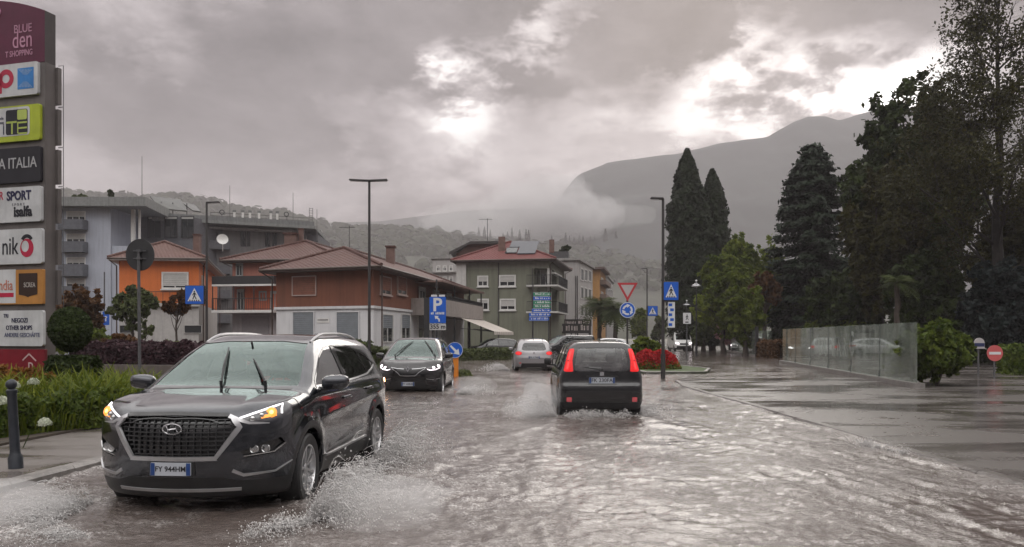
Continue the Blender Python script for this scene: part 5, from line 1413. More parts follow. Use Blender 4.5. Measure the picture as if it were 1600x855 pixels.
# ---- brown house on the corner, white shop floor
def house_brown():
    A, B, C = (PX(405, 50.2), 50.2), (PX(596, 47), 47), (PX(741, 74), 74)
    ze = PZ(414, 47); q = inset_rect(A, B, C, .85)
    r = thing('corner_house', 'brown house with hip roof and white ground floor behind the people carrier', 'house', (q[1].x, q[1].y, 0))
    zs = 3.35
    mb_ = mat('brown_render', (0.18, 0.066, 0.038), .8, var=.12, vscale=.5, streak=.35, bump=.2)
    mw = mat('white_shopfront', (0.62, 0.62, 0.63), .7, var=.06, vscale=.6, streak=.25)
    block(r, [tuple(p) for p in q], zs, ze - .1, mb_, 'wall'); block(r, [tuple(p) for p in q], -.15, zs - .002, mw, 'ground_floor')
    F1 = Fac(q[0], q[1]); F2 = Fac(q[1], q[2])
    st = MB(); F1.box(st, -.1, F1.L + .12, zs - .10, zs + .06, .004, .12); F2.box(st, .0, F2.L, zs - .10, zs + .058, .004, .118); wpart(st, 'string_course', mw, r)
    ro, R0, R1 = hip_roof(r, A, B, C, ze, 7.42, M_tileb, mat('dark_fascia', (.07, .05, .045), .6, var=.2))
    chimney(ro, *(R0 + (R1 - R0) * .35 + Vector((1.1, 0))), 6.5, 8.15, .6)
    an = MB(); p = R0 + (R1 - R0) * .05; an.cyl((p.x, p.y, 7.3), (p.x, p.y, 9.0), .02, n=6); an.cyl((p.x - .7, p.y, 8.9), (p.x + .4, p.y, 8.9), .015, n=5)
    for k in range(5): an.cyl((p.x - .6 + .2 * k, p.y - .25, 8.9), (p.x - .6 + .2 * k, p.y + .25, 8.9), .01, n=4)
    an.build('aerial', M_iron, ro)
    window(r, F1, *F1.rect(457, 432, 495, 462), blind=1.0, bm=M_woodshut, frame=mat('pale_trim', (.42, .33, .30), .6), fw=.06, sill=False, bars=0)
    for a, b in ((458, 492), (526, 562)): window(r, F1, *F1.rect(a, 487, b, 556), blind=.75, bm=M_shutd, frame=mw, fw=.05, sill=False, bars=0)
    for a, t, b, c in ((593, 430, 610, 462), (620, 430, 634, 462)): window(r, F2, *F2.rect(a, t, b, c), blind=.8, bm=M_woodshut, frame=mat('pale_trim', (.42, .33, .30), .6), fw=.06)
    for a, b in ((596, 613), (626, 640), (652, 668)): window(r, F2, *F2.rect(a, 490, b, 535), blind=.5, bm=M_shutd, fw=.06, sill=False)
    # balcony wing along the side
    u0 = F2.px(642, 470)[0]; u1 = F2.L - .5
    ba = MB(); F2.box(ba, u0, u1, 3.05, 3.25, .004, 1.9); F2.box(ba, u0, u1, 3.252, 4.25, 1.78, 1.9); F2.box(ba, u0, u0 + .12, 3.252, 4.25, .004, 1.778); F2.box(ba, u1 - .12, u1, 3.252, 4.25, .004, 1.778)
    wpart(ba, 'balcony', mat('balcony_render', (.30, .265, .245), .8, var=.12, streak=.4), r)
    rail(r, F2, u0, u1, 4.252, 4.6, 1.84)
    for a, b in ((.12, .22), (.36, .46), (.62, .72)):
        window(r, F2, u0 + (u1 - u0) * a, u0 + (u1 - u0) * b, 3.4, 5.2, blind=.15, sill=False)
    po = MB()
    for t in (.02, .35, .68, .98): F2.box(po, u0 + (u1 - u0) * t - .07, u0 + (u1 - u0) * t + .07, -.1, 3.045, 1.70, 1.84); F2.box(po, u0 + (u1 - u0) * t - .05, u0 + (u1 - u0) * t + .05, 4.6, ze - .2, 1.72, 1.82)
    wpart(po, 'porch_posts', M_iron, r)
    ca = MB(); F2.box(ca, u0 + 1, u1 - .4, ze - .34, ze - .22, .01, 2.1); wpart(ca, 'canopy', mat('canopy_timber', (.16, .10, .085), .6, var=.2), r)
    sg = MB(); s_ = F1.px(505, 500); F1.box(sg, s_[0] - .45, s_[0] + .45, s_[1] - .18, s_[1] + .1, .004, .03); o = wpart(sg, 'shop_sign', M_frame, r)
    tx = MB()
    for k in range(9): F1.box(tx, s_[0] - .38 + k * .085, s_[0] - .32 + k * .085, s_[1] - .04, s_[1] + .03, .031, .034)
    tx.build('sign_lettering', M_ink, o)
    # striped awning over the bar
    aw = thing('shop_awning', 'cream sloping awning over the bar terrace beside the green house', 'awning', (F2.P(u1 - 4, 0)[0], F2.P(u1 - 4, 0)[1], 0))
    mb = MB(); a0 = u1 - 9.5; a1 = u1 + .5; n = 22
    for k in range(n):
        x0 = a0 + (a1 - a0) * k / n; x1 = a0 + (a1 - a0) * (k + 1) / n; m_ = k % 2
        mb.add([F2.P(x0, 3.0, 1.92), F2.P(x1, 3.0, 1.92), F2.P(x1, 1.95, 4.6), F2.P(x0, 1.95, 4.6), F2.P(x0, 1.70, 4.62), F2.P(x1, 1.70, 4.62)], [(0, 1, 2, 3), (3, 2, 5, 4)], m_)
    wpart(mb, 'canvas', [mat('canvas_cream', (.55, .50, .45), .8, var=.1), mat('canvas_sand', (.42, .37, .33), .8, var=.1)], aw, fixn=False)
    ar = MB()
    for t in (.02, .5, .98): u = a0 + (a1 - a0) * t; ar.cyl(F2.P(u, 2.2, 1.92), F2.P(u, 1.93, 4.58), .03, n=6)
    wpart(ar, 'arms', M_iron, aw)
house_brown()

# ---- orange house
def house_orange():
    A, B, C = (PX(168, 59.5), 59.5), (PX(324, 60), 60), (PX(352, 78), 78); ze = PZ(403, 60); q = inset_rect(A, B, C, .7)
    r = thing('orange_house', 'bright orange house with hip roof behind the round sign back', 'house', (q[1].x, q[1].y, 0))
    zs = PZ(474, 60)
    mo = mat('orange_render', (0.60, 0.155, 0.035), .8, var=.10, vscale=.5, streak=.25); mg = mat('grey_white_render', (.40, .385, .37), .8, var=.1, streak=.35)
    block(r, [tuple(p) for p in q], zs, ze - .1, mo); block(r, [tuple(p) for p in q], -.15, zs - .002, mg, 'ground_floor')
    F1 = Fac(q[0], q[1]); F2 = Fac(q[1], q[2])
    st = MB(); F1.box(st, -.15, F1.L + .15, zs - .22, zs + .03, .004, .25); wpart(st, 'cornice', mg, r)
    ro, R0, R1 = hip_roof(r, A, B, C, ze, 9.05, M_tileg, mat('white_fascia', (.38, .35, .33), .6, var=.2))
    chimney(ro, R0.x + 1.4, R0.y + 3, 8.4, 9.9, .5)
    d = MB(); d.lathe([(.02, .0), (.25, .05), (.42, .14), (.45, .16)], 16, 0, Matrix.Translation((B[0] - .4, B[1] + 4.2, 9.3)) @ Matrix.Rotation(1.2, 4, 'X') @ Matrix.Rotation(.4, 4, 'Y')); d.cyl((B[0] - .4, B[1] + 4.3, 8.4), (B[0] - .4, B[1] + 4.3, 9.3), .03, n=6); d.build('satellite_dish', M_frame, ro)
    window(r, F1, *F1.rect(253, 425, 295, 452), blind=.9, fw=.12)
    for a, b in ((187, 211), (288, 316)): window(r, F1, *F1.rect(a, 508, b, 521), blind=0, frame=mg, fw=.04, sill=False, bars=0)
    window(r, F2, 2.0, 3.4, zs + .9, zs + 2.3, blind=.9)
    rail(r, F1, F1.px(235, 460)[0], F1.L, zs + .05, zs + .9, .28, step=.5)
house_orange()

# ---- salmon house between the orange and the brown one
def house_salmon():
    A, B = (PX(343, 62), 62), (PX(535, 60.5), 60.5); u = Vector((B[0] - A[0], B[1] - A[1])).normalized(); C = (B[0] - u.y * 15, B[1] + u.x * 15); ze = PZ(405, 61.5); q = inset_rect(A, B, C, .7)
    r = thing('salmon_house', 'salmon pink house with long balcony and black awning between the orange and brown houses', 'house', (q[0].x, q[0].y, 0))
    z1 = PZ(487, 62)
    ms = mat('salmon_render', (.42, .17, .125), .8, var=.12, vscale=.6, streak=.3); ml = mat('lilac_render', (.36, .33, .34), .8, var=.1, streak=.3)
    block(r, [tuple(p) for p in q], z1, ze - .1, ms); block(r, [tuple(p) for p in q], -.15, z1 - .002, ml, 'ground_floor')
    ro, R0, R1 = hip_roof(r, A, B, C, ze, 9.45, M_tileb, mat('dark_fascia', (.07, .05, .045), .6, var=.2)); chimney(ro, PX(455, 66), 66, 8.8, 9.95, .9); chimney(ro, PX(468, 66), 66.5, 9.0, 10.4, .35)
    F = Fac(q[0], q[1])
    for a, t, b, c in ((369, 412, 380, 432), (371, 452, 382, 485), (405, 455, 417, 470), (423, 455, 437, 485)): window(r, F, *F.rect(a, t, b, c), blind=.1, bars=1, sill=False, frame=mat('grey_shutter', (.33, .33, .32), .6), fw=.1)
    ow = MB(); a_, b_, c_, d_ = F.rect(383, 447, 436, 486); F.box(ow, a_, b_, c_, d_, .003, .03); wpart(ow, 'balcony_wall', mat('deep_orange_render', (.52, .13, .06), .8, var=.1), r)
    s0, s1, _, _ = F.rect(347, 480, 440, 490); sl = MB(); F.box(sl, s0, s1, z1 - .12, z1 + .08, .035, 1.6); wpart(sl, 'balcony_slab', M_frame, r)
    rail(r, F, s0, s1, z1 + .082, z1 + 1.0, 1.52)
    zt, zb = PZ(430, 60), PZ(443, 60)
    av = MB(); F.box(av, s0, s1 + .1, zb, zt, 1.2, 1.55); F.box(av, s0, s1 + .1, zt - .06, zt, .01, 1.198); wpart(av, 'awning', M_iron, r)
    ed = MB(); F.box(ed, s0, s1 + .1, zb - .14, zb - .002, 1.18, 1.57); wpart(ed, 'awning_edge', M_frame, r)
    ps = MB()
    for t in (.0, .35, .68): F.box(ps, s0 + (s1 - s0) * t, s0 + (s1 - s0) * t + .06, z1 + .08, zb - .142, 1.44, 1.50)
    wpart(ps, 'balcony_posts', M_iron, r)
    gd = MB(); a_, b_, c_, d_ = F.rect(378, 494, 420, 545); F.box(gd, a_, b_, -.1, d_, .004, .05); wpart(gd, 'garage_door', mat('lilac_door', (.26, .24, .25), .6, var=.1), r)
house_salmon()

# ---- green house with balconies and solar panels
def house_green():
    A, B, C = (PX(704, 81), 81), (PX(869, 79), 79), (PX(894, 92.5), 92.5); ze = PZ(405, 80); q = inset_rect(A, B, C, .8)
    r = thing('green_house', 'sage green three storey house with red hip roof and solar panels', 'house', (q[1].x, q[1].y, 0))
    mg = mat('sage_render', (.175, .18, .135), .8, var=.1, vscale=.4, streak=.35); wh = mat('offwhite_render', (.50, .49, .47), .8, var=.1, streak=.3)
    F1 = Fac(q[0], q[1]); F2 = Fac(q[1], q[2])
    ur = F1.px(834, 470)[0]; dp = 2.2; z2, z3 = PZ(487, 80), PZ(446, 80); zt = ze - .9
    P2 = lambda u, o: (F1.P(u, 0, o)[0], F1.P(u, 0, o)[1])
    full = [tuple(p) for p in q]
    # loggias are open at the corner: solid walls are the body left of them plus a set-back core
    body = [full[0], P2(ur, 0), P2(ur, -dp), (full[1][0] + F2.u.x * dp - F1.u.x * 1.5, full[1][1] + F2.u.y * dp - F1.u.y * 1.5), (full[2][0] - F1.u.x * .0, full[2][1]), full[3]]
    block(r, body, z2 - .1, zt, mg); block(r, full, -.15, z2 - .102, mg, 'ground_floor'); block(r, full, zt + .002, ze - .12, mat('sage_light', (.21, .21, .17), .8, var=.1, streak=.3), 'top_band')
    co = MB(); F2.box(co, F2.L * .45, F2.L, z2 - .1, zt, -1.6, .0); wpart(co, 'side_wall', mg, r)
    hip_roof(r, A, B, C, ze, PZ(378, 84), M_tiler, mat('dark_fascia', (.07, .05, .045), .6, var=.2), inset=4.0)
    for z, n in ((z3, 'balcony'), (z2, 'balcony')):
        bl = MB(); F1.box(bl, ur - .6, F1.L + 1.0, z - .16, z, .002, 1.0); F2.box(bl, .002, F2.L * .62, z - .16, z - .001, .002, 1.0); wpart(bl, n, wh, r)
        rail(r, F1, ur - .55, F1.L + .95, z + .002, z + 1.0, .94, step=.11); rail(r, F2, .0, F2.L * .6, z + .002, z + 1.0, .94, step=.08)
        window(r, Fac(P2(ur, -dp), P2(F1.L - 1.5, -dp)), .3, 1.5, z + .05, z + 2.1, blind=.4, sill=False)
    cp = MB(); F1.box(cp, F1.L - .22, F1.L, z2, zt, -.22, 0); wpart(cp, 'corner_post', wh, r)
    sb = MB(); F2.box(sb, F2.L * .05, F2.L * .5, zt - .5, zt - .34, .02, .5); wpart(sb, 'sun_blind', wh, r)
    for x0, y0, x1, y1, bl in ((746, 431, 763, 448, .55), (780, 430, 806, 448, .62), (746, 467, 764, 485, .35), (781, 467, 806, 485, .7)): window(r, F1, *F1.rect(x0, y0, x1, y1), blind=bl, fw=.13, bars=1)
    dpip = MB()
    for p in (832, 779): u = F1.px(p, 470)[0]; dpip.cyl(F1.P(u, -.1, .06), F1.P(u, zt if p == 832 else ze - .3, .06), .05, n=8)
    wpart(dpip, 'downpipe', mat('dark_pipe', (.05, .045, .045), .5), r)
    ws = MB(); a_, b_, c_, d_ = F1.rect(714, 412, 729, 458); F1.box(ws, a_, b_, c_, d_, .004, .3); wpart(ws, 'white_pier', wh, r)
    # panels on the front slope
    def slope(u, t):  # t 0 at the eave, 1 at the ridge
        zz = ze + (PZ(378, 84) - ze) * t; b = Vector((C[0] - B[0], C[1] - B[1])).normalized() * 4.0 * t; a = Vector(A) + (Vector(B) - Vector(A)) * u + b; return Vector((a.x, a.y, zz + .08))
    for u0, u1, t0, t1, m_, nm in ((.62, .79, .22, .92, mat('solar_glass', (.055, .058, .07), .35, .2, var=.15), 'solar_panel'), (.50, .61, .28, .55, M_pane, 'roof_window'), (.52, .62, .6, .95, mat('solar_glass', (.055, .058, .07), .35, .2, var=.15), 'solar_panel')):
        m = MB(); vs = [slope(u0, t0), slope(u1, t0), slope(u1, t1), slope(u0, t1)]; m.add([tuple(v) for v in vs] + [tuple(v + Vector((0, 0, .08))) for v in vs], [(0, 1, 2, 3), (7, 6, 5, 4), (0, 4, 5, 1), (1, 5, 6, 2), (2, 6, 7, 3), (3, 7, 4, 0)]); wpart(m, nm, m_, r)
    for u, t, w, h in ((.45, .55, .7, 1.2), (.93, .55, .5, .8)):
        v = slope(u, t); m = MB().box(v.x - w / 2, v.x + w / 2, v.y - w / 2, v.y + w / 2, v.z - .5, v.z + h); wpart(m, 'chimney', mat('chimney_render', (.15, .09, .075), .8, var=.2), r)
    v = slope(.28, .9); m = MB().cyl(v, v + Vector((0, 0, 2.6)), .03, n=6); m.cyl(v + Vector((-.9, 0, 2.5)), v + Vector((.5, 0, 2.5)), .02, n=5)
    for k in range(6): m.cyl(v + Vector((-.8 + .22 * k, -.3, 2.5)), v + Vector((-.8 + .22 * k, .3, 2.5)), .012, n=4)
    wpart(m, 'aerial', M_iron, r)
house_green()

def simple_block(name, label, A, B, C, z, m_, wins=(), wins2=(), roof=None, cat='building', roofm=None, over=.3):
    A, B, C = (Vector(p) for p in (A, B, C)); D = A + (C - B); pts = [tuple(A), tuple(B), tuple(C), tuple(D)]
    r = thing(name, label, cat, (B.x, B.y, 0)); block(r, pts, -.15, z, m_)
    F1 = Fac(A, B); F2 = Fac(B, C)
    u = (B - A).normalized() * over; v = (C - B).normalized() * over
    cap = [A - u - v, B + u - v, C + u + v, D - u + v]; wpart(MB().prism([tuple(p) for p in cap], z + .002, z + .32, 'XY'), 'roof', roofm or M_conc, r)
    for w in wins: window(r, F1, *F1.rect(*w[:4]), blind=w[4] if len(w) > 4 else .3, fw=.1)
    for w in wins2: window(r, F2, *F2.rect(*w[:4]), blind=w[4] if len(w) > 4 else .3, fw=.1)
    return r, F1, F2
# dark-roofed house behind the green one
def house_behind():
    A, B = (PX(702, 96), 96), (PX(794, 97), 97); r = thing('dark_roofed_house', 'house with dark low pitched roof rising just behind the green house', 'house', (B[0], B[1], 0))
    z = PZ(394, 96); zr = PZ(379, 97); m_ = mat('brown_wall', (.13, .08, .065), .8, var=.15)
    block(r, [(A[0] + .8, 96.5), (B[0] - .5, 97.5), (B[0], 106), (A[0] + .8, 106)], -.15, z, m_)
    mb = MB().add([(A[0], 95.7, z), (PX(735, 96), 95.8, zr), (PX(782, 96), 96, zr + .05), (B[0], 96.4, PZ(384, 97)), (B[0], 106, PZ(384, 97)), (PX(782, 96), 106, zr + .05), (PX(735, 96), 106, zr), (A[0], 106, z)], [(0, 1, 6, 7), (1, 2, 5, 6), (2, 3, 4, 5)])
    mb.add([(A[0], 95.7, z - .35), (PX(735, 96), 95.8, zr - .3), (PX(782, 96), 96, zr - .25), (B[0], 96.4, PZ(384, 97) - .3), (A[0], 95.7, z), (PX(735, 96), 95.8, zr), (PX(782, 96), 96, zr + .05), (B[0], 96.4, PZ(384, 97))], [(0, 1, 5, 4), (1, 2, 6, 5), (2, 3, 7, 6)])
    mb.add([(A[0] + .8, 96.4, z - .3), (PX(735, 96), 96.4, zr - .1), (PX(782, 96), 96.4, zr - .1), (B[0] - .5, 96.9, PZ(384, 97) - .1), (B[0] - .5, 96.9, z - .3)], [(0, 1, 2, 3, 4)], 1)
    wpart(mb, 'roof', [mat('slate_dark', (.035, .032, .03), .5, var=.2), m_], r, fixn=False)
house_behind()
white_r = mat('pale_grey_render', (.36, .345, .335), .8, var=.08, vscale=.3, streak=.35)
w_, wf1, wf2 = simple_block('office_block', 'pale grey block with blank end wall and dark window bays behind the green house', (PX(845, 106), 106), (PX(903, 105), 105), (PX(926, 118), 118), PZ(407, 105), white_r)
for y0, y1 in ((418, 440), (447, 468), (476, 495)):
    for k in range(3): window(w_, wf2, *wf2.rect(907 + k * 6, y0 + k * 1.6, 911.6 + k * 6, y1 + k * .8), blind=.05, fw=.12, sill=False, bars=0)
pent = MB().prism([(PX(858, 108), 108), (PX(888, 108), 108), (PX(890, 113), 113), (PX(860, 113), 113)], PZ(406, 105) + .32, PZ(393, 108), 'XY'); wpart(pent, 'penthouse', mat('anthracite', (.05, .05, .052), .6, var=.2), w_)
pp = MB()
for p in (905, 909): u = wf1.px(min(p, 902.5), 470)[0]; pp.cyl(wf1.P(u - (909 - p) * .06, 0, .08), wf1.P(u - (909 - p) * .06, 9.5, .08), .06, n=8)
wpart(pp, 'downpipe', mat('dark_pipe', (.05, .045, .045), .5), w_)
o_, of1, of2 = simple_block('ochre_block', 'ochre yellow apartment block with brown balconies beyond the pale grey block', (PX(922, 126), 126), (PX(937, 125), 125), (PX(946, 137), 137), PZ(421, 125), mat('ochre_render', (.36, .19, .06), .8, var=.12, streak=.3), roofm=mat('brown_eave', (.10, .07, .06), .7), over=.9)
for y in (433, 455, 477): window(o_, of2, *of2.rect(939, y, 942, y + 12), blind=.3, fw=.12); 
for y in (446, 468, 490): b_ = MB(); of2.box(b_, .4, of2.L - .6, PZ(y, 128), PZ(y - 7, 128), .01, 1.0); wpart(b_, 'balcony', mat('brown_panel', (.13, .09, .07), .7, var=.2), o_)
o2_, f1, f2 = simple_block('grey_apartment_block', 'grey apartment block last in the row at the far end of the street', (PX(940, 140), 140), (PX(948, 139), 139), (PX(958, 158), 158), PZ(432, 139), mat('mid_grey_render', (.25, .24, .235), .8, var=.1, streak=.3))
for y in (442, 462, 482):
    for k in range(3): window(o2_, f2, *f2.rect(949.5 + k * 2.7, y + k * 1.0, 951.4 + k * 2.7, y + 12 + k * .4), blind=.3, fw=.12, sill=False, bars=0)
n_, f1, f2 = simple_block('distant_flats', 'hazy pale flats between the brown and the green house', (PX(676, 125), 125), (PX(716, 124), 124), (PX(722, 136), 136), PZ(404, 124), mat('whitish_render', (.42, .40, .39), .8, var=.08, streak=.2))  # whitish render is the wall's own colour
for y in (415, 432, 452):
    for k in range(3): window(n_, f1, *f1.rect(682 + 10 * k, y, 688 + 10 * k, y + 9), blind=.4, fw=.12)
l_ = MB(); f1.box(l_, 0, f1.L, PZ(417, 124) - .9, PZ(417, 124) - .75, .01, .6); wpart(l_, 'ledge', M_conc, n_)

# ---- grey-blue apartment building at the left
def flats_left():
    Y = 90; A, B = (PX(84, Y), Y), (PX(173, Y), Y)
    r = thing('apartment_building', 'tall blue grey apartment building with rooftop garden behind the shopping totem', 'building', (B[0], B[1], 0))
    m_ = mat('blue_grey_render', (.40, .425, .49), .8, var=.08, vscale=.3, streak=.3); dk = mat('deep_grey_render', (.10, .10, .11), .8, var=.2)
    zt = PZ(325, Y); F = Fac((PX(40, Y), Y), B)
    block(r, [(PX(40, Y), Y), B, (B[0], 104), (PX(40, Y), 104)], -.15, zt, m_)
    xr = PX(262, Y)
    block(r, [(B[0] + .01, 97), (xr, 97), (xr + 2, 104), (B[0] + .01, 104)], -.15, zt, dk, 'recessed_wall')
    wpart(MB().prism([(PX(36, Y), 88.6), (PX(236, Y), 88.6), (PX(258, 96), 97), (PX(266, 104), 105), (PX(36, Y), 105)], zt + .003, PZ(311, Y), 'XY'), 'roof_slab', mat('slab_grey', (.20, .205, .20), .7, var=.15, streak=.5), r)
    lo = MB().prism([(B[0] + .02, 90.2), (xr, 90.6), (xr, 96.98), (B[0] + .02, 96.98)], -.15, PZ(384, Y), 'XY'); wpart(lo, 'lower_wing', m_, r)
    for y in (400, 440, 480):
        window(r, Fac((B[0] + .02, 90.2), (xr, 90.6)), 2, 3.6, PZ(y + 20, Y), PZ(y, Y), blind=.4)
    for p, w in ((207, .38), (217.5, .2)):
        c = MB(); x = PX(p, 91); c.box(x - w / 2, x + w / 2, 91, 91 + w, PZ(384, Y) + .01, zt); wpart(c, 'column', M_frame, r)
    for k in range(3):
        w = MB(); x0 = B[0] + .4; wf = Fac((B[0] + .01, 97), (xr, 97)); window(r, wf, 1.0 + k * 2.0, 2.6 + k * 2.0, PZ(372, 97), PZ(338, 97), blind=.1, frame=M_iron, sill=False)
    for y0, y1 in ((345, 358), (379, 393), (414, 430), (448, 463)):
        s0, s1, z0, z1 = F.rect(100, y1, 138, y0)
        b = MB(); F.box(b, s0, s1, z0 - .18, z0, .004, 1.2); F.box(b, s0, s1, z0 + .002, z1, 1.1, 1.2); F.box(b, s0, s0 + .08, z0 + .002, z1, .004, 1.098); F.box(b, s1 - .08, s1, z0 + .002, z1, .004, 1.098); wpart(b, 'balcony', mat('balcony_glass_grey', (.10, .105, .12), .3, var=.2), r)
        window(r, F, s0 + .3, s1 - .3, z0 + .01, z0 + 2.0, blind=.3, sill=False, bars=2)
    dp = MB(); s_ = F.px(93, 400)[0]; F.box(dp, s_ - .9, s_ + .3, -.1, zt - .1, .004, .16); wpart(dp, 'stair_strip', mat('strip_grey', (.18, .18, .20), .6, var=.2), r)
flats_left()

# ---- dark hotel with roof terrace
def hotel():
    A, B, C = (PX(258, 99), 99), (PX(478, 106), 106), (PX(500, 116), 116)
    r = thing('terrace_building', 'long dark grey building with roof terrace, rising behind the orange and salmon houses', 'building', (A[0], A[1], 0))
    mg = mat('slate_render', (.15, .145, .145), .8, var=.15, vscale=.4, streak=.4); dk = mat('deep_grey_render', (.10, .10, .11), .8, var=.2)
    F = Fac(A, B); G = Fac(B, C); D = (A[0] + C[0] - B[0], A[1] + C[1] - B[1]); z1 = PZ(352, 101); zt = PZ(337, 99)
    block(r, [A, B, C, D], -.15, z1, mg)
    u = Vector((B[0] - A[0], B[1] - A[1])).normalized(); n = Vector((u.y, -u.x))
    wpart(MB().prism([tuple(Vector(A) + n * 2.2 - u * 1.5), tuple(Vector(B) + n * 2.2 + u * .8), tuple(Vector(C) + u * .8), tuple(Vector(D) - u * 1.5)], z1 + .003, zt - .55, 'XY'), 'roof_slab', mat('slab_grey', (.20, .205, .20), .7, var=.15, streak=.5), r)
    pa = MB(); F.box(pa, -1.4, F.L + .7, zt - .548, zt, 1.7, 2.15); G.box(pa, 0, G.L, zt - .549, zt - .01, .1, .5); wpart(pa, 'parapet', mat('parapet_grey', (.17, .175, .175), .7, var=.15, streak=.5), r)
    sb = MB(); F.box(sb, 2, F.L - 2, z1 - .5, z1 - .3, .01, 1.2); wpart(sb, 'fascia_strip', M_conc, r)
    for a, b in ((306, 322), (329, 347), (376, 384), (386, 391), (414, 422), (425, 433), (272, 296)):
        s0, s1, zb, z_ = F.rect(a, 385, b, 360); window(r, F, s0, s1, zb, z_, blind=.0, frame=M_iron, sill=False, bars=1)
    bb = MB(); G.box(bb, .5, G.L - .5, z1 - 3.2, z1 - .5, .01, 1.5); wpart(bb, 'bay', dk, r)
    for k in range(4):
        b = MB(); F.box(b, 1.2, F.L * .44, z1 - 2.9 - 3.1 * k, z1 - 2.0 - 3.1 * k, 1.0, 1.1); F.box(b, 1.2, F.L * .44, z1 - 3.05 - 3.1 * k, z1 - 2.902 - 3.1 * k, .01, 1.1); wpart(b, 'balcony', dk, r)
    rail(r, F, F.L * .3, F.L, zt + .002, zt + .5, 1.9, step=1.2)
    # solar canopy on the roof, tilted towards the street
    sc = MB()
    for (x0, x1, ya, yb) in ((234, 284, 309, 330), (284, 305, 315, 330)):
        a, b = F.px(x0, ya)[0], F.px(x1, ya)[0]
        zt_, zb_ = PZ(ya, 101), PZ(yb, 99)
        vs = [F.P(a, zt_, -1.5), F.P(b, zt_ - .25, -1.5), F.P(b + .6, zb_, 1.5), F.P(a + 1.2, zb_ + .1, 1.5)]; vs += [(x, y, z - .15) for x, y, z in vs]
        sc.add(vs, [(0, 1, 2, 3), (7, 6, 5, 4), (0, 4, 5, 1), (1, 5, 6, 2), (2, 6, 7, 3), (3, 7, 4, 0)])
    wpart(sc, 'solar_canopy', mat('solar_dark', (.045, .045, .04), .3, var=.25, vscale=1.5), r)
    ps = MB()
    for p in (252, 270, 292): q = F.px(p, 325)[0]; ps.cyl(F.P(q, zt - .5, 0), F.P(q, PZ(318, 100), 0), .06, n=6)
    wpart(ps, 'canopy_posts', M_iron, r)
    for p, yt, yb in ((358, 292, 342), (456, 296, 345), (493, 320, 356), (222, 258, 312)):
        q = F.px(p, yb)[0]; m = MB().cyl(F.P(q, PZ(yb, 99) - .8, 1.0), F.P(q, PZ(yt, 102), 1.0), .055, .03, 6); wpart(m, 'mast', mat('mast_grey', (.16, .15, .15), .5), r)
    q = F.px(482, 340)[0]; la = MB()
    for d in (-.22, .22): la.cyl(F.P(q + d, zt, 1.9), F.P(q + d, zt + 1.8, 1.9), .04, n=5)
    for k in range(6): la.cyl(F.P(q - .22, zt + .25 + .3 * k, 1.9), F.P(q + .22, zt + .25 + .3 * k, 1.9), .03, n=5)
    wpart(la, 'ladder', mat('mast_grey', (.16, .15, .15), .5), r)
    for p in (345, 444):
        q, z = F.px(p, 335 + (p - 345) * .03); m = MB(); c = Vector(F.P(q, z, 1.9)); pts = [c + Vector((F.u.x * math.cos(a) * .27, F.u.y * math.cos(a) * .27, math.sin(a) * .27)) for a in [2 * PI * k / 20 for k in range(21)]]
        m.tube(pts, .06, 6); m.cyl(F.P(q, zt, 1.9), F.P(q, z - .25, 1.9), .03, n=5); wpart(m, 'ring_letter', M_iron, r)
    for p in (364, 377, 388, 402, 420, 430):
        q, z = F.px(p, 333 + (p - 345) * .03); m = MB(); F.box(m, q - .14, q + .14, zt, z - .12, 1.85, 1.95, 0); F.box(m, q - .2, q + .2, z - .118, z + .16, 1.84, 1.96, 1); wpart(m, 'roof_letter', [M_frame, mat('parapet_grey', (.17, .175, .175), .7)], r)
hotel()
# ---- dark hoardings at the roundabout's far side
def hoarding(name, label, x0, y0, x1, y1, Y, rows):
    r = thing(name, label, 'billboard', (PX((x0 + x1) / 2, Y), Y, 0)); F = Fac((PX(x0, Y), Y), (PX(x1, Y), Y)); z0, z1 = PZ(y1, Y), PZ(y0, Y)
    mb = MB(); F.box(mb, 0, F.L, z0, z1, 0, .12); wpart(mb, 'board', mat('hoarding_dark', (.03, .026, .025), .6, var=.3), r)
    pl = MB()
    for t in (.04, .5, .96): F.box(pl, F.L * t - .07, F.L * t + .07, -.1, z0 - .002, .0, .1)
    wpart(pl, 'post', M_iron, r)
    fr = MB(); 
    for a, b, c, d in ((0, F.L, z1 - .07, z1), (0, F.L, z0, z0 + .07), (0, .07, z0 + .072, z1 - .072), (F.L - .07, F.L, z0 + .072, z1 - .072)): F.box(fr, a, b, c, d, .122, .16)
    wpart(fr, 'frame', M_iron, r)
    random.seed(hash(name) % 99 if False else len(name)); tx = MB()
    for (a, b, c, d, cnt) in rows:
        for k in range(cnt):
            u0 = F.L * (a + (b - a) * k / cnt); u1 = u0 + F.L * (b - a) / cnt * random.uniform(.35, .85); zz0 = z0 + (z1 - z0) * (c + random.uniform(0, .08)); zz1 = z0 + (z1 - z0) * (d - random.uniform(0, .12)); F.box(tx, u0, u1, zz0, zz1, .122, .135)
    wpart(tx, 'lettering', mat('hoarding_print', (.42, .36, .35), .6, var=.4, vscale=3), r)
hoarding('billboard', 'wide dark billboard with pale lettering above the turning estate', 881, 499, 924, 510, 92, [(.05, .45, .3, .75, 7), (.52, .95, .2, .85, 5)])
hoarding('billboard', 'lower dark billboard with white pictures left of the palms', 862, 506, 923, 521, 90, [(.05, .3, .2, .8, 4), (.36, .7, .25, .85, 5), (.74, .97, .3, .9, 3)])
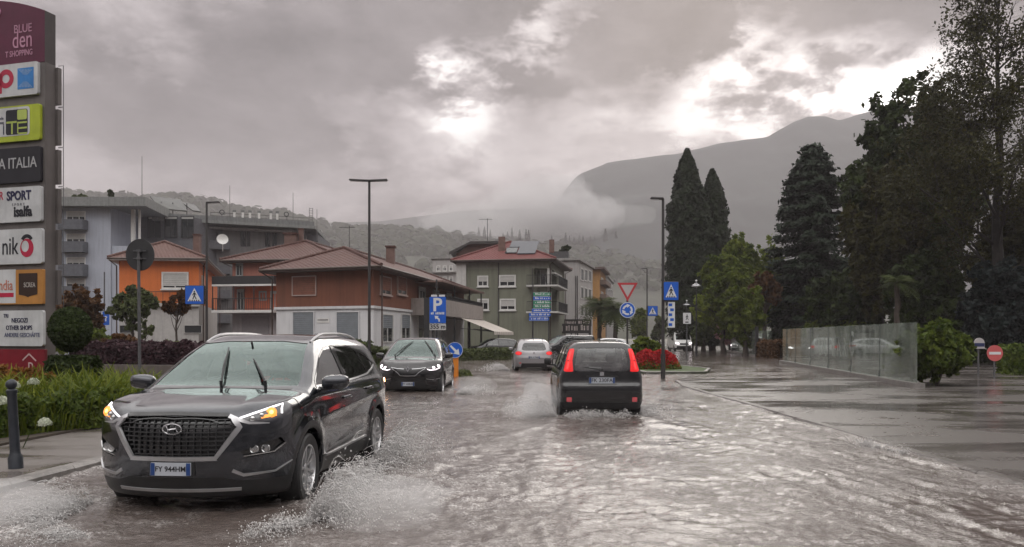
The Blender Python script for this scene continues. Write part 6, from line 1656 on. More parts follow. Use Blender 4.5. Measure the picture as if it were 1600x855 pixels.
# ================================================================== shopping totem
def sign_mat(name, c, rough=.35): return mat(name, c, rough, var=.16, vscale=2.0, spec=.4, streak=.22)
def totem():
    a = math.radians(-16); u = Vector((math.cos(a), math.sin(a))); e = Vector((PX(70.5, 17.0), 17.0))
    W = 2.3; F = Fac(e - u * W, e); D = .27
    r = thing('shopping_totem', 'tall grey shopping centre totem with stacked shop panels at the left edge', 'sign', (e.x - 1, e.y, 0))
    up = lambda py: F.px(66, py)[1]
    zt = up(97)
    bodym = mat('totem_grey', (.13, .115, .11), .5, .1, var=.15, vscale=1.5, streak=.4)
    mb = MB(); F.box(mb, 0, W, -.1, zt, -D, 0); wpart(mb, 'body', bodym, r)
    # maroon head, its top curving down towards the road
    hd = MB(); n = 10; pr = []
    for k in range(n + 1):
        t = k / n; pr.append((W * t, up(17) + .42 * (1 - t ** 2.2)))
    poly = [(0, zt + .003)] + pr + [] ; poly = [(0, zt + .003)] + pr + [(W, zt + .003)]
    vs = [F.P(x, z, .01) for x, z in poly] + [F.P(x, z, -D) for x, z in poly]; m_ = len(poly)
    hd.add(vs, [tuple(range(m_))[::-1]], 0); hd.add(vs, [tuple(range(m_, 2 * m_))], 1)
    hd.add(vs, [(k, m_ + k, m_ + (k + 1) % m_, (k + 1) % m_) for k in range(m_)], 1)
    head = wpart(hd, 'head_panel', [sign_mat('maroon_panel', (.085, .008, .032)), mat('totem_dark', (.055, .045, .045), .5, var=.2)], r)
    pk = sign_mat('maroon_lettering', (.46, .23, .32))
    def text(par, s, px_r, py0, py1, m__, nm='lettering', align='RIGHT', bold=0., sp=1.0, off=.075, sx=1.0, cap=.70):
        """letters whose cap height spans photo rows py0..py1, right edge at px_r"""
        uu, z1 = F.px(px_r, py0); _, z0 = F.px(px_r, py1); size = (z1 - z0) / cap
        t = MB(); t.text(s, 1.0, F.M(uu, (z0 + z1) / 2, off) @ Matrix.Diagonal((size * sx, size, 1, 1)), 0, .004, align, sp, bold)
        return t.build(nm, m__, par)
    text(head, 'BLUE', 51, 37, 50, pk, off=.016, sx=.86)
    text(head, 'den', 52, 47, 75, pk, off=.016, sx=.72, cap=.74)
    text(head, 'T SHOPPING', 52, 77, 86, pk, off=.016, sx=.74, bold=.012)
    sw = MB(); c0 = F.px(-6, 20); pts = [Vector(F.P(c0[0] + .14 * math.cos(t), c0[1] + .11 * math.sin(t), .02)) for t in [-1.4 + .28 * k for k in range(12)]]; sw.tube(pts, .012, 5); sw.build('leaf_ornament', pk, head)
    def panel(y0, y1, xr, base, nm='shop_panel', rr=.05, mats=None):
        u1, z1 = F.px(xr, y0); _, z0 = F.px(xr, y1); mb = MB(); pts = rounded(.12, u1, z0, z1, rr)
        vs = [F.P(x, z, .002) for x, z in pts] + [F.P(x, z, .07) for x, z in pts]; k = len(pts)
        mb.add(vs, [tuple(range(k)), tuple(range(k, 2 * k))[::-1]] + [(i, k + i, k + (i + 1) % k, (i + 1) % k) for i in range(k)])
        return wpart(mb, nm, base, r), u1, z0, z1
    wht = sign_mat('panel_white', (.50, .50, .51)); red = sign_mat('logo_crimson', (.40, .015, .05)); blu = sign_mat('logo_blue', (.03, .19, .50)); ink = sign_mat('logo_black', (.012, .012, .018)); nav = sign_mat('logo_navy', (.02, .02, .06)); lime = sign_mat('lime_panel', (.36, .42, .03))
    # 2: red rounded letters and a blue square
    p, u1, z0, z1 = panel(97, 148, 63, wht)
    g = MB(); s = lambda x, y: F.px(x, y)
    def ring(mb, cx, cy, rx, ry, th, a0=0, a1=360, off=.074, n=24):
        c = s(cx, cy); q = s(cx + rx, cy + ry); RX, RY = q[0] - c[0], c[1] - q[1]; tt = th * (s(41, cy)[0] - s(40, cy)[0]); vs = []
        for k in range(n + 1):
            an = math.radians(a0 + (a1 - a0) * k / n)
            for f_ in (RX, RX - tt): vs.append(F.P(c[0] + f_ * math.cos(an), c[1] + (f_ / RX * RY if f_ == RX else RY - tt) * math.sin(an), off))
        mb.add(vs, [(2 * k, 2 * k + 1, 2 * k + 3, 2 * k + 2) for k in range(n)])
    def rect(mb, x0, y0, x1, y1, off=.074, m=0):
        a_, b_, c_, d_ = F.rect(x0, y0, x1, y1); F.box(mb, a_, b_, c_, d_, .0705, off, m)
    ring(g, 14, 125, 12, 13.5, 6.5); rect(g, 2, 118, 7.5, 151 - 3); ring(g, -14, 124, 13, 13.5, 6.5)
    g.build('logo_letter', red, p, fixn=False)
    g = MB(); rect(g, 32, 109, 57, 139); 
    g.build('logo_square', blu, p)
    g = MB()
    for k in range(9):
        x = 34 + k * 2.6; c = s(44.5, 124); t = s(x, 110); b = s(x, 138)
        w = .006
        for q in (t, b):
            m = (c[0] + (q[0] - c[0]) * .25, c[1] + (q[1] - c[1]) * .35); g.add([F.P(q[0] - w, q[1], .077), F.P(q[0] + w, q[1], .077), F.P(m[0] + .001, m[1], .077), F.P(m[0] - .001, m[1], .077)], [(0, 1, 2, 3)])
    g.build('logo_rays', sign_mat('logo_pale', (.45, .52, .60)), p, fixn=False)
    # 3: lime panel with white field and dark tile
    p, u1, z0, z1 = panel(163, 219, 66.5, lime)
    g = MB(); a_, _, c_, d_ = F.rect(0, 216, 51, 167); b_ = F.px(51, 190)[0]
    pts = rounded(.14, b_, c_, d_, .07); g.add([F.P(x, z, .074) for x, z in pts], [tuple(range(len(pts)))]); g.build('white_field', wht, p, fixn=False)
    g = MB(); a_, b_, c_, d_ = F.rect(14, 213, 48, 171); pts = rounded(a_, b_, c_, d_, .05); g.add([F.P(x, z, .078) for x, z in pts], [tuple(range(len(pts)))]); g.build('dark_tile', ink, p, fixn=False)
    g = MB(); a_, b_, c_, d_ = F.rect(32, 189, 47, 172); pts = rounded(a_, b_, c_, d_, .035); g.add([F.P(x, z, .081) for x, z in pts], [tuple(range(len(pts)))])
    rect(g, 15, 192, 31, 193.5, .081); rect(g, 22.5, 194, 25, 211, .081)
    for y in (192, 200.5, 209): rect(g, 33.5, y, 47, y + 1.4, .081)
    rect(g, 32, 192, 33.6, 210, .081)
    g.build('tile_lettering', sign_mat('lime_ink', (.38, .45, .10)), p, fixn=False)
    g = MB(); rect(g, -6, 193.5, 11, 195.5); rect(g, 9.5, 195.6, 11.5, 212); g.build('lettering', nav, p)
    text(p, 'ede', 10.5, 184, 189, nav, sx=.85)
    # 4: black panel
    p, u1, z0, z1 = panel(229, 284, 67.5, sign_mat('panel_black', (.018, .017, .022)))
    text(p, 'A ITALIA', 62, 246, 263, sign_mat('silver_lettering', (.42, .42, .43)), sx=.80)
    # 5: sports shops
    p, u1, z0, z1 = panel(291, 346, 68.5, wht)
    text(p, 'R', 10, 301, 314, red, sx=.8); text(p, 'SPORT', 53, 299, 313, nav, bold=.03, sx=.80)
    text(p, 'SPORT', 43, 318, 322, sign_mat('small_print', (.14, .14, .16)), sp=1.9, sx=.9); text(p, 'isalfa', 54.5, 323, 339, ink, bold=.035, sx=.84, cap=.72)
    # 6
    p, u1, z0, z1 = panel(357, 412, 70, wht)
    text(p, 'nik', 33, 372, 400, ink, sx=.70, cap=.72)
    g = MB()
    c = s(46.5, 388); q = s(57, 402); RX, RY = q[0] - c[0], c[1] - q[1]; vs = []
    for k in range(33):
        an = 2 * PI * k / 32; vs.append(F.P(c[0] + RX * math.cos(an), c[1] + RY * math.sin(an), .074)); vs.append(F.P(c[0] - RX * .26 + RX * .56 * math.cos(an), c[1] + RY * .18 + RY * .62 * math.sin(an), .074))
    g.add(vs, [(2 * k, 2 * k + 1, 2 * k + 3, 2 * k + 2) for k in range(32)]); g.build('logo_ring', red, p, fixn=False)
    g = MB(); ring(g, 46.5, 379, 10, 12, 4.5, 25, 155); g.build('logo_cap', ink, p, fixn=False)
    # 7
    orn = sign_mat('orange_panel', (.44, .20, .05))
    p, u1, z0, z1 = panel(421, 475, 71, orn, rr=.02)
    g = MB(); rect(g, -8, 422.5, 29, 474, .073); g.build('white_field', wht, p)
    text(p, 'ndia', 25, 438, 455, sign_mat('salmon_print', (.45, .16, .11)), sx=.75, cap=.74, off=.077)
    g = MB(); rect(g, -8, 458.5, 26, 464.5, .077); g.build('red_band', red, p)
    g = MB(); a_, b_, c_, d_ = F.rect(34, 465, 63, 427); mid = (a_ + b_) / 2; pts = [(a_, d_), (b_, d_), (b_, c_ + .06), (mid + .08, c_ + .03), (mid, c_), (mid - .08, c_ + .03), (a_, c_ + .06)]
    g.add([F.P(x, z, .076) for x, z in pts], [tuple(range(len(pts)))]); g.build('crest', sign_mat('crest_brown', (.035, .018, .012)), p, fixn=False)
    text(p, 'SCREA', 60, 442, 449.5, sign_mat('crest_lettering', (.42, .38, .35)), sx=.72, off=.08); 
    # 8
    p, u1, z0, z1 = panel(485, 541, 71.5, wht)
    text(p, 'TRI', 18, 491, 497, nav, sx=.8); text(p, 'NEGOZI', 48, 497.5, 504.5, nav, sx=.86, bold=.01); text(p, 'OTHER SHOPS', 55, 509, 516, nav, sx=.80, bold=.01); text(p, 'ANDERE GESCHÄFTE', 67, 520.5, 527, sign_mat('grey_blue_print', (.12, .13, .20)), sx=.80, bold=.008)
    # 9 red foot
    rm_ = sign_mat('red_panel', (.17, .008, .018)); p, u1, z0, z1 = panel(546, 640, 74, rm_, rr=.01)
    pinkw = sign_mat('foot_print', (.50, .36, .36)); text(p, 'p', 57, 561, 579, pinkw, sx=.9, cap=.72)
    g = MB(); a1, b1, c1 = s(40, 563), s(50, 553), s(61, 564)
    for q0, q1 in ((a1, b1), (b1, c1)):
        d = Vector((q1[0] - q0[0], q1[1] - q0[1])).normalized() * .0; nrm = Vector((-(q1[1] - q0[1]), q1[0] - q0[0])).normalized() * .016
        g.add([F.P(q0[0] + nrm.x, q0[1] + nrm.y, .075), F.P(q1[0] + nrm.x, q1[1] + nrm.y, .075), F.P(q1[0] - nrm.x, q1[1] - nrm.y, .075), F.P(q0[0] - nrm.x, q0[1] - nrm.y, .075)], [(0, 1, 2, 3)])
    g.build('roof_mark', pinkw, p, fixn=False)
    # the sign boxes of the far face peek past the side, with thin wire frames
    for y0, y1 in ((100, 158), (166, 222), (230, 284), (292, 346), (357, 412), (421, 475)):
        z1, z0 = up(y0), up(y1); m = MB(); F.box(m, .2, W + .06, z0, z1, -D - .10, -D - .002); wpart(m, 'rear_panel', bodym, r)
        m = MB(); q = [F.P(W + .02, z1 + .05, -D - .06), F.P(W + .15, z1 + .05, -D - .06), F.P(W + .15, z0 - .05, -D - .06), F.P(W + .02, z0 - .05, -D - .06)]; m.tube(q, .008, 5); wpart(m, 'wire_frame', M_steel, r)
totem()

# ================================================================== street lamps and signs
M_pole = mat('lamp_post_dark', (.045, .042, .042), .45, .3, var=.2); M_blue = mat('sign_blue', (.008, .095, .48), .35, var=.12); M_white = mat('sign_white', (.62, .63, .64), .4, var=.05); M_redsign = mat('sign_red', (.42, .03, .04), .4, var=.08); M_back = mat('sign_back_dark', (.02, .02, .022), .5, var=.3, vscale=4)
M_glow = mat('lamp_diffuser', (.35, .35, .36), .3)
def lamp(name, label, px, top, base, Y, arms, r0=.07, z0=0.0, plate=.5):
    x = PX(px, Y); zt = PZ(top, Y); r = thing(name, label, 'street lamp', (x, Y, z0))
    m = MB().cyl((0, 0, -.1), (0, 0, zt - z0), r0, r0 * .75, 12); m.cyl((0, 0, -.1), (0, 0, .9), r0 * 1.35, r0 * 1.35, 12); m.build('post', M_pole, r, smooth=.6)
    for d, L in arms:
        h = MB(); h.bbox(-.02, L, -.11, .11, -.05, .03, .03, 0, Matrix.Translation((0, 0, zt - z0 + .02)) @ Matrix.Rotation(0 if d > 0 else PI, 4, 'Z') @ Matrix.Rotation(-.05, 4, 'Y'))
        o = h.build('lamp_head', M_pole, r); g = MB(); g.box(L * .35, L * .95, -.085, .085, -.062, -.052, 0, Matrix.Translation((0, 0, zt - z0 + .02)) @ Matrix.Rotation(0 if d > 0 else PI, 4, 'Z') @ Matrix.Rotation(-.05, 4, 'Y')); g.build('diffuser', M_glow, o)
    return r
lamp('street_lamp', 'dark street lamp with one short arm in front of the orange house', 323, 317, 560, 42, [(1, .68)])
lamp('street_lamp', 'tall dark street lamp with two arms like a T before the brown house', 577, 283, 600, 35, [(1, .80), (-1, .88)])
lamp('street_lamp', 'dark street lamp with one short arm left of the cypresses', 1036, 311, 592, 29.4, [(-1, .46)], r0=.065)
lamp('street_lamp', 'far thin street lamp beyond the roundabout shrub', 1011, 420, 545, 76, [(-1, .55)])
def board(par, pts, y0, y1, m_, nm='board'):
    """flat plate facing the camera in local XZ"""
    return MB().prism(pts, y0, y1, 'XZ').build(nm, m_, par)
def person_mark(mb, s, y, m=0):
    """walking figure, about s tall, centred on the origin"""
    mb.prism(ellipse(0, .40 * s, .085 * s, .085 * s, 12), y - .002, y, 'XZ', m)
    mb.prism([(-.09 * s, .29 * s), (.09 * s, .29 * s), (.24 * s, .02 * s), (.19 * s, -.02 * s), (.08 * s, .13 * s), (.07 * s, -.05 * s), (.26 * s, -.42 * s), (.16 * s, -.46 * s), (.0, -.13 * s), (-.12 * s, -.46 * s), (-.22 * s, -.42 * s), (-.09 * s, -.05 * s), (-.08 * s, .12 * s), (-.19 * s, -.04 * s), (-.25 * s, .0)], y - .002, y, 'XZ', m)
def crossing_sign(label, px, py, Y, sz, post=None, side=0, z0=0.0, h=None, thick=.14, ltop=None):
    """blue square with white triangle and walking figure"""
    h = h or sz; x, z = PX(px, Y), PZ(py, Y); r = thing('crossing_sign', label, 'traffic sign', (x, Y, z0)); zc = z - z0
    m = MB().bbox(-sz / 2, sz / 2, -thick / 2, thick / 2, zc - h / 2, zc + h / 2, .02); b = m.build('board', M_back, r)
    f = MB().prism([(x_, z_ + zc) for x_, z_ in rounded(-sz * .47, sz * .47, -h * .47, h * .47, .03)], -thick / 2 - .004, -thick / 2 - .001, 'XZ'); f.build('blue_face', M_blue, b)
    t = MB().prism([(0, zc + h * .36), (-sz * .36, zc - h * .33), (sz * .36, zc - h * .33)], -thick / 2 - .008, -thick / 2 - .005, 'XZ'); t.build('white_triangle', M_white, b)
    p = MB(); person_mark(p, h * .48, -thick / 2 - .010)
    for k in range(5): p.box(-sz * .26 + k * sz * .115, -sz * .20 + k * sz * .115, -thick / 2 - .011, -thick / 2 - .009, -h * .31, -h * .24)
    p.v = [(a, b_, c + zc - .02 * h) for a, b_, c in p.v]; p.build('walker_symbol', M_back, b)
    if side:
        k = MB(); k.box(min(0, side), max(0, side), -.02, .02, zc + h * .25, zc + h * .30); k.box(min(0, side), max(0, side), -.02, .02, zc - h * .30, zc - h * .25); k.build('bracket', M_pole, r)
    if post:
        MB().cyl((post, 0, -.1), (post, 0, zc + h / 2 + (ltop or 0)), .04, n=10).build('post', M_pole, r, smooth=.6)
    return r
crossing_sign('blue pedestrian crossing sign hanging by the lamp post at the orange house', 305, 461, 41.8, 1.0, side=.6, thick=.2)
crossing_sign('blue pedestrian crossing sign on the right lamp post near the cypresses', 1048, 455, 29.2, .56, side=-.26, h=.70)
crossing_sign('small far blue pedestrian crossing sign behind the roundabout shrub', 1019.5, 486, 52, .66, post=-.36)
# second plate, seen edge on, under the right crossing sign
def side_plate():
    Y = 29.2; r = thing('lattice_plate', 'narrow pale blue and white plate below the right crossing sign', 'traffic sign', (PX(1045, Y), Y, 0))
    z0, z1 = PZ(512, Y), PZ(472, Y); m = MB().box(-.03, .22, -.01, .01, z0, z1); b = m.build('board', M_white, r)
    g = MB()
    for k in range(5): g.box(-.01 + (k % 2) * .06, .12 + (k % 2) * .06, -.014, -.011, z0 + .06 + k * .18, z0 + .16 + k * .18)
    g.build('blue_marks', M_blue, b)
side_plate()
def roundabout_signs():
    Y = 36; x = PX(980.5, Y); r = thing('roundabout_sign', 'give way triangle above a blue roundabout disc on one dark post', 'traffic sign', (x, Y, 0)); zt = PZ(442, Y)
    MB().cyl((0, 0.05, -.1), (0, 0.05, zt - .1), .045, n=12).build('post', M_pole, r, smooth=.6)
    w = .46; zb = PZ(471, Y)
    def tri(s, y0, y1, nm, m_, par):
        c = (zt * 2 + zb) / 3; pts = [(-w * s, c + (zt - c) * s), (w * s, c + (zt - c) * s), (0, c + (zb - c) * s)]; return MB().prism(pts, y0, y1, 'XZ').build(nm, m_, par)
    t = tri(1.0, -.01, .01, 'give_way_triangle', M_redsign, r); tri(.66, -.014, -.011, 'white_centre', mat('sign_greywhite', (.40, .38, .38), .4, var=.05), t)
    zc = PZ(484.5, Y); d = MB().prism([(a, b + zc) for a, b in ellipse(0, 0, .355, .355, 32)], -.01, .01, 'XZ').build('roundabout_disc', M_blue, r)
    MB().add([(a * f, -.0125, b * f + zc) for f in (1, .93) for a, b in ellipse(0, 0, .35, .35, 32)], [(k, (k + 1) % 32, 32 + (k + 1) % 32, 32 + k) for k in range(32)]).build('white_rim', M_white, d)
    ar = MB()
    for k in range(3):
        a0 = math.radians(100 + 120 * k); pts = []; n = 10
        for f in (.23, .15):
            seq = range(n + 1) if f == .23 else range(n, -1, -1)
            for i in seq: a = a0 + math.radians(70) * i / n; pts.append((f * math.cos(a), f * math.sin(a)))
        ar.prism([(p, q + zc) for p, q in pts], -.015, -.0115, 'XZ')
        a = a0 - .02; c = Vector((math.cos(a), math.sin(a))); t_ = Vector((math.sin(a), -math.cos(a)))
        ar.prism([tuple(c * .28 + Vector((0, zc))), tuple(c * .10 + Vector((0, zc))), tuple(c * .19 + t_ * .16 + Vector((0, zc)))], -.0151, -.0116, 'XZ')
    ar.build('arrows', M_white, d)
roundabout_signs()
def parking_sign():
    Y = 34; x = PX(684, Y); r = thing('parking_sign', 'tall blue parking sign with big white P and a grey distance plate', 'traffic sign', (x, Y, 0))
    z1, zm, z0 = PZ(464, Y), PZ(505, Y), PZ(516, Y); w = .35
    po = MB()
    for d in (-.2, .2): po.cyl((d, .08, -.1), (d, .08, z1 + .1), .05, n=10)
    po.build('posts', M_pole, r, smooth=.6)
    dk = MB().box(-w - .24, -w - .02, .02, .2, z0 - .6, z1 - .02); dk.build('side_box', M_back, r)
    b = MB().prism(rounded(-w, w, zm, z1, .04), -.012, .012, 'XZ').build('blue_board', M_blue, r)
    t = MB().text('P', .78, face_M((-.02, -.0125, z1 - .36), (1, 0, 0), (0, 0, 1)), 0, .002, bold=.02); [t.box(-.29 + k * .065, -.245 + k * .065, -.0155, -.0125, zm + .37, zm + (.47 if k % 3 else .45)) for k in (0, 1, 3, 4, 5, 6, 7, 8)]; t.build('lettering', M_white, b)
    a = MB().prism([(.03, zm + .06), (.09, zm + .06), (.09, zm + .17), (.0, zm + .25), (.04, zm + .30), (-.13, zm + .31), (-.10, zm + .16), (-.05, zm + .20), (.03, zm + .14)], -.016, -.013, 'XZ'); a.build('arrow', M_white, b)
    p = MB().prism(rounded(-w, w, z0, zm - .02, .02), -.012, .012, 'XZ').build('distance_plate', mat('plate_grey', (.42, .42, .42), .5, var=.08), r)
    MB().text('355 m', .26, face_M((0, -.0125, (z0 + zm) / 2 - .01), (1, 0, 0), (0, 0, 1)), 0, .002, bold=.008).build('lettering', M_ink, p)
    MB().box(-.28, -.03, -.02, .05, z1 + .01, z1 + .09).box(.06, .30, -.02, .05, z1 + .01, z1 + .09).build('cap', M_white, r)
parking_sign()
def keep_right():
    Y = 31; x = PX(711, Y); r = thing('keep_right_sign', 'blue disc with white diagonal arrow on a short orange pillar', 'traffic sign', (x, Y, ROADZ)); zc = PZ(547, Y) - ROADZ
    m = MB().bbox(-.13, .13, -.10, .10, .0, zc - .2, .03); m.build('pillar', mat('orange_plastic', (.62, .20, .02), .4, var=.12, vscale=4), r)
    d = MB().prism([(a, b + zc) for a, b in ellipse(0, 0, .31, .31, 32)], -.13, -.105, 'XZ').build('disc', M_blue, r)
    R = lambda p: (p[0] * math.cos(-.785) - p[1] * math.sin(-.785), p[0] * math.sin(-.785) + p[1] * math.cos(-.785) + zc)
    MB().prism([R(p) for p in [(-.24, -.035), (.06, -.045), (.06, -.14), (.26, 0), (.06, .14), (.06, .045), (-.24, .035)]], -.135, -.131, 'XZ').build('arrow', M_white, d)
    MB().add([(a * f, -.1325, b * f + zc) for f in (1, .95) for a, b in ellipse(0, 0, .305, .305, 32)], [(k, (k + 1) % 32, 32 + (k + 1) % 32, 32 + k) for k in range(32)]).build('white_rim', M_white, d)
keep_right()
def dark_disc():
    Y = 24; x = PX(217.5, Y); r = thing('round_sign_back', 'dark round sign seen from behind on a grey pole by the left verge', 'traffic sign', (x, Y, 0)); zc = PZ(398, Y)
    MB().cyl((0.02, 0, -.1), (-.02, 0, zc + .15), .045, n=12).build('post', M_steel, r, smooth=.6)
    MB().prism([(a, b + zc) for a, b in ellipse(0, 0, .43, .48, 36)], .05, .075, 'XZ').build('disc', M_back, r)
    MB().box(-.2, .2, .02, .049, zc + .10, zc + .13).box(-.2, .2, .02, .049, zc - .13, zc - .10).box(-.06, .06, -.06, .05, zc + .08, zc + .15).box(-.06, .06, -.06, .05, zc - .15, zc - .08).build('brackets', M_steel, r)
dark_disc()
def direction_sign():
    Y = 72; r = thing('direction_sign', 'stack of green and blue direction boards in front of the green house', 'traffic sign', (PX(845, Y), Y, 0))
    F = Fac((PX(831, Y), Y), (PX(860, Y), Y)); ys = [457, 463.5, 470, 476.5, 482.5, 489, 495.5, 502]
    gr = mat('sign_green', (.02, .20, .11), .4, var=.08)
    po = MB()
    for u in (.1, F.L - .15): po.cyl(F.P(u, -.1, -.06), F.P(u, PZ(445 if u < 1 else 455, Y), -.06), .06, n=8)
    wpart(po, 'posts', M_pole, r)
    random.seed(11)
    for i in range(7):
        z1, z0 = PZ(ys[i], Y), PZ(ys[i + 1], Y) + .035; u0 = .12 if i < 4 else (-.25 if i > 4 else .0); u1 = F.L + (.06 if i != 6 else -.1); c = gr if i in (0, 2, 3) else M_blue
        m = MB(); vs = [F.P(u, z, o) for o in (0, .05) for u, z in ((u0, z0), (u1 - .12, z0), (u1, (z0 + z1) / 2), (u1 - .12, z1), (u0, z1))]
        m.add(vs, [(0, 1, 2, 3, 4), (9, 8, 7, 6, 5)] + [(k, 5 + k, 5 + (k + 1) % 5, (k + 1) % 5) for k in range(5)]); b = wpart(m, 'board', c, r)
        t = MB(); u = u0 + .18
        F.box(t, u0 + .03, u1 - .12, z1 - .022, z1 - .006, .051, .054); F.box(t, u0 + .03, u1 - .12, z0 + .006, z0 + .022, .051, .054)
        while u < u1 - .3:
            L = random.uniform(.04, .10); F.box(t, u, u + L, z0 + .12, z0 + .12 + random.choice((.10, .13, .16)), .051, .054); u += L + random.choice((.03, .03, .12))
        F.box(t, u1 - .26, u1 - .16, z0 + .13, z0 + .23, .051, .054)
        t.build('lettering', M_white, b)
direction_sign()
def pictogram_sign():
    Y = 55; r = thing('pictogram_sign', 'small white sign with dark pictogram on a thin pole by the footpath', 'traffic sign', (PX(1073.5, Y), Y, 0)); z0, z1 = PZ(506, Y), PZ(489, Y)
    MB().cyl((0, .04, -.1), (0, .04, z1), .035, n=8).build('post', M_steel, r)
    b = MB().prism(rounded(-.27, .27, z0, z1, .03), -.01, .01, 'XZ').build('board', M_white, r)
    m = MB(); person_mark(m, .42, -.012); m.v = [(a, q, c + (z0 + z1) / 2 + .07) for a, q, c in m.v]; m.box(-.12, .10, -.013, -.011, z0 + .07, z0 + .15); m.build('pictogram', M_back, b)
pictogram_sign()
def lantern(label, px, top, base, Y):
    r = thing('park_lantern', label, 'street lamp', (PX(px, Y), Y, 0)); zt = PZ(top, Y)
    m = MB().cyl((0, 0, -.1), (0, 0, 1.0), .11, .09, 12).cyl((0, 0, 1.0), (0, 0, zt - .5), .055, .045, 10); m.build('post', M_iron, r, smooth=.6)
    h = MB().lathe([(.05, zt - .52), (.12, zt - .46), (.40, zt - .40), (.36, zt - .30), (.16, zt - .20), (.05, zt - .12), (.05, zt - .05), (.02, zt)], 18); h.build('hood', mat('lantern_hood', (.30, .30, .31), .2, .6), r, smooth=.6)
    MB().lathe([(.04, zt + .0), (.09, zt + .06), (.04, zt + .14), (.001, zt + .15)], 12).build('finial', mat('lantern_glass', (.6, .6, .6), .3), r, smooth=.8)
lantern('dark park lantern with pale hood standing beside the footpath', 1088, 440, 555, 66)
lantern('park lantern with pale hood just behind the small pictogram sign', 1073, 471, 545, 84)
def bollard():
    r = thing('bollard', 'dark leaning iron bollard with ball top on the left pavement', 'bollard', (PX(25, 8.9), 8.9, .085)); r.rotation_euler = (0, -.055, 0)
    m = MB().lathe([(.075, -.1), (.075, .12), (.056, .16), (.052, .2), (.048, .82), (.056, .84), (.056, .87), (.04, .885)], 20); m.build('shaft', mat('bollard_iron', (.028, .032, .04), .4, .2, var=.25, vscale=8, bump=.2), r, smooth=.6)
    MB().lathe([(.001, .87)] + [(.058 * math.sin(PI * k / 12), .935 - .058 * math.cos(PI * k / 12)) for k in range(1, 12)] + [(.001, .993)], 20).build('ball', MATS['bollard_iron'], r, smooth=True)
bollard()
def small_blue():
    Y = 48; r = thing('small_blue_sign', 'small blue sign on a thin grey post beside the left flats', 'traffic sign', (PX(165, Y), Y, 0))
    MB().cyl((-.1, .05, -.1), (-.1, .05, PZ(425, Y)), .04, n=8).build('post', M_steel, r)
    b = MB().prism(rounded(-.18, .22, PZ(508, Y), PZ(487, Y), .03), -.01, .01, 'XZ').build('board', M_blue, r); z = PZ(497, Y)
    MB().box(-.02, .05, -.014, -.011, z - .2, z + .12).box(-.07, .10, -.0141, -.0111, z + .02, z + .08).build('mark', M_white, b)
small_blue()
def no_entry():
    Y = 30; r = thing('no_entry_sign', 'round red no entry sign by the green hedge on the right', 'traffic sign', (PX(1554.5, Y), Y, 0)); zc = PZ(552, Y)
    MB().cyl((0, .05, -.1), (0, .05, zc), .035, n=8).build('post', M_steel, r)
    d = MB().prism([(a, b + zc) for a, b in ellipse(0, 0, .30, .30, 32)], -.01, .01, 'XZ').build('disc', mat('faded_red', (.50, .10, .10), .4, var=.08), r)
    MB().box(-.22, .22, -.014, -.011, zc - .05, zc + .05).build('white_bar', M_white, d)
    r = thing('domed_sign', 'dark blue and white round topped sign partly behind the big bush', 'traffic sign', (PX(1530, 31), 31, 0)); z = PZ(545, 31)
    MB().cyl((0, .06, -.1), (0, .06, z), .035, n=8).build('post', M_steel, r)
    b = MB().prism([(-.2, z), (.2, z)] + [(.2 * math.cos(k * PI / 12), z + .22 + .2 * math.sin(k * PI / 12)) for k in range(13)], -.02, .02, 'XZ').build('board', mat('sign_greywhite', (.40, .38, .38), .4, var=.05), r)
    MB().box(-.19, .19, -.025, -.021, z + .08, z + .22).build('blue_band', mat('deep_blue', (.02, .03, .10), .4), b)
no_entry()

# ================================================================== glass screens beside the drive
M_screen = glass('screen_glass', (.84, .89, .86), refl=.6, rough=.03, dirt=.24); M_etch = glass('etched_white', (.9, .9, .9), refl=.3, dirt=.8)
def screen(name, label, a, b, zt, n, etched=None, z0=.0):
    r = thing(name, label, 'glass screen', (a[0], a[1], 0)); F = Fac(b, a) if False else Fac(a, b)
    pl = MB(); F.box(pl, -.3, F.L + .2, -.1, .16, -.16, .16); wpart(pl, 'plinth', M_kerb, r)
    L = F.L / n
    for k in range(n):
        g = MB(); F.box(g, L * k + .015, L * (k + 1) - .015, .165, zt, -.008, .008); wpart(g, 'glass_panel', M_screen, r)
        if 0 < k:
            c = MB(); F.box(c, L * k - .03, L * k + .03, .162, .34, .012, .04); F.box(c, L * k - .012, L * k + .012, .342, zt, -.012, .012); wpart(c, 'joint', mat('clamp_steel', (.16, .17, .17), .35, .6), r)
    return r, F
NA, NB = (PX(1223, 46.5), 46.5), (PX(1433, 24.0), 24.0)
gs, GF = screen('glass_screen', 'long pale glass screen with etched letters on a low plinth beside the drive', NA, NB, 1.98, 6)
lt_ = MB()
for ch, p in (('D', 1283), ('U', 1291), ('P', 1302.5), ('A', 1311), ('R', 1319.5), ('C', 1331)):
    u_, z_ = GF.px(p, 544); du = GF.px(p + 4, 544)[0] - GF.px(p - 4, 544)[0]
    if ch == 'C': z_ += .12
    lt_.text(ch, 1.0, GF.M(u_, z_, .012) @ Matrix.Diagonal((du * 1.35, 1.35 if ch == 'C' else 1.1, 1, 1)), 0, .002, bold=.012)
lo_ = wpart(lt_, 'etched_lettering', M_etch, gs)
fs_, FF = screen('glass_screen', 'far short glass screen with dark end post near the broadleaf trees', (PX(1138, 84), 84), (PX(1182, 60), 60), 2.05, 4)
m_ = MB(); FF.box(m_, FF.L + .02, FF.L + .3, -.1, 2.3, -.12, .12); wpart(m_, 'end_post', M_back, fs_)
screen('glass_screen', 'low glass return screen right of the dark end post', (PX(1186, 62), 62), (PX(1206, 61), 61), 2.0, 2)
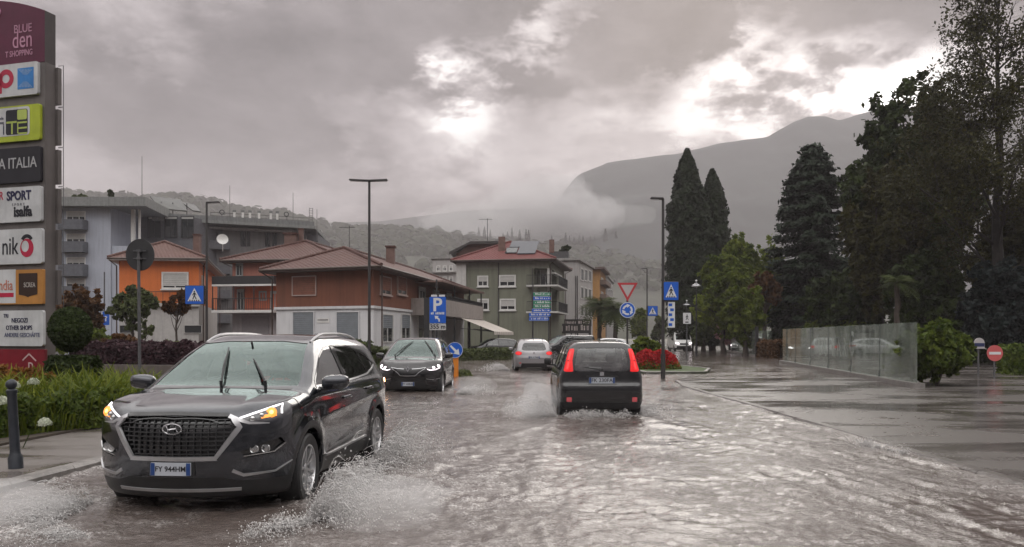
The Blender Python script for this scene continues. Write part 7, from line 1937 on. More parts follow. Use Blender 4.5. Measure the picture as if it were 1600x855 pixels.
# ================================================================== vegetation
def leaf_mat(name, dark, light, trans=.25, rough=.55):
    m_ = bpy.data.materials.new(name); m_.use_nodes = True; t = NT(m_.node_tree); t.n.clear()
    out = t.new('ShaderNodeOutputMaterial'); a = t.new('ShaderNodeAttribute'); a.attribute_name = 'tone'
    c = t.ramp(a.outputs['Fac'], [(0, dark), (.55, tuple((x + y) / 2 for x, y in zip(dark, light))), (1, light)])
    b = t.new('ShaderNodeBsdfPrincipled'); b.inputs['Roughness'].default_value = rough; b.inputs['Specular IOR Level'].default_value = .16; t.link(c, b.inputs['Base Color'])
    tr = t.new('ShaderNodeBsdfTranslucent'); t.link(c, tr.inputs[0]); mx = t.new('ShaderNodeMixShader'); mx.inputs[0].default_value = trans
    t.link(b.outputs[0], mx.inputs[1]); t.link(tr.outputs[0], mx.inputs[2]); t.link(mx.outputs[0], out.inputs[0]); return m_
M_bark = mat('bark', (.05, .038, .03), .85, var=.4, vscale=4, bump=.8, bscale=12)
M_barkd = mat('bark_dark', (.022, .018, .016), .85, var=.4, vscale=4, bump=.6, bscale=12)
def leaf_mesh(name, P_, size, rng, tone, m_, parent, N=None, aspect=1.7, spread=1.0, fold=False):
    """leaf-shaped quads at the points, facing about N with random tilt"""
    n = len(P_); D = rng.normal(size=(n, 3)); D /= np.linalg.norm(D, axis=1)[:, None]
    if N is not None: D = N + D * spread; D /= np.linalg.norm(D, axis=1)[:, None]
    A = rng.normal(size=(n, 3)); A -= D * (A * D).sum(1)[:, None]; A /= np.linalg.norm(A, axis=1)[:, None]; B = np.cross(D, A)
    s = (size * rng.uniform(.6, 1.35, n))[:, None]; a = A * s * .5 * aspect; b = B * s * .5
    V = np.stack([P_ - a, P_ - b * .9 + a * .1, P_ + a, P_ + b * .9 + a * .1], 1).reshape(-1, 3)
    Q = np.arange(4 * n).reshape(n, 4); me = np_mesh(name, V, Q)
    at = me.attributes.new('tone', 'FLOAT', 'POINT'); at.data.foreach_set('value', np.repeat(np.clip(tone, 0, 1), 4).astype(np.float32))
    return link_mesh(name, me, m_, parent)
def sphere_dirs(n, rng):
    d = rng.normal(size=(n, 3)); return d / np.linalg.norm(d, axis=1)[:, None]
def crown_points(clumps, n, rng, shell=.45, sub=9):
    """points spread through ellipsoid clumps, gathered in twigs so the outline is uneven; returns points, normals, tone"""
    C = np.array(clumps, float); w = (C[:, 3] * C[:, 4] + C[:, 4] * C[:, 5] + C[:, 3] * C[:, 5]); w /= w.sum()
    Pn, Nn, Tn = [], [], []
    for c, q in zip(C, w):
        k = max(10, int(n * q)); nt = max(4, int(k / 26)); td = sphere_dirs(nt, rng); tr = 1 - shell * rng.random(nt) ** 1.6
        tr *= rng.uniform(.82, 1.12, nt); tp = td * tr[:, None]; tt = rng.normal(0, .22, nt)
        i = rng.integers(0, nt, k); R = c[3:6]; tw = rng.normal(0, 1.0, (k, 3)) * .085 * (1 + .0 * k)
        p = (tp[i] + tw * np.array([1, 1, .75])) * R + c[:3]; Pn.append(p); nn = td[i] + np.array([0, 0, .25]); Nn.append(nn / np.linalg.norm(nn, axis=1)[:, None])
        Tn.append(.42 + rng.normal(0, .10) + tt[i] * .6 + rng.normal(0, .13, k))
    return np.concatenate(Pn), np.concatenate(Nn), np.concatenate(Tn)
def trunk_mesh(mb, h, r, lean=(0, 0), rng=None, segs=7, r1=.5):
    pts = []; rs = []
    for k in range(segs + 1):
        t = k / segs; pts.append((lean[0] * t * t + (rng.normal(0, .04) if 0 < k else 0), lean[1] * t * t + (rng.normal(0, .04) if 0 < k else 0), -.15 + (h + .15) * t)); rs.append(r * (1 + .5 * (1 - t) ** 6) * (1 - (1 - r1) * t))
    mb.tube(pts, rs, 10); return Vector(pts[-1])
def tree(name, label, x, y, z0, clumps, n, size, m_, th, tr, cat='tree', group=None, seed=0, bark=None, limbs=True, shell=.45, aspect=1.7, branch_r=.35):
    rng = np.random.default_rng(seed); r = thing(name, label, cat, (x, y, z0), group=group)
    tb = MB(); top = trunk_mesh(tb, th, tr, (0, 0), rng)
    if limbs:
        for c in clumps[:26]:
            p0 = Vector((0, 0, th * rng.uniform(.55, 1.0))); p1 = Vector(c[:3]); md = (p0 + p1) / 2 + Vector((0, 0, -.12 * (p1 - p0).length)); tb.tube([p0, md, p1], [tr * branch_r, tr * branch_r * .65, tr * .08], 6)
    tb.build('trunk', bark or M_bark, r, smooth=.8)
    p, N, t = crown_points(clumps, n, rng, shell); leaf_mesh('crown', p, size, rng, t, m_, r, N, aspect, 1.1)
    return r
def ball_clumps(rng, k, R, c=(0, 0, 0), size=(.35, .6), flat=1.0, hollow=.3):
    out = []; 
    for i in range(k):
        d = sphere_dirs(1, rng)[0]; q = (hollow + (1 - hollow) * rng.random() ** .6) * .78; s = rng.uniform(*size)
        out.append((c[0] + d[0] * R[0] * q, c[1] + d[1] * R[1] * q, c[2] + d[2] * R[2] * q, R[0] * s, R[1] * s, R[2] * s * flat))
    return out
L_dark = leaf_mat('leaf_deep_green', (.012, .021, .006), (.055, .078, .018)); L_conif = leaf_mat('needle_blue_green', (.008, .015, .008), (.030, .046, .024), .1); L_cyp = leaf_mat('cypress_green', (.007, .013, .005), (.028, .040, .015), .1)
L_mid = leaf_mat('leaf_mid_green', (.055, .082, .012), (.22, .26, .045), .4); L_lime = leaf_mat('leaf_fresh_green', (.035, .060, .010), (.16, .20, .035), .3); L_brown = leaf_mat('leaf_bronze', (.020, .021, .006), (.085, .080, .020), .25)
L_purple = leaf_mat('leaf_purple', (.022, .010, .014), (.085, .040, .048)); L_rust = leaf_mat('leaf_rust', (.045, .026, .012), (.18, .085, .035)); L_olive = leaf_mat('leaf_olive', (.040, .055, .020), (.16, .185, .070)); L_blueg = leaf_mat('leaf_dark_blue', (.010, .015, .016), (.028, .040, .036), .1)  # the bluish dark leaves are that tree's own colour
L_palm = leaf_mat('palm_green', (.022, .035, .010), (.095, .115, .030), .25); L_red = leaf_mat('petal_red', (.22, .006, .010), (.60, .035, .035), .3); L_white = leaf_mat('petal_white', (.34, .38, .26), (.66, .68, .58), .3); L_grass = leaf_mat('grass_blade', (.055, .085, .008), (.27, .29, .035), .4); L_pink = leaf_mat('petal_pink', (.28, .14, .14), (.55, .34, .32), .3); L_orange = leaf_mat('leaf_orange', (.10, .045, .010), (.36, .16, .035), .3)

# ---- cypress pair
def cypress(name, label, x, y, h, rad, seed, n=26000, m_=L_cyp, tips=((0, 0, 1.0),), group=None):
    rng = np.random.default_rng(seed); r = thing(name, label, 'tree', (x, y, 0), group=group); tb = MB(); trunk_mesh(tb, h * .9, .28, (0, 0), rng); tb.build('trunk', M_bark, r, smooth=.8)
    P_, N_, T_ = [], [], []
    for dx, dy, s in tips:
        k = int(n * s / sum(q[2] for q in tips)); t = rng.random(k) ** .85; z = h * s * (.03 + .97 * t)
        prof = np.interp(t, [0, .06, .2, .42, .65, .82, .93, 1], [.6, .9, 1, 1, .86, .62, .34, .05]); a = rng.random(k) * 2 * PI
        lump = 1 + .62 * (fbm(a * 1.6 + seed, z * .7, 3, seed) - .5) + .55 * (fbm(a * 5, z * 2.0, 2, seed + 5) - .5)
        rr = rad * prof * lump * (1 - .40 * rng.random(k) ** 2); P_.append(np.stack([dx + rr * np.cos(a), dy + rr * np.sin(a), z], 1)); N_.append(np.stack([np.cos(a), np.sin(a), .5 + 0 * a], 1)); T_.append(.4 + .5 * (fbm(a * 3, z * 1.2, 3, seed + 9) - .5) + rng.normal(0, .12, k))
    p = np.concatenate(P_); leaf_mesh('crown', p, .26, rng, np.concatenate(T_), m_, r, np.concatenate(N_), 2.0, .8); return r
Y = 88; cypress('cypress', 'tallest cypress, pointed and nearly black, behind the right street lamp', PX(1078, Y), Y, PZ(234, Y), 2.25, 3, 40000, tips=((-.3, 0, 1.0), (.75, .3, .86)))
Y = 90; cypress('cypress', 'second slimmer cypress touching the right side of the tallest one', PX(1113, Y), Y, PZ(266, Y), 2.15, 4, 32000)
# ---- broadleaf trees left of the conifer
rng0 = np.random.default_rng(21)
def broad(label, px, ptop, Y, halfw_px, base_z, m_, seed, n, size, k=22, th=2.5, low=1.0, tr=.22, flat=.9, name='broadleaf_tree', rngs=(.30, .52), **kw):
    rng = np.random.default_rng(seed); zt = PZ(ptop, Y) - base_z; R = halfw_px / FPX * Y; hz = (zt - low) / 2
    cl = ball_clumps(rng, k, (R, R * .9, hz), (0, 0, low + hz), rngs, flat)
    return tree(name, label, PX(px, Y), Y, base_z, cl, n, size, m_, max(th, low + hz * .7), tr, seed=seed, **kw)
broad('pale green broadleaf tree right behind the park lanterns', 1176, 350, 76, 54, 0, L_mid, 5, 34000, .24, k=32, low=1.6)
broad('lower olive broadleaf tree overhanging the footpath beside the cypresses', 1130, 395, 70, 48, 0, L_mid, 6, 24000, .22, k=26, low=1.2)
broad('rust tinged young tree in front of the dark conifer', 1195, 412, 66, 26, 0, L_rust, 66, 7000, .22, k=14, low=3.6)
broad('round yellowish green tree low beside the broadleaf trees', 1165, 440, 64, 34, 0, L_mid, 7, 14000, .20, k=18, low=.8)
broad('bushy tree at the foot of the cypresses, nearest the pictogram sign', 1100, 470, 78, 22, 0, L_olive, 8, 9000, .22, k=12, low=.3)
# ---- big conifer with drooping tiers
def conifer():
    Y = 68; rng = np.random.default_rng(12); h = PZ(226, Y); r = thing('conifer', 'broad dark blue green conifer with rounded top, tallest left of the big trees', 'tree', (PX(1270, Y), Y, 0))
    tb = MB(); trunk_mesh(tb, h * .95, .42, (0, 0), rng)
    P_, N_, T_ = [], [], []
    for k in range(300):
        t = rng.random() ** .9; z = h * (.10 + .88 * t); R = np.interp(t, [0, .25, .55, .8, .93, 1], [3.6, 3.9, 3.2, 2.3, 1.4, .4]) * rng.uniform(.78, 1.1); a = rng.random() * 2 * PI
        q = np.linspace(.25, 1, 30); m = 150; i = rng.integers(0, 30, m); w = .42 * (1 - .5 * q[i])
        base = np.stack([np.cos(a) * R * q[i], np.sin(a) * R * q[i], z - .12 * R * q[i] ** 2 + .20 * np.clip(q[i] - .7, 0, 1) * R], 1)
        p = base + rng.normal(0, 1, (m, 3)) * np.stack([w, w, w * .45], 1); P_.append(p); N_.append(np.tile([np.cos(a) * .5, np.sin(a) * .5, .8], (m, 1))); T_.append(.38 + rng.normal(0, .12) + .25 * (q[i] - .6) + rng.normal(0, .1, m))
        tb.tube([(0, 0, z), (np.cos(a) * R * .9, np.sin(a) * R * .9, z - .2 * R)], [.06, .02], 5)
    tb.build('trunk', M_barkd, r, smooth=.8); leaf_mesh('crown', np.concatenate(P_), .24, rng, np.concatenate(T_), L_conif, r, np.concatenate(N_), 2.0, .7)
conifer()
# ---- the dense dark trees on the right
broad('huge dense dark green tree between the conifer and the bare tree', 1420, 125, 56, 108, 0, L_dark, 14, 70000, .27, k=60, low=1.5, tr=.5, rngs=(.20, .36), branch_r=.25)
broad('bronze green tree in front of the huge dark one', 1375, 250, 52, 62, 0, L_brown, 15, 34000, .24, k=34, low=1.6, tr=.35, rngs=(.24, .42))
broad('dark tree filling the right edge below the bare branches', 1600, 290, 50, 95, 0, L_brown, 16, 46000, .25, k=44, low=1.4, tr=.4, rngs=(.22, .40))
broad('bluish dark tree low at the right edge behind the green hedge', 1570, 400, 42, 62, 0, L_blueg, 17, 26000, .20, k=30, low=.3, tr=.25)
broad('dark understorey tree behind the small palm', 1450, 390, 48, 60, 0, L_dark, 18, 26000, .22, k=30, low=.4, tr=.25)
broad('dark understorey tree behind the long glass screen', 1320, 400, 60, 62, 0, L_dark, 19, 24000, .24, k=28, low=.4, tr=.25)
broad('dark understorey tree between the rust tinged tree and the conifer', 1235, 420, 70, 40, 0, L_dark, 29, 14000, .25, k=20, low=.4, tr=.25)
# ---- half-bare tall tree at the right edge
def bare_tree():
    Y = 44; rng = np.random.default_rng(31); r = thing('bare_tree', 'tall half bare tree with thin dark branches at the right edge', 'tree', (PX(1560, Y), Y, 0)); tb = MB(); tips = []
    def grow(p, d, L, rad, lev):
        n = 4; pts = [p]; rs = [rad]; q = p.copy(); dd = d.copy()
        for k in range(n):
            dd = (dd + Vector(rng.normal(0, .10, 3)) + Vector((0, 0, .06 if lev else .0))).normalized(); q = q + dd * (L / n); pts.append(q.copy()); rs.append(rad * (1 - .6 * (k + 1) / n))
            if lev > 0:
                for _ in range(2 if lev > 1 else 3):
                    if rng.random() < (.95 if lev > 2 else .75):
                        ax = Vector(rng.normal(0, 1, 3)); ax = (ax - dd * ax.dot(dd)).normalized(); nd = (dd * math.cos(.7) + ax * math.sin(rng.uniform(.5, .95))).normalized(); grow(q.copy(), nd, L * rng.uniform(.42, .62), rs[-1] * .55, lev - 1)
        tb.tube(pts, rs, 7 if lev > 1 else 4)
        if lev <= 1: tips.extend(pts[1:])
    H = PZ(18, Y)
    p = Vector((0, 0, -.1)); main = [Vector((0.06 * math.sin(k), .05 * math.cos(k * 1.3), H * k / 12)) for k in range(13)]; tb.tube(main, [.40 - .030 * k for k in range(13)], 10)
    for k in range(3, 13):
        for j in range(3):
            a = rng.random() * 2 * PI; up = rng.uniform(.35, .95) if k < 11 else 1.6; grow(main[k].copy(), Vector((math.cos(a), math.sin(a), up)).normalized(), H * .30 * (1.15 - k / 16), .12 - .006 * k, 2)
    tb.build('trunk', M_barkd, r)
    T = np.array([tuple(t) for t in tips]); zz = T[:, 2] / H; keep = rng.random(len(T)) < np.interp(zz, [0, .5, .7, 1], [1, 1, .6, .25]); T = T[keep]
    n = 42000; i = rng.integers(0, len(T), n); p = T[i] + rng.normal(0, .20, (n, 3)); tone = .3 + rng.normal(0, .2, n); leaf_mesh('crown', p, .115, rng, tone, L_brown, r)
bare_tree()
# ---- palms
def palm(name, label, x, y, h, fr_len, seed, n=26, m_=L_palm, z0=0, tr=.17, fan=False, droop=1.0):
    rng = np.random.default_rng(seed); r = thing(name, label, 'palm', (x, y, z0)); tb = MB(); pts = [(0, 0, -.1)] + [(rng.normal(0, .03), rng.normal(0, .03), h * k / 8) for k in range(1, 9)]; tb.tube(pts, [tr * 1.2] + [tr * (1 + .12 * (k % 2)) for k in range(8)], 10); tb.build('trunk', M_bark, r, smooth=.9)
    P_, Q_, T_ = [], [], []; c0 = np.array([0, 0, h]); b = 0
    for k in range(n):
        a = rng.random() * 2 * PI; el = rng.uniform(-.5, 1.25); L = fr_len * rng.uniform(.8, 1.1); d = np.array([math.cos(a), math.sin(a), 0]); side = np.array([-math.sin(a), math.cos(a), 0]); tone = .35 + rng.normal(0, .15) + (.2 if el > .5 else 0)
        m = 13; prev = None
        for j in range(m + 1):
            t = j / m; p = c0 + d * (L * t * math.cos(el * (1 - .3 * t))) + np.array([0, 0, L * t * math.sin(el) - droop * .55 * L * t * t])
            if j:
                w = L * (.30 * math.sin(PI * min(1, t * .95 + .05)) + .03)
                for sg in (-1, 1):
                    tip = p + side * sg * w + d * w * .5 + np.array([0, 0, -.30 * w]); q = (p - prev) * .55
                    P_ += [p, p - q, tip - q * .2, tip]; Q_.append([b, b + 1, b + 2, b + 3]); b += 4; T_ += [tone + rng.normal(0, .08)] * 4
            prev = p
    me = np_mesh('crown', np.array(P_), np.array(Q_)); at = me.attributes.new('tone', 'FLOAT', 'POINT'); at.data.foreach_set('value', np.clip(np.array(T_), 0, 1).astype(np.float32)); link_mesh('crown', me, m_, r); return r
for (px, Yp, top, L, sd, lb) in ((937, 82, 478, 2.6, 41, 'left of two bushy palms in front of the ochre block'), (962, 80, 484, 2.2, 42, 'shorter palm just left of the give way sign')):
    palm('palm_tree', lb, PX(px, Yp), Yp, PZ(top, Yp), L, sd, 60, L_palm, droop=1.1, tr=.22)
palm('palm_tree', 'small bright fan palm in front of the dark trees above the glass screen', PX(1402, 40), 40, PZ(442, 40), 1.1, 43, 44, L_palm, tr=.12)
# ---- shrubs and hedges
def shrub(name, label, x, y, z0, R, n, size, m_, seed, k=12, cat='shrub', group=None, stems=True, rngs=(.34, .55), aspect=1.7):
    rng = np.random.default_rng(seed); r = thing(name, label, cat, (x, y, z0), group=group); cl = ball_clumps(rng, k, R, (0, 0, R[2]), rngs, 1.0, .15)
    if stems:
        tb = MB()
        for j in range(7):
            a = rng.random() * 2 * PI; tb.tube([(0, 0, -.05), (math.cos(a) * R[0] * .25, math.sin(a) * R[1] * .25, R[2] * .7), (math.cos(a) * R[0] * .55, math.sin(a) * R[1] * .55, R[2] * 1.4)], [.03, .022, .008], 5)
        tb.build('stems', M_bark, r)
    p, N, t = crown_points(cl, n, rng, .6); ok = p[:, 2] > 0.0; p[:, 2] = np.abs(p[:, 2]); leaf_mesh('foliage', p, size, rng, t, m_, r, N, aspect, 1.2); return r
shrub('bush', 'big bright green bush at the near end of the glass screen', PX(1480, 24.6), 25.2, .0, (1.02, 1.0, 1.05), 22000, .105, L_lime, 51, 24)
shrub('bush', 'dark round bush on the roundabout island behind the black car', PX(1012, 38), 39, .1, (.92, .9, .75), 12000, .10, L_mid, 52, 14)
def box_hedge(name, label, path, w, h, n, size, m_, seed, z0=0, cat='hedge', rough=.12, top=.2, group=None):
    rng = np.random.default_rng(seed); c = np.array(path, float); r = thing(name, label, cat, (*c.mean(0), z0), group=group); o = c.mean(0)
    seg = np.linalg.norm(np.diff(c, axis=0), axis=1); cum = np.r_[0, np.cumsum(seg)]; s = rng.random(n) * cum[-1]; x = np.interp(s, cum, c[:, 0]) - o[0]; y = np.interp(s, cum, c[:, 1]) - o[1]
    i = np.clip(np.searchsorted(cum, s) - 1, 0, len(seg) - 1); tx = (np.diff(c, axis=0) / seg[:, None])[i]; nx = np.stack([-tx[:, 1], tx[:, 0]], 1)
    a = rng.random(n) * 1.0; ang = (rng.random(n) * 1.3 - .15) * PI; rr = 1 - .3 * rng.random(n) ** 2; lump = 1 + rough * 2 * (fbm(s * 1.8, ang, 3, seed) - .5) + rough * (fbm(s * 6, ang * 3, 2, seed + 3) - .5)
    u = np.sign(np.cos(ang)) * np.abs(np.cos(ang)) ** .5 * w / 2 * rr * lump; z = np.clip(np.abs(np.sin(ang)) ** .6 * np.sign(np.sin(ang)) * h * rr * lump, 0.02, None); low = rng.random(n) < .25; z = np.where(low, rng.random(n) * h * .9, z)
    P_ = np.stack([x + nx[:, 0] * u, y + nx[:, 1] * u, z], 1); N_ = np.stack([nx[:, 0] * np.cos(ang), nx[:, 1] * np.cos(ang), np.abs(np.sin(ang)) + .1], 1); t = .4 + .6 * (fbm(s * 2, z * 3, 3, seed + 7) - .5) + rng.normal(0, .14, n)
    tb = MB()
    for k in range(max(3, int(cum[-1] / .5))):
        q = (k + .5) / max(3, int(cum[-1] / .5)) * cum[-1]; X, Y_ = np.interp(q, cum, c[:, 0]) - o[0], np.interp(q, cum, c[:, 1]) - o[1]; tb.tube([(X, Y_, -.05), (X + .03, Y_, h * .5), (X - .02, Y_ + .03, h * .9)], [.025, .018, .008], 5)
    tb.build('stems', M_bark, r); leaf_mesh('foliage', P_, size, rng, t, m_, r, N_, 1.7, 1.0); return r
def bed_plants(name, label, x, y, z0, R, n, size, mf, ml, seed, cat='flower bed'):
    rng = np.random.default_rng(seed); r = thing(name, label, cat, (x, y, z0)); a = rng.random(n) * 2 * PI; q = np.sqrt(rng.random(n)); X = np.cos(a) * q * R[0]; Yv = np.sin(a) * q * R[1]; Z = R[2] * (1 - q ** 6) * (.45 + 1.0 * fbm(X * 2.6, Yv * 2.6, 3, seed)) + rng.normal(0, .03, n)
    p = np.stack([X, Yv, np.clip(Z, .03, None)], 1); leaf_mesh('blossom', p, size, rng, .45 + rng.normal(0, .25, n), mf, r, np.tile([0, -.5, .8], (n, 1)), 1.1, .9)
    k = n // 2; p2 = p[:k] * np.array([1.04, 1.04, .7]); leaf_mesh('foliage', p2, size, rng, .4 + rng.normal(0, .2, k), ml, r); return r
# island by the right lamp
slab('island', [(5.5, 33.0), (8.2, 33.6), (9.2, 37), (8.6, 42), (5.9, 43), (5.0, 38)], -.14, .08, M_lawn)
kerb_line('island_kerb', [(5.5, 33.0), (8.2, 33.6), (9.2, 37), (8.6, 42), (5.9, 43), (5.0, 38), (5.5, 33.0)], z1=.10, side=-1, w=.14)
bed_plants('flower_bed', 'bright red flower bed on the island beside the right lamp post', PX(1026, 36.3), 36.6, .08, (1.12, .9, .68), 10000, .08, L_red, L_mid, 61)
# hedges behind the glass screens
box_hedge('hedge', 'low green hedge behind the long glass screen', [(PX(1270, 62), 62), (PX(1345, 57), 57)], 1.8, 2.6, 10000, .20, L_mid, 71)
box_hedge('hedge', 'dark hedge at the far side of the car park', [(PX(1215, 70), 70), (PX(1440, 52), 52), (PX(1620, 44), 44)], 2.0, 2.4, 24000, .20, L_dark, 72)
box_hedge('hedge', 'yellow green hedge behind the no entry sign', [(PX(1562, 33), 33), (PX(1680, 32), 32)], 1.2, 1.15, 12000, .12, L_lime, 73, z0=.05)
box_hedge('hedge', 'orange brown shrubs between the two glass screens', [(PX(1190, 60), 60), (PX(1222, 57), 57)], 1.0, 1.3, 5000, .14, L_rust, 74)
shrub('bush', 'pink flowering shrub at the far end of the far glass screen', PX(1140, 82), 82, 0, (1.5, 1.2, 1.9), 5000, .18, L_pink, 75, 10)
shrub('bush', 'round green shrub in the car park seen through the glass screen', PX(1415, 32), 33, 0, (.7, .7, .55), 6000, .10, L_mid, 76, 10)
# left verge
box_hedge('square_hedge', 'clipped square dark hedge under the topiary ball', [(PX(84, 16.4), 16.4), (PX(147, 16.4), 16.4)], .75, 1.06, 15000, .055, L_dark, 81, z0=.10, rough=.03, cat='hedge')
def topiary():
    rng = np.random.default_rng(82); r = thing('topiary_ball', 'dark clipped topiary ball standing above the square hedge', 'topiary', (PX(110, 16.4), 16.4, .1)); tb = MB().tube([(0, 0, 0), (.02, 0, .6), (0, 0, 1.2)], [.05, .04, .03], 8); tb.build('trunk', M_bark, r)
    n = 13000; d = sphere_dirs(n, rng); R = .40 * (1 - .22 * rng.random(n) ** 2) * (1 + .10 * (fbm(d[:, 0] * 3 + 5, d[:, 2] * 3 + d[:, 1], 3, 4) - .5)); p = d * R[:, None] * np.array([1, 1, 1.12]) + np.array([0, 0, PZ(515, 16.4) - .1]); leaf_mesh('crown', p, .055, rng, .38 + .4 * (fbm(d[:, 0] * 5 + 3, d[:, 2] * 5, 2, 8) - .5) + rng.normal(0, .14, n), L_dark, r, d, 1.6, .8)
topiary()
def grass_bed():
    rng = np.random.default_rng(83); r = tag(bpy.data.objects.new('verge_plants', None), kind='stuff'); bpy.data.objects.remove(r)
    n = 22000; X = rng.uniform(-14, -4.9, n); Yv = rng.uniform(9.2, 19.0, n)
    front = np.interp(X, [-12, -9.0, -7.2, -6.6, -6.2], [9.6, 10.0, 11.2, 12.6, 14.3]); back = np.interp(X, [-14, -9.3, -7.2, -6.3], [18.8, 18.0, 16.6, 14.6]); ok = (Yv > front) & (Yv < back) & (X < -6.25)
    X, Yv = X[ok], Yv[ok]; n = len(X); hgt = (.50 + .44 * fbm(X * 1.1, Yv * 1.1, 3, 5)) * rng.uniform(.6, 1.15, n) * np.clip((Yv - np.interp(X, [-12, -9.0, -7.2, -6.6, -6.2], [9.6, 10.0, 11.2, 12.6, 14.3])) * 1.3 + .45, .35, 1)
    a = rng.random(n) * 2 * PI; ln = rng.uniform(.15, .75, n) * hgt; d = np.stack([np.cos(a), np.sin(a)], 1); w = rng.uniform(.010, .024, n)
    base = np.stack([X, Yv, np.full(n, .10)], 1); mid = base + np.stack([d[:, 0] * ln * .35, d[:, 1] * ln * .35, hgt * .72], 1); tip = base + np.stack([d[:, 0] * ln, d[:, 1] * ln, hgt * rng.uniform(.75, 1.05, n)], 1); s = np.stack([-d[:, 1] * w, d[:, 0] * w, 0 * w], 1)
    V = np.stack([base - s * .6, base + s * .6, mid + s, mid - s, tip + s * .15, tip - s * .15], 1).reshape(-1, 3); i = np.arange(n)[:, None] * 6; Q = np.concatenate([i + np.array([[0, 1, 2, 3]]), i + np.array([[3, 2, 4, 5]])], 0)
    tone = np.clip(.30 + .9 * (fbm(X * .8, Yv * .8, 3, 15) - .4) + rng.normal(0, .14, n), 0, 1); me = np_mesh('verge_plants', V, Q); at = me.attributes.new('tone', 'FLOAT', 'POINT'); at.data.foreach_set('value', np.repeat(tone, 6).astype(np.float32)); o = link_mesh('verge_plants', me, L_grass); tag(o, kind='stuff')
grass_bed()
box_hedge('low_hedge', 'dense leafy green planting along the left pavement edge', [(-9.4, 10.6), (-7.7, 11.4), (-6.95, 13.1), (-6.75, 14.5)], .95, .55, 30000, .05, L_lime, 85, z0=.10, rough=.25)
shrub('bush', 'orange tinged shrub at the foot of the shopping totem', PX(14, 15.2), 15.2, .1, (.85, .7, .46), 9000, .06, L_orange, 86, 12)
def flower(label, x, y, h, lean, seed, R=.085):
    rng = np.random.default_rng(seed); r = thing('white_flower', label, 'flower', (x, y, .1)); top = Vector((lean[0], lean[1], h)); MB().tube([(0, 0, -.02), (lean[0] * .35, lean[1] * .35, h * .62), top], [.007, .006, .005], 6).build('stem', L_lime, r)
    n = 420; d = sphere_dirs(n, rng); d[:, 2] = np.abs(d[:, 2]) * 1.1 - .25; p = np.array(top) + d * R * rng.uniform(.55, 1.05, n)[:, None]; leaf_mesh('bloom', p, .024, rng, .6 + rng.normal(0, .2, n), L_white, r, d, 1.5, .7)
for px, py, Yf, ln, sd, lb in ((70, 662, 10.4, (.35, -.1), 1, 'white flower head leaning out low over the left pavement'), (22, 603, 12.0, (.1, -.05), 2, 'round white flower head just right of the bollard top'), (52, 598, 12.6, (.05, 0), 3, 'white flower head by the red foot of the totem'), (4, 628, 10.2, (.05, 0), 4, 'white flower head at the very left edge beside the bollard')):
    z = PZ(py, Yf) - .1; flower(lb, PX(px, Yf) - ln[0], Yf - ln[1], z, ln, sd)
# far left planting in front of the houses
def low_wall():
    r = tag(MB().prism([(PX(140, 31), 31), (PX(345, 30), 30), (PX(345, 30), 30.3), (PX(140, 31), 31.3)], -.1, PZ(574, 31) + .1, 'XY').build('low_wall', mat('dark_wet_wall', (.10, .082, .074), .6, var=.3, streak=.5)), 'low dark wet wall under the purple hedge on the left', 'wall')
low_wall()
box_hedge('hedge', 'long dusky purple hedge above the low dark wall', [(PX(128, 33), 33), (PX(250, 32.4), 32.4), (PX(345, 32), 32)], 1.6, 1.30, 26000, .12, L_purple, 91, rough=.2)
shrub('bush', 'dark green bush standing above the purple hedge', PX(262, 34), 34, 0, (.95, .8, .86), 8000, .12, L_olive, 92, 10)
shrub('bush', 'pale brown bush at the left end of the purple hedge', PX(190, 36), 36, 0, (1.3, .9, .85), 8000, .13, L_rust, 93, 10)
broad('rusty tree with dark red foliage behind the topiary ball', 118, 446, 44, 40, 0, L_rust, 94, 12000, .18, k=18, low=1.0, tr=.12, name='small_tree')
broad('small bushy street tree in front of the orange house, left of its window', 207, 443, 46, 36, 0, L_olive, 95, 9000, .17, k=16, low=2.0, tr=.09, name='small_tree')
broad('thin rusty street tree just left of the crossing sign', 276, 448, 46, 20, 0, L_rust, 96, 3200, .16, k=9, low=2.3, tr=.08, name='small_tree')
broad('tiny sapling between the two street trees', 228, 492, 45, 12, 0, L_olive, 97, 1300, .13, k=6, low=1.3, tr=.04, name='small_tree')
shrub('bush', 'green bush low behind the topiary ball near the blue sign', PX(140, 40), 40, 0, (1.4, .8, 1.1), 7000, .15, L_mid, 98, 10)
palm('palm_tree', 'low spiky palm behind the grey car, before the white shop floor', PX(598, 38), 38, .55, 1.35, 101, 60, L_olive, tr=.2)
palm('palm_tree', 'second low spiky palm left of the parking sign', PX(640, 40), 40, .5, 1.3, 102, 50, L_olive, tr=.2)
shrub('bush', 'loose grey green bush just behind the SUV roof', PX(560, 38), 38, 0, (1.2, .9, .75), 7000, .13, L_olive, 103, 10)
shrub('bush', 'low bush beneath the parking sign', PX(668, 37), 37, 0, (.9, .7, .5), 5000, .11, L_olive, 104, 10)
box_hedge('hedge', 'low dull hedge along the roundabout before the black parked car', [(PX(705, 52), 52), (PX(800, 54), 54)], 1.0, .75, 9000, .12, L_olive, 105)
bed_plants('island_planting', 'small dark plants round the orange pillar of the keep right sign', PX(716, 31.5), 31.5, -.06, (.55, .45, .22), 3000, .06, L_olive, L_mid, 106)
broad('hazy tree far down the street beyond the roundabout', 1000, 478, 120, 16, 0, L_mid, 107, 6000, .35, k=12, low=.5, name='street_tree', tr=.2)
broad('hazy olive tree far down the street right of the thin lamp', 1030, 492, 130, 14, 0, L_olive, 108, 5000, .35, k=10, low=.5, name='street_tree', tr=.2)
shrub('roof_plant', 'spiky potted palm on the roof garden of the left flats', PX(124, 92), 92, PZ(312, 90), (.9, .9, .6), 2500, .20, L_olive, 109, 8)
shrub('roof_plant', 'small bushy tree on the roof garden of the left flats', PX(174, 92), 92, PZ(312, 90), (.45, .45, .75), 1800, .18, L_dark, 110, 8)
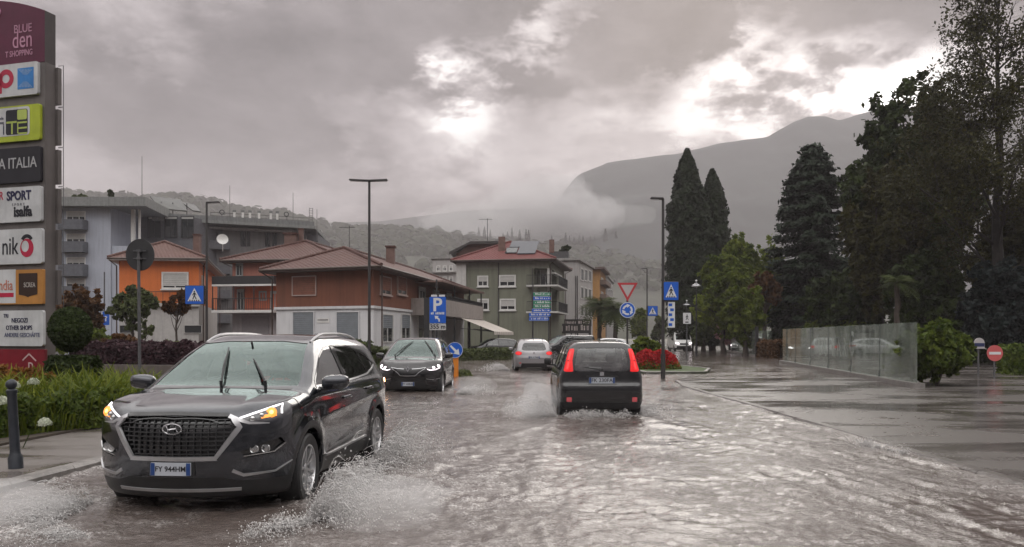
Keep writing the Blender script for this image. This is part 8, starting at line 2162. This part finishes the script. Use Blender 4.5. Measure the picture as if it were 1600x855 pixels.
shrub('roof_plant', 'dark rounded shrub on the penthouse roof of the office block', PX(884, 109), 109, PZ(393, 108), (.9, .7, .5), 1600, .22, L_dark, 111, 8)

# ================================================================== hills, mountain, far woods
def ridge(name, prof, D, depth, m_, seed, rough=(3, 30), step=8, below=0, rows=26, back=True):
    """terrain sheet whose crest passes through the photo points at distance D"""
    xs = np.arange(prof[0][0], prof[-1][0] + .1, step); cy = np.interp(xs, [p[0] for p in prof], [p[1] for p in prof]); V = []
    fr = np.r_[np.linspace(0, 1, rows), ]
    cols = len(xs); T = list(np.linspace(0, 1, rows)) + [1.06, 1.2, 1.4]
    for t in T:
        tt = min(t, 1); Yd = D - depth * (1 - tt) + (t - tt) * depth
        z = (CAMH + (HORIZON - cy) / FPX * D); sh = tt ** .85 if t <= 1 else 1 - (t - 1) * 1.6
        X = (xs - 800) / FPX * D * (.55 + .45 * Yd / D); Z = z * sh; nz = fbm(X / rough[1], np.full(cols, Yd) / rough[1], 4, seed) - .5; nz = nz + .22 * (fbm(X / rough[1] * 7, np.full(cols, Yd) / rough[1] * 7, 3, seed + 4) - .5) * (1.6 if t > .9 else 1)
        Z = Z + nz * rough[0] * 2 * min(1, 4 * (1 - tt) + (0.15 if t <= 1 else 1)) ; V.append(np.stack([X, np.full(cols, Yd), Z - (2 if t == 0 else 0)], 1))
    V = np.concatenate(V); R = len(T); i = np.arange(R - 1)[:, None] * cols + np.arange(cols - 1)[None, :]; Q = np.stack([i, i + 1, i + 1 + cols, i + cols], -1).reshape(-1, 4)
    o = link_mesh(name, np_mesh(name, V, Q), m_, smooth=True); tag(o, kind='structure'); return V.reshape(R, cols, 3)
M_hill = mat('hill_forest_floor', (.030, .036, .018), .9, var=.4, vscale=.05); M_mount = mat('mountain_forest', (.022, .028, .024), .9, var=.4, vscale=.02)
HP = [(-700, 316), (-200, 306), (60, 308), (110, 308), (200, 315), (262, 315), (300, 312), (330, 322), (400, 338), (450, 342), (500, 355), (560, 364), (620, 364), (680, 370), (740, 380), (800, 384), (860, 390), (905, 388), (960, 395), (1010, 401), (1060, 408), (1150, 422), (1300, 442), (1700, 462), (2100, 472)]
HD = 1000.0
HV = ridge('wooded_hill', HP, HD, 420, M_hill, 3, (5, 90), 10)
MP = [(560, 470), (700, 400), (820, 350), (868, 318), (893, 284), (905, 272), (950, 254), (1000, 248), (1060, 240), (1130, 223), (1200, 212), (1240, 190), (1262, 182), (1290, 181), (1312, 188), (1340, 179), (1365, 172), (1395, 170), (1450, 168), (1520, 160), (1600, 165), (1750, 190), (2200, 260)]
ridge('mountain', MP, 1350.0, 560, M_mount, 8, (16, 150), 6, rows=40)
FP = [(-300, 330), (100, 340), (420, 352), (600, 345), (720, 330), (840, 326), (1000, 345), (1400, 370), (1900, 380)]
ridge('far_ridge', FP, 1700.0, 300, M_mount, 9, (12, 150), 20, rows=14)
def far_wood():
    rng = np.random.default_rng(7); V, Q, T = [], [], []; b = 0; R, Cn, _ = HV.shape
    dirs = []
    for k in range(5200):
        r_ = int(R * (.35 + .62 * rng.random() ** .6)); r_ = min(r_, R - 4); c = rng.integers(0, Cn - 1); t = rng.random(); p = HV[r_, c] * (1 - t) + HV[r_, c + 1] * t; s = rng.uniform(4.0, 9.5) * (1.25 if rng.random() < .1 else 1); n = 26
        d = sphere_dirs(n, rng); d[:, 2] = np.abs(d[:, 2]); q = p + d * s * np.array([1, 1, 1.15]) * rng.uniform(.7, 1.05, (n, 1)); a = rng.normal(size=(n, 3)); a -= d * (a * d).sum(1)[:, None]; a /= np.linalg.norm(a, axis=1)[:, None]; e = np.cross(d, a); h = s * .5
        V.append(np.stack([q - a * h, q - e * h * .8, q + a * h, q + e * h * .8], 1).reshape(-1, 3)); T.append(np.full(4 * n, .4 + rng.normal(0, .05)))
    V = np.concatenate(V); Q = np.arange(len(V)).reshape(-1, 4); me = np_mesh('far_wood', V, Q); at = me.attributes.new('tone', 'FLOAT', 'POINT'); at.data.foreach_set('value', np.clip(np.concatenate(T), 0, 1).astype(np.float32)); tag(link_mesh('far_wood', me, L_dark), kind='stuff')
far_wood()
def ridge_cypresses():
    rng = np.random.default_rng(17); protos = []
    for s in range(4):
        n = 420; t = rng.random(n) ** .9; a = rng.random(n) * 2 * PI; prof = np.interp(t, [0, .1, .35, .7, 1], [.5, .95, 1, .6, .04]); rr = .115 * prof * (1 - .35 * rng.random(n) ** 2) * (1 + .3 * (fbm(a, t * 6, 2, s) - .5)); p = np.stack([rr * np.cos(a), rr * np.sin(a), t], 1)
        D = np.stack([np.cos(a), np.sin(a), .4 + 0 * a], 1); D /= np.linalg.norm(D, axis=1)[:, None]; A = rng.normal(size=(n, 3)); A /= np.linalg.norm(A, axis=1)[:, None]; B = np.cross(D, A); h = .032
        V = np.stack([p - A * h * 1.2, p - B * h, p + A * h * 1.2, p + B * h], 1).reshape(-1, 3); me = np_mesh('ridge_cypress', V, np.arange(4 * n).reshape(n, 4)); at = me.attributes.new('tone', 'FLOAT', 'POINT'); at.data.foreach_set('value', np.full(4 * n, .4, dtype=np.float32)); me.materials.append(L_cyp); protos.append(me)
    pxs = [748, 757, 766, 786, 793, 800, 806, 812, 822, 826, 862, 884, 890, 897, 905, 911, 917, 923, 929, 935, 941, 946, 951, 957, 962, 967, 972, 978, 983, 988, 994, 1000, 1006, 1012, 1018, 1024, 1031, 1038, 1045, 1054, 1148, 1160]
    for i, px in enumerate(pxs):
        D = HD - rng.uniform(2, 26); cy = np.interp(px, [p[0] for p in HP], [p[1] for p in HP]); zc = CAMH + (HORIZON - cy) / FPX * HD; h = rng.uniform(13, 22) * (1.2 if 940 < px < 1010 else 1)
        o = bpy.data.objects.new('ridge_cypress', protos[i % 4]); COL.objects.link(o); o.location = (PX(px, D), D, zc - 1.0); o.scale = (h * rng.uniform(.8, 1.25),) * 2 + (h,); tag(o, 'thin dark cypress in the row along the distant hill crest', 'tree', 'cypresses along the hill crest')
ridge_cypresses()
# ================================================================== spray, splashes and the damp air
def drops_mat():
    m_ = bpy.data.materials.new('spray_water'); m_.use_nodes = True; t = NT(m_.node_tree); t.n.clear(); out = t.new('ShaderNodeOutputMaterial')
    d = t.new('ShaderNodeBsdfDiffuse'); d.inputs[0].default_value = (.82, .80, .79, 1); tl = t.new('ShaderNodeBsdfTranslucent'); tl.inputs[0].default_value = (.82, .80, .79, 1); g = t.new('ShaderNodeBsdfGlossy'); g.inputs['Roughness'].default_value = .15
    a = t.new('ShaderNodeMixShader'); a.inputs[0].default_value = .5; t.link(d.outputs[0], a.inputs[1]); t.link(tl.outputs[0], a.inputs[2]); b = t.new('ShaderNodeMixShader'); b.inputs[0].default_value = .18; t.link(a.outputs[0], b.inputs[1]); t.link(g.outputs[0], b.inputs[2])
    t.link(b.outputs[0], out.inputs[0]); return m_
M_drop = drops_mat()
def drops(name, P_, size, rng):
    """tiny eight-sided water beads"""
    n = len(P_); s = (size * np.minimum(rng.lognormal(-.1, .65, n), 2.6))[:, None, None]; o = np.array([[1, 0, 0], [-1, 0, 0], [0, 1, 0], [0, -1, 0], [0, 0, 1.25], [0, 0, -1.25]])[None]
    V = (P_[:, None, :] + o * s).reshape(-1, 3); f = np.array([[0, 2, 4], [2, 1, 4], [1, 3, 4], [3, 0, 4], [2, 0, 5], [1, 2, 5], [3, 1, 5], [0, 3, 5]]); Q = (np.arange(n)[:, None, None] * 6 + f[None]).reshape(-1, 3)
    return tag(link_mesh(name, np_mesh(name, V, Q), M_drop), kind='stuff')
def splash(name, p0, p1, out, reach, height, n, size, seed):
    """jets of beads thrown from the line p0-p1 towards out, each along its own arc"""
    rng = np.random.default_rng(seed); p0, p1 = np.array(p0, float), np.array(p1, float); o = np.array(out, float); o /= np.linalg.norm(o); sd = np.array([-o[1], o[0], 0]); J = max(24, n // 75)
    s = rng.random(J); pw = np.clip(fbm(s * 7 + seed, s * 0, 3, seed) * 1.5 - .1, .25, 1.2) * rng.uniform(.35, 1.15, J); a = rng.normal(0, .35, J); k = rng.integers(0, J, n); u = rng.random(n) ** .75
    d = o[None] * np.cos(a)[:, None] + sd[None] * np.sin(a)[:, None]; L = reach * pw * rng.uniform(.6, 1.1, J); H = height * pw * rng.uniform(.5, 1.3, J); sp = .010 + .045 * u
    P_ = p0 + (p1 - p0) * s[k][:, None] + d[k] * (L[k] * u)[:, None]; P_[:, 2] = 4 * H[k] * u * (1 - u) * (1 - .3 * rng.random(n)) + .006
    P_ = P_ + rng.normal(0, 1, (n, 3)) * sp[:, None]; P_[:, 2] = np.clip(P_[:, 2], .006, None)
    # torn strands of water running along the arcs
    K = J * 4; q = np.repeat(np.arange(J), 4); m = 9; u0 = rng.uniform(0, .45, K); u1 = u0 + rng.uniform(.12, .42, K); U = u0[:, None] + (u1 - u0)[:, None] * np.linspace(0, 1, m)[None]; b = p0 + (p1 - p0) * s[q][:, None] + rng.normal(0, .02, (K, 3)); dq = d[q] + rng.normal(0, .12, (K, 3)) * [1, 1, 0]
    C = b[:, None] + dq[:, None] * (L[q][:, None] * U)[..., None]; C[..., 2] = 4 * (H[q] * rng.uniform(.6, 1, K))[:, None] * U * (1 - U) + .01; w = size * 1.5 * np.sin(np.linspace(.12, PI - .12, m))[None, :, None] * rng.uniform(.5, 1.4, (K, 1, 1)); C = C + rng.normal(0, .006, C.shape)
    V = np.stack([C + w * np.array(o_) for o_ in ((1, .3, 0), (-.5, .6, .5), (-.5, -.8, -.4))], 2).reshape(-1, 3); bb = (np.arange(K)[:, None] * m + np.arange(m - 1)[None]).reshape(-1) * 3; Q = np.concatenate([np.stack([bb + a_, bb + (a_ + 1) % 3, bb + 3 + (a_ + 1) % 3, bb + 3 + a_], 1) for a_ in range(3)])
    tag(link_mesh('water_strands', np_mesh('water_strands', V, Q), M_drop, smooth=True), kind='stuff'); return drops(name, P_, size, rng)
# the SUV: both front wheels, the bow wave and the rear wheel
splash('spray', (-1.80, 7.87, 0), (-1.70, 6.57, 0), (1, -.35, 0), 1.0, 0.50, 9500, 0.0036, 1)
splash('spray', (-1.80, 8.47, 0), (-1.80, 7.57, 0), (1, .05, 0), 1.1, 0.30, 5000, 0.0034, 11)
splash('spray', (-1.66, 10.87, 0), (-1.70, 9.47, 0), (1, -.15, 0), 1.0, 0.42, 6500, 0.0040, 2)
splash('spray', (-1.48, 6.87, 0), (-2.08, 6.17, 0), (.8, -1, 0), 0.80, 0.20, 3500, 0.0033, 3)
splash('spray', (-3.83, 7.47, 0), (-3.68, 6.37, 0), (-1, -.25, 0), 1.1, 0.24, 5000, 0.0032, 4)
splash('spray', (-3.68, 6.57, 0), (-3.18, 6.07, 0), (-.6, -1, 0), 1.03, 0.13, 2500, 0.0031, 5)
# the small black car, the people carrier and the silver car
splash('spray', (.78, 16.6, 0), (.86, 15.2, 0), (-1, -.2, 0), 1.03, 0.34, 6000, 0.0046, 6)
splash('spray', (2.55, 16.4, 0), (2.5, 15.3, 0), (1, -.3, 0), 0.69, 0.21, 3000, 0.0046, 7)
splash('spray', (1.0, 15.4, 0), (2.3, 15.4, 0), (0, -1, 0), 0.92, 0.16, 4000, 0.0043, 8)
splash('spray', (-1.35, 22.3, 0), (-1.5, 21.2, 0), (1, -.1, 0), 1.38, 0.28, 4000, 0.0056, 9)
splash('spray', (-.3, 37.6, 0), (-.1, 36.0, 0), (-1, -.2, 0), 1.38, 0.32, 3000, 0.0081, 10)
splash('spray', (5.0, 11.6, 0), (5.15, 10.4, 0), (-.4, -1, 0), 0.46, 0.11, 1500, 0.0031, 12)

def volume(name, dens, col, ani=0.0):
    m_ = bpy.data.materials.new(name); m_.use_nodes = True; t = NT(m_.node_tree); t.n.clear(); out = t.new('ShaderNodeOutputMaterial'); v = t.new('ShaderNodeVolumePrincipled')
    v.inputs['Density'].default_value = dens; v.inputs['Color'].default_value = (*col, 1); v.inputs['Anisotropy'].default_value = ani; t.link(v.outputs[0], out.inputs['Volume']); return m_
def mist(name, c, R, dens, seed, lump=.35):
    bm = bmesh.new(); bmesh.ops.create_icosphere(bm, subdivisions=4, radius=1); co = np.array([v.co[:] for v in bm.verts]); f = 1 + lump * 2 * (fbm(co[:, 0] * 2 + seed, co[:, 2] * 2 + co[:, 1] * 1.7, 3, seed) - .5)
    for v, k in zip(bm.verts, f): v.co = Vector((v.co.x * R[0] * k + c[0], v.co.y * R[1] * k + c[1], max(.005, v.co.z * R[2] * k + c[2])))
    me = bpy.data.meshes.new(name); bm.to_mesh(me); bm.free(); return tag(link_mesh(name, me, volume(name + '_air', dens, (.96, .95, .95)), smooth=True), kind='stuff')
mist('spray_mist', (.55, 15.9, .28), (.42, .75, .36), 0.60, 3)
mist('spray_mist', (.25, 15.2, .15), (.45, .6, .22), 0.4, 4)
mist('spray_mist', (-1.0, 21.6, .22), (.55, .7, .3), 0.3, 5)
mist('spray_mist', (-4.35, 6.6, .12), (.6, .6, .20), 0.90, 6)
mist('spray_mist', (-1.1, 6.9, .12), (.55, .7, .20), 0.59, 7)
def low_cloud(px, py, Y, rx, rz, dens, seed):
    p = P(px, py, Y); mist('low_cloud', tuple(p), (rx, rx * .6, rz), dens, seed, .55)
for a_ in ((842, 322, 1000, 75, 34, .016, 21), (893, 296, 1010, 24, 20, .022, 22), (790, 345, 1000, 95, 24, .010, 23), (885, 340, 990, 60, 26, .014, 24), (940, 335, 1000, 50, 20, .007, 25)): low_cloud(*a_)
HAZE_D = 0.00043
_h = MB().box(-1700, 1700, -40, 2200, -1.3, 425).build('haze', volume('haze_air', HAZE_D, (.88, .825, .855), .2)); tag(_h, kind='stuff')
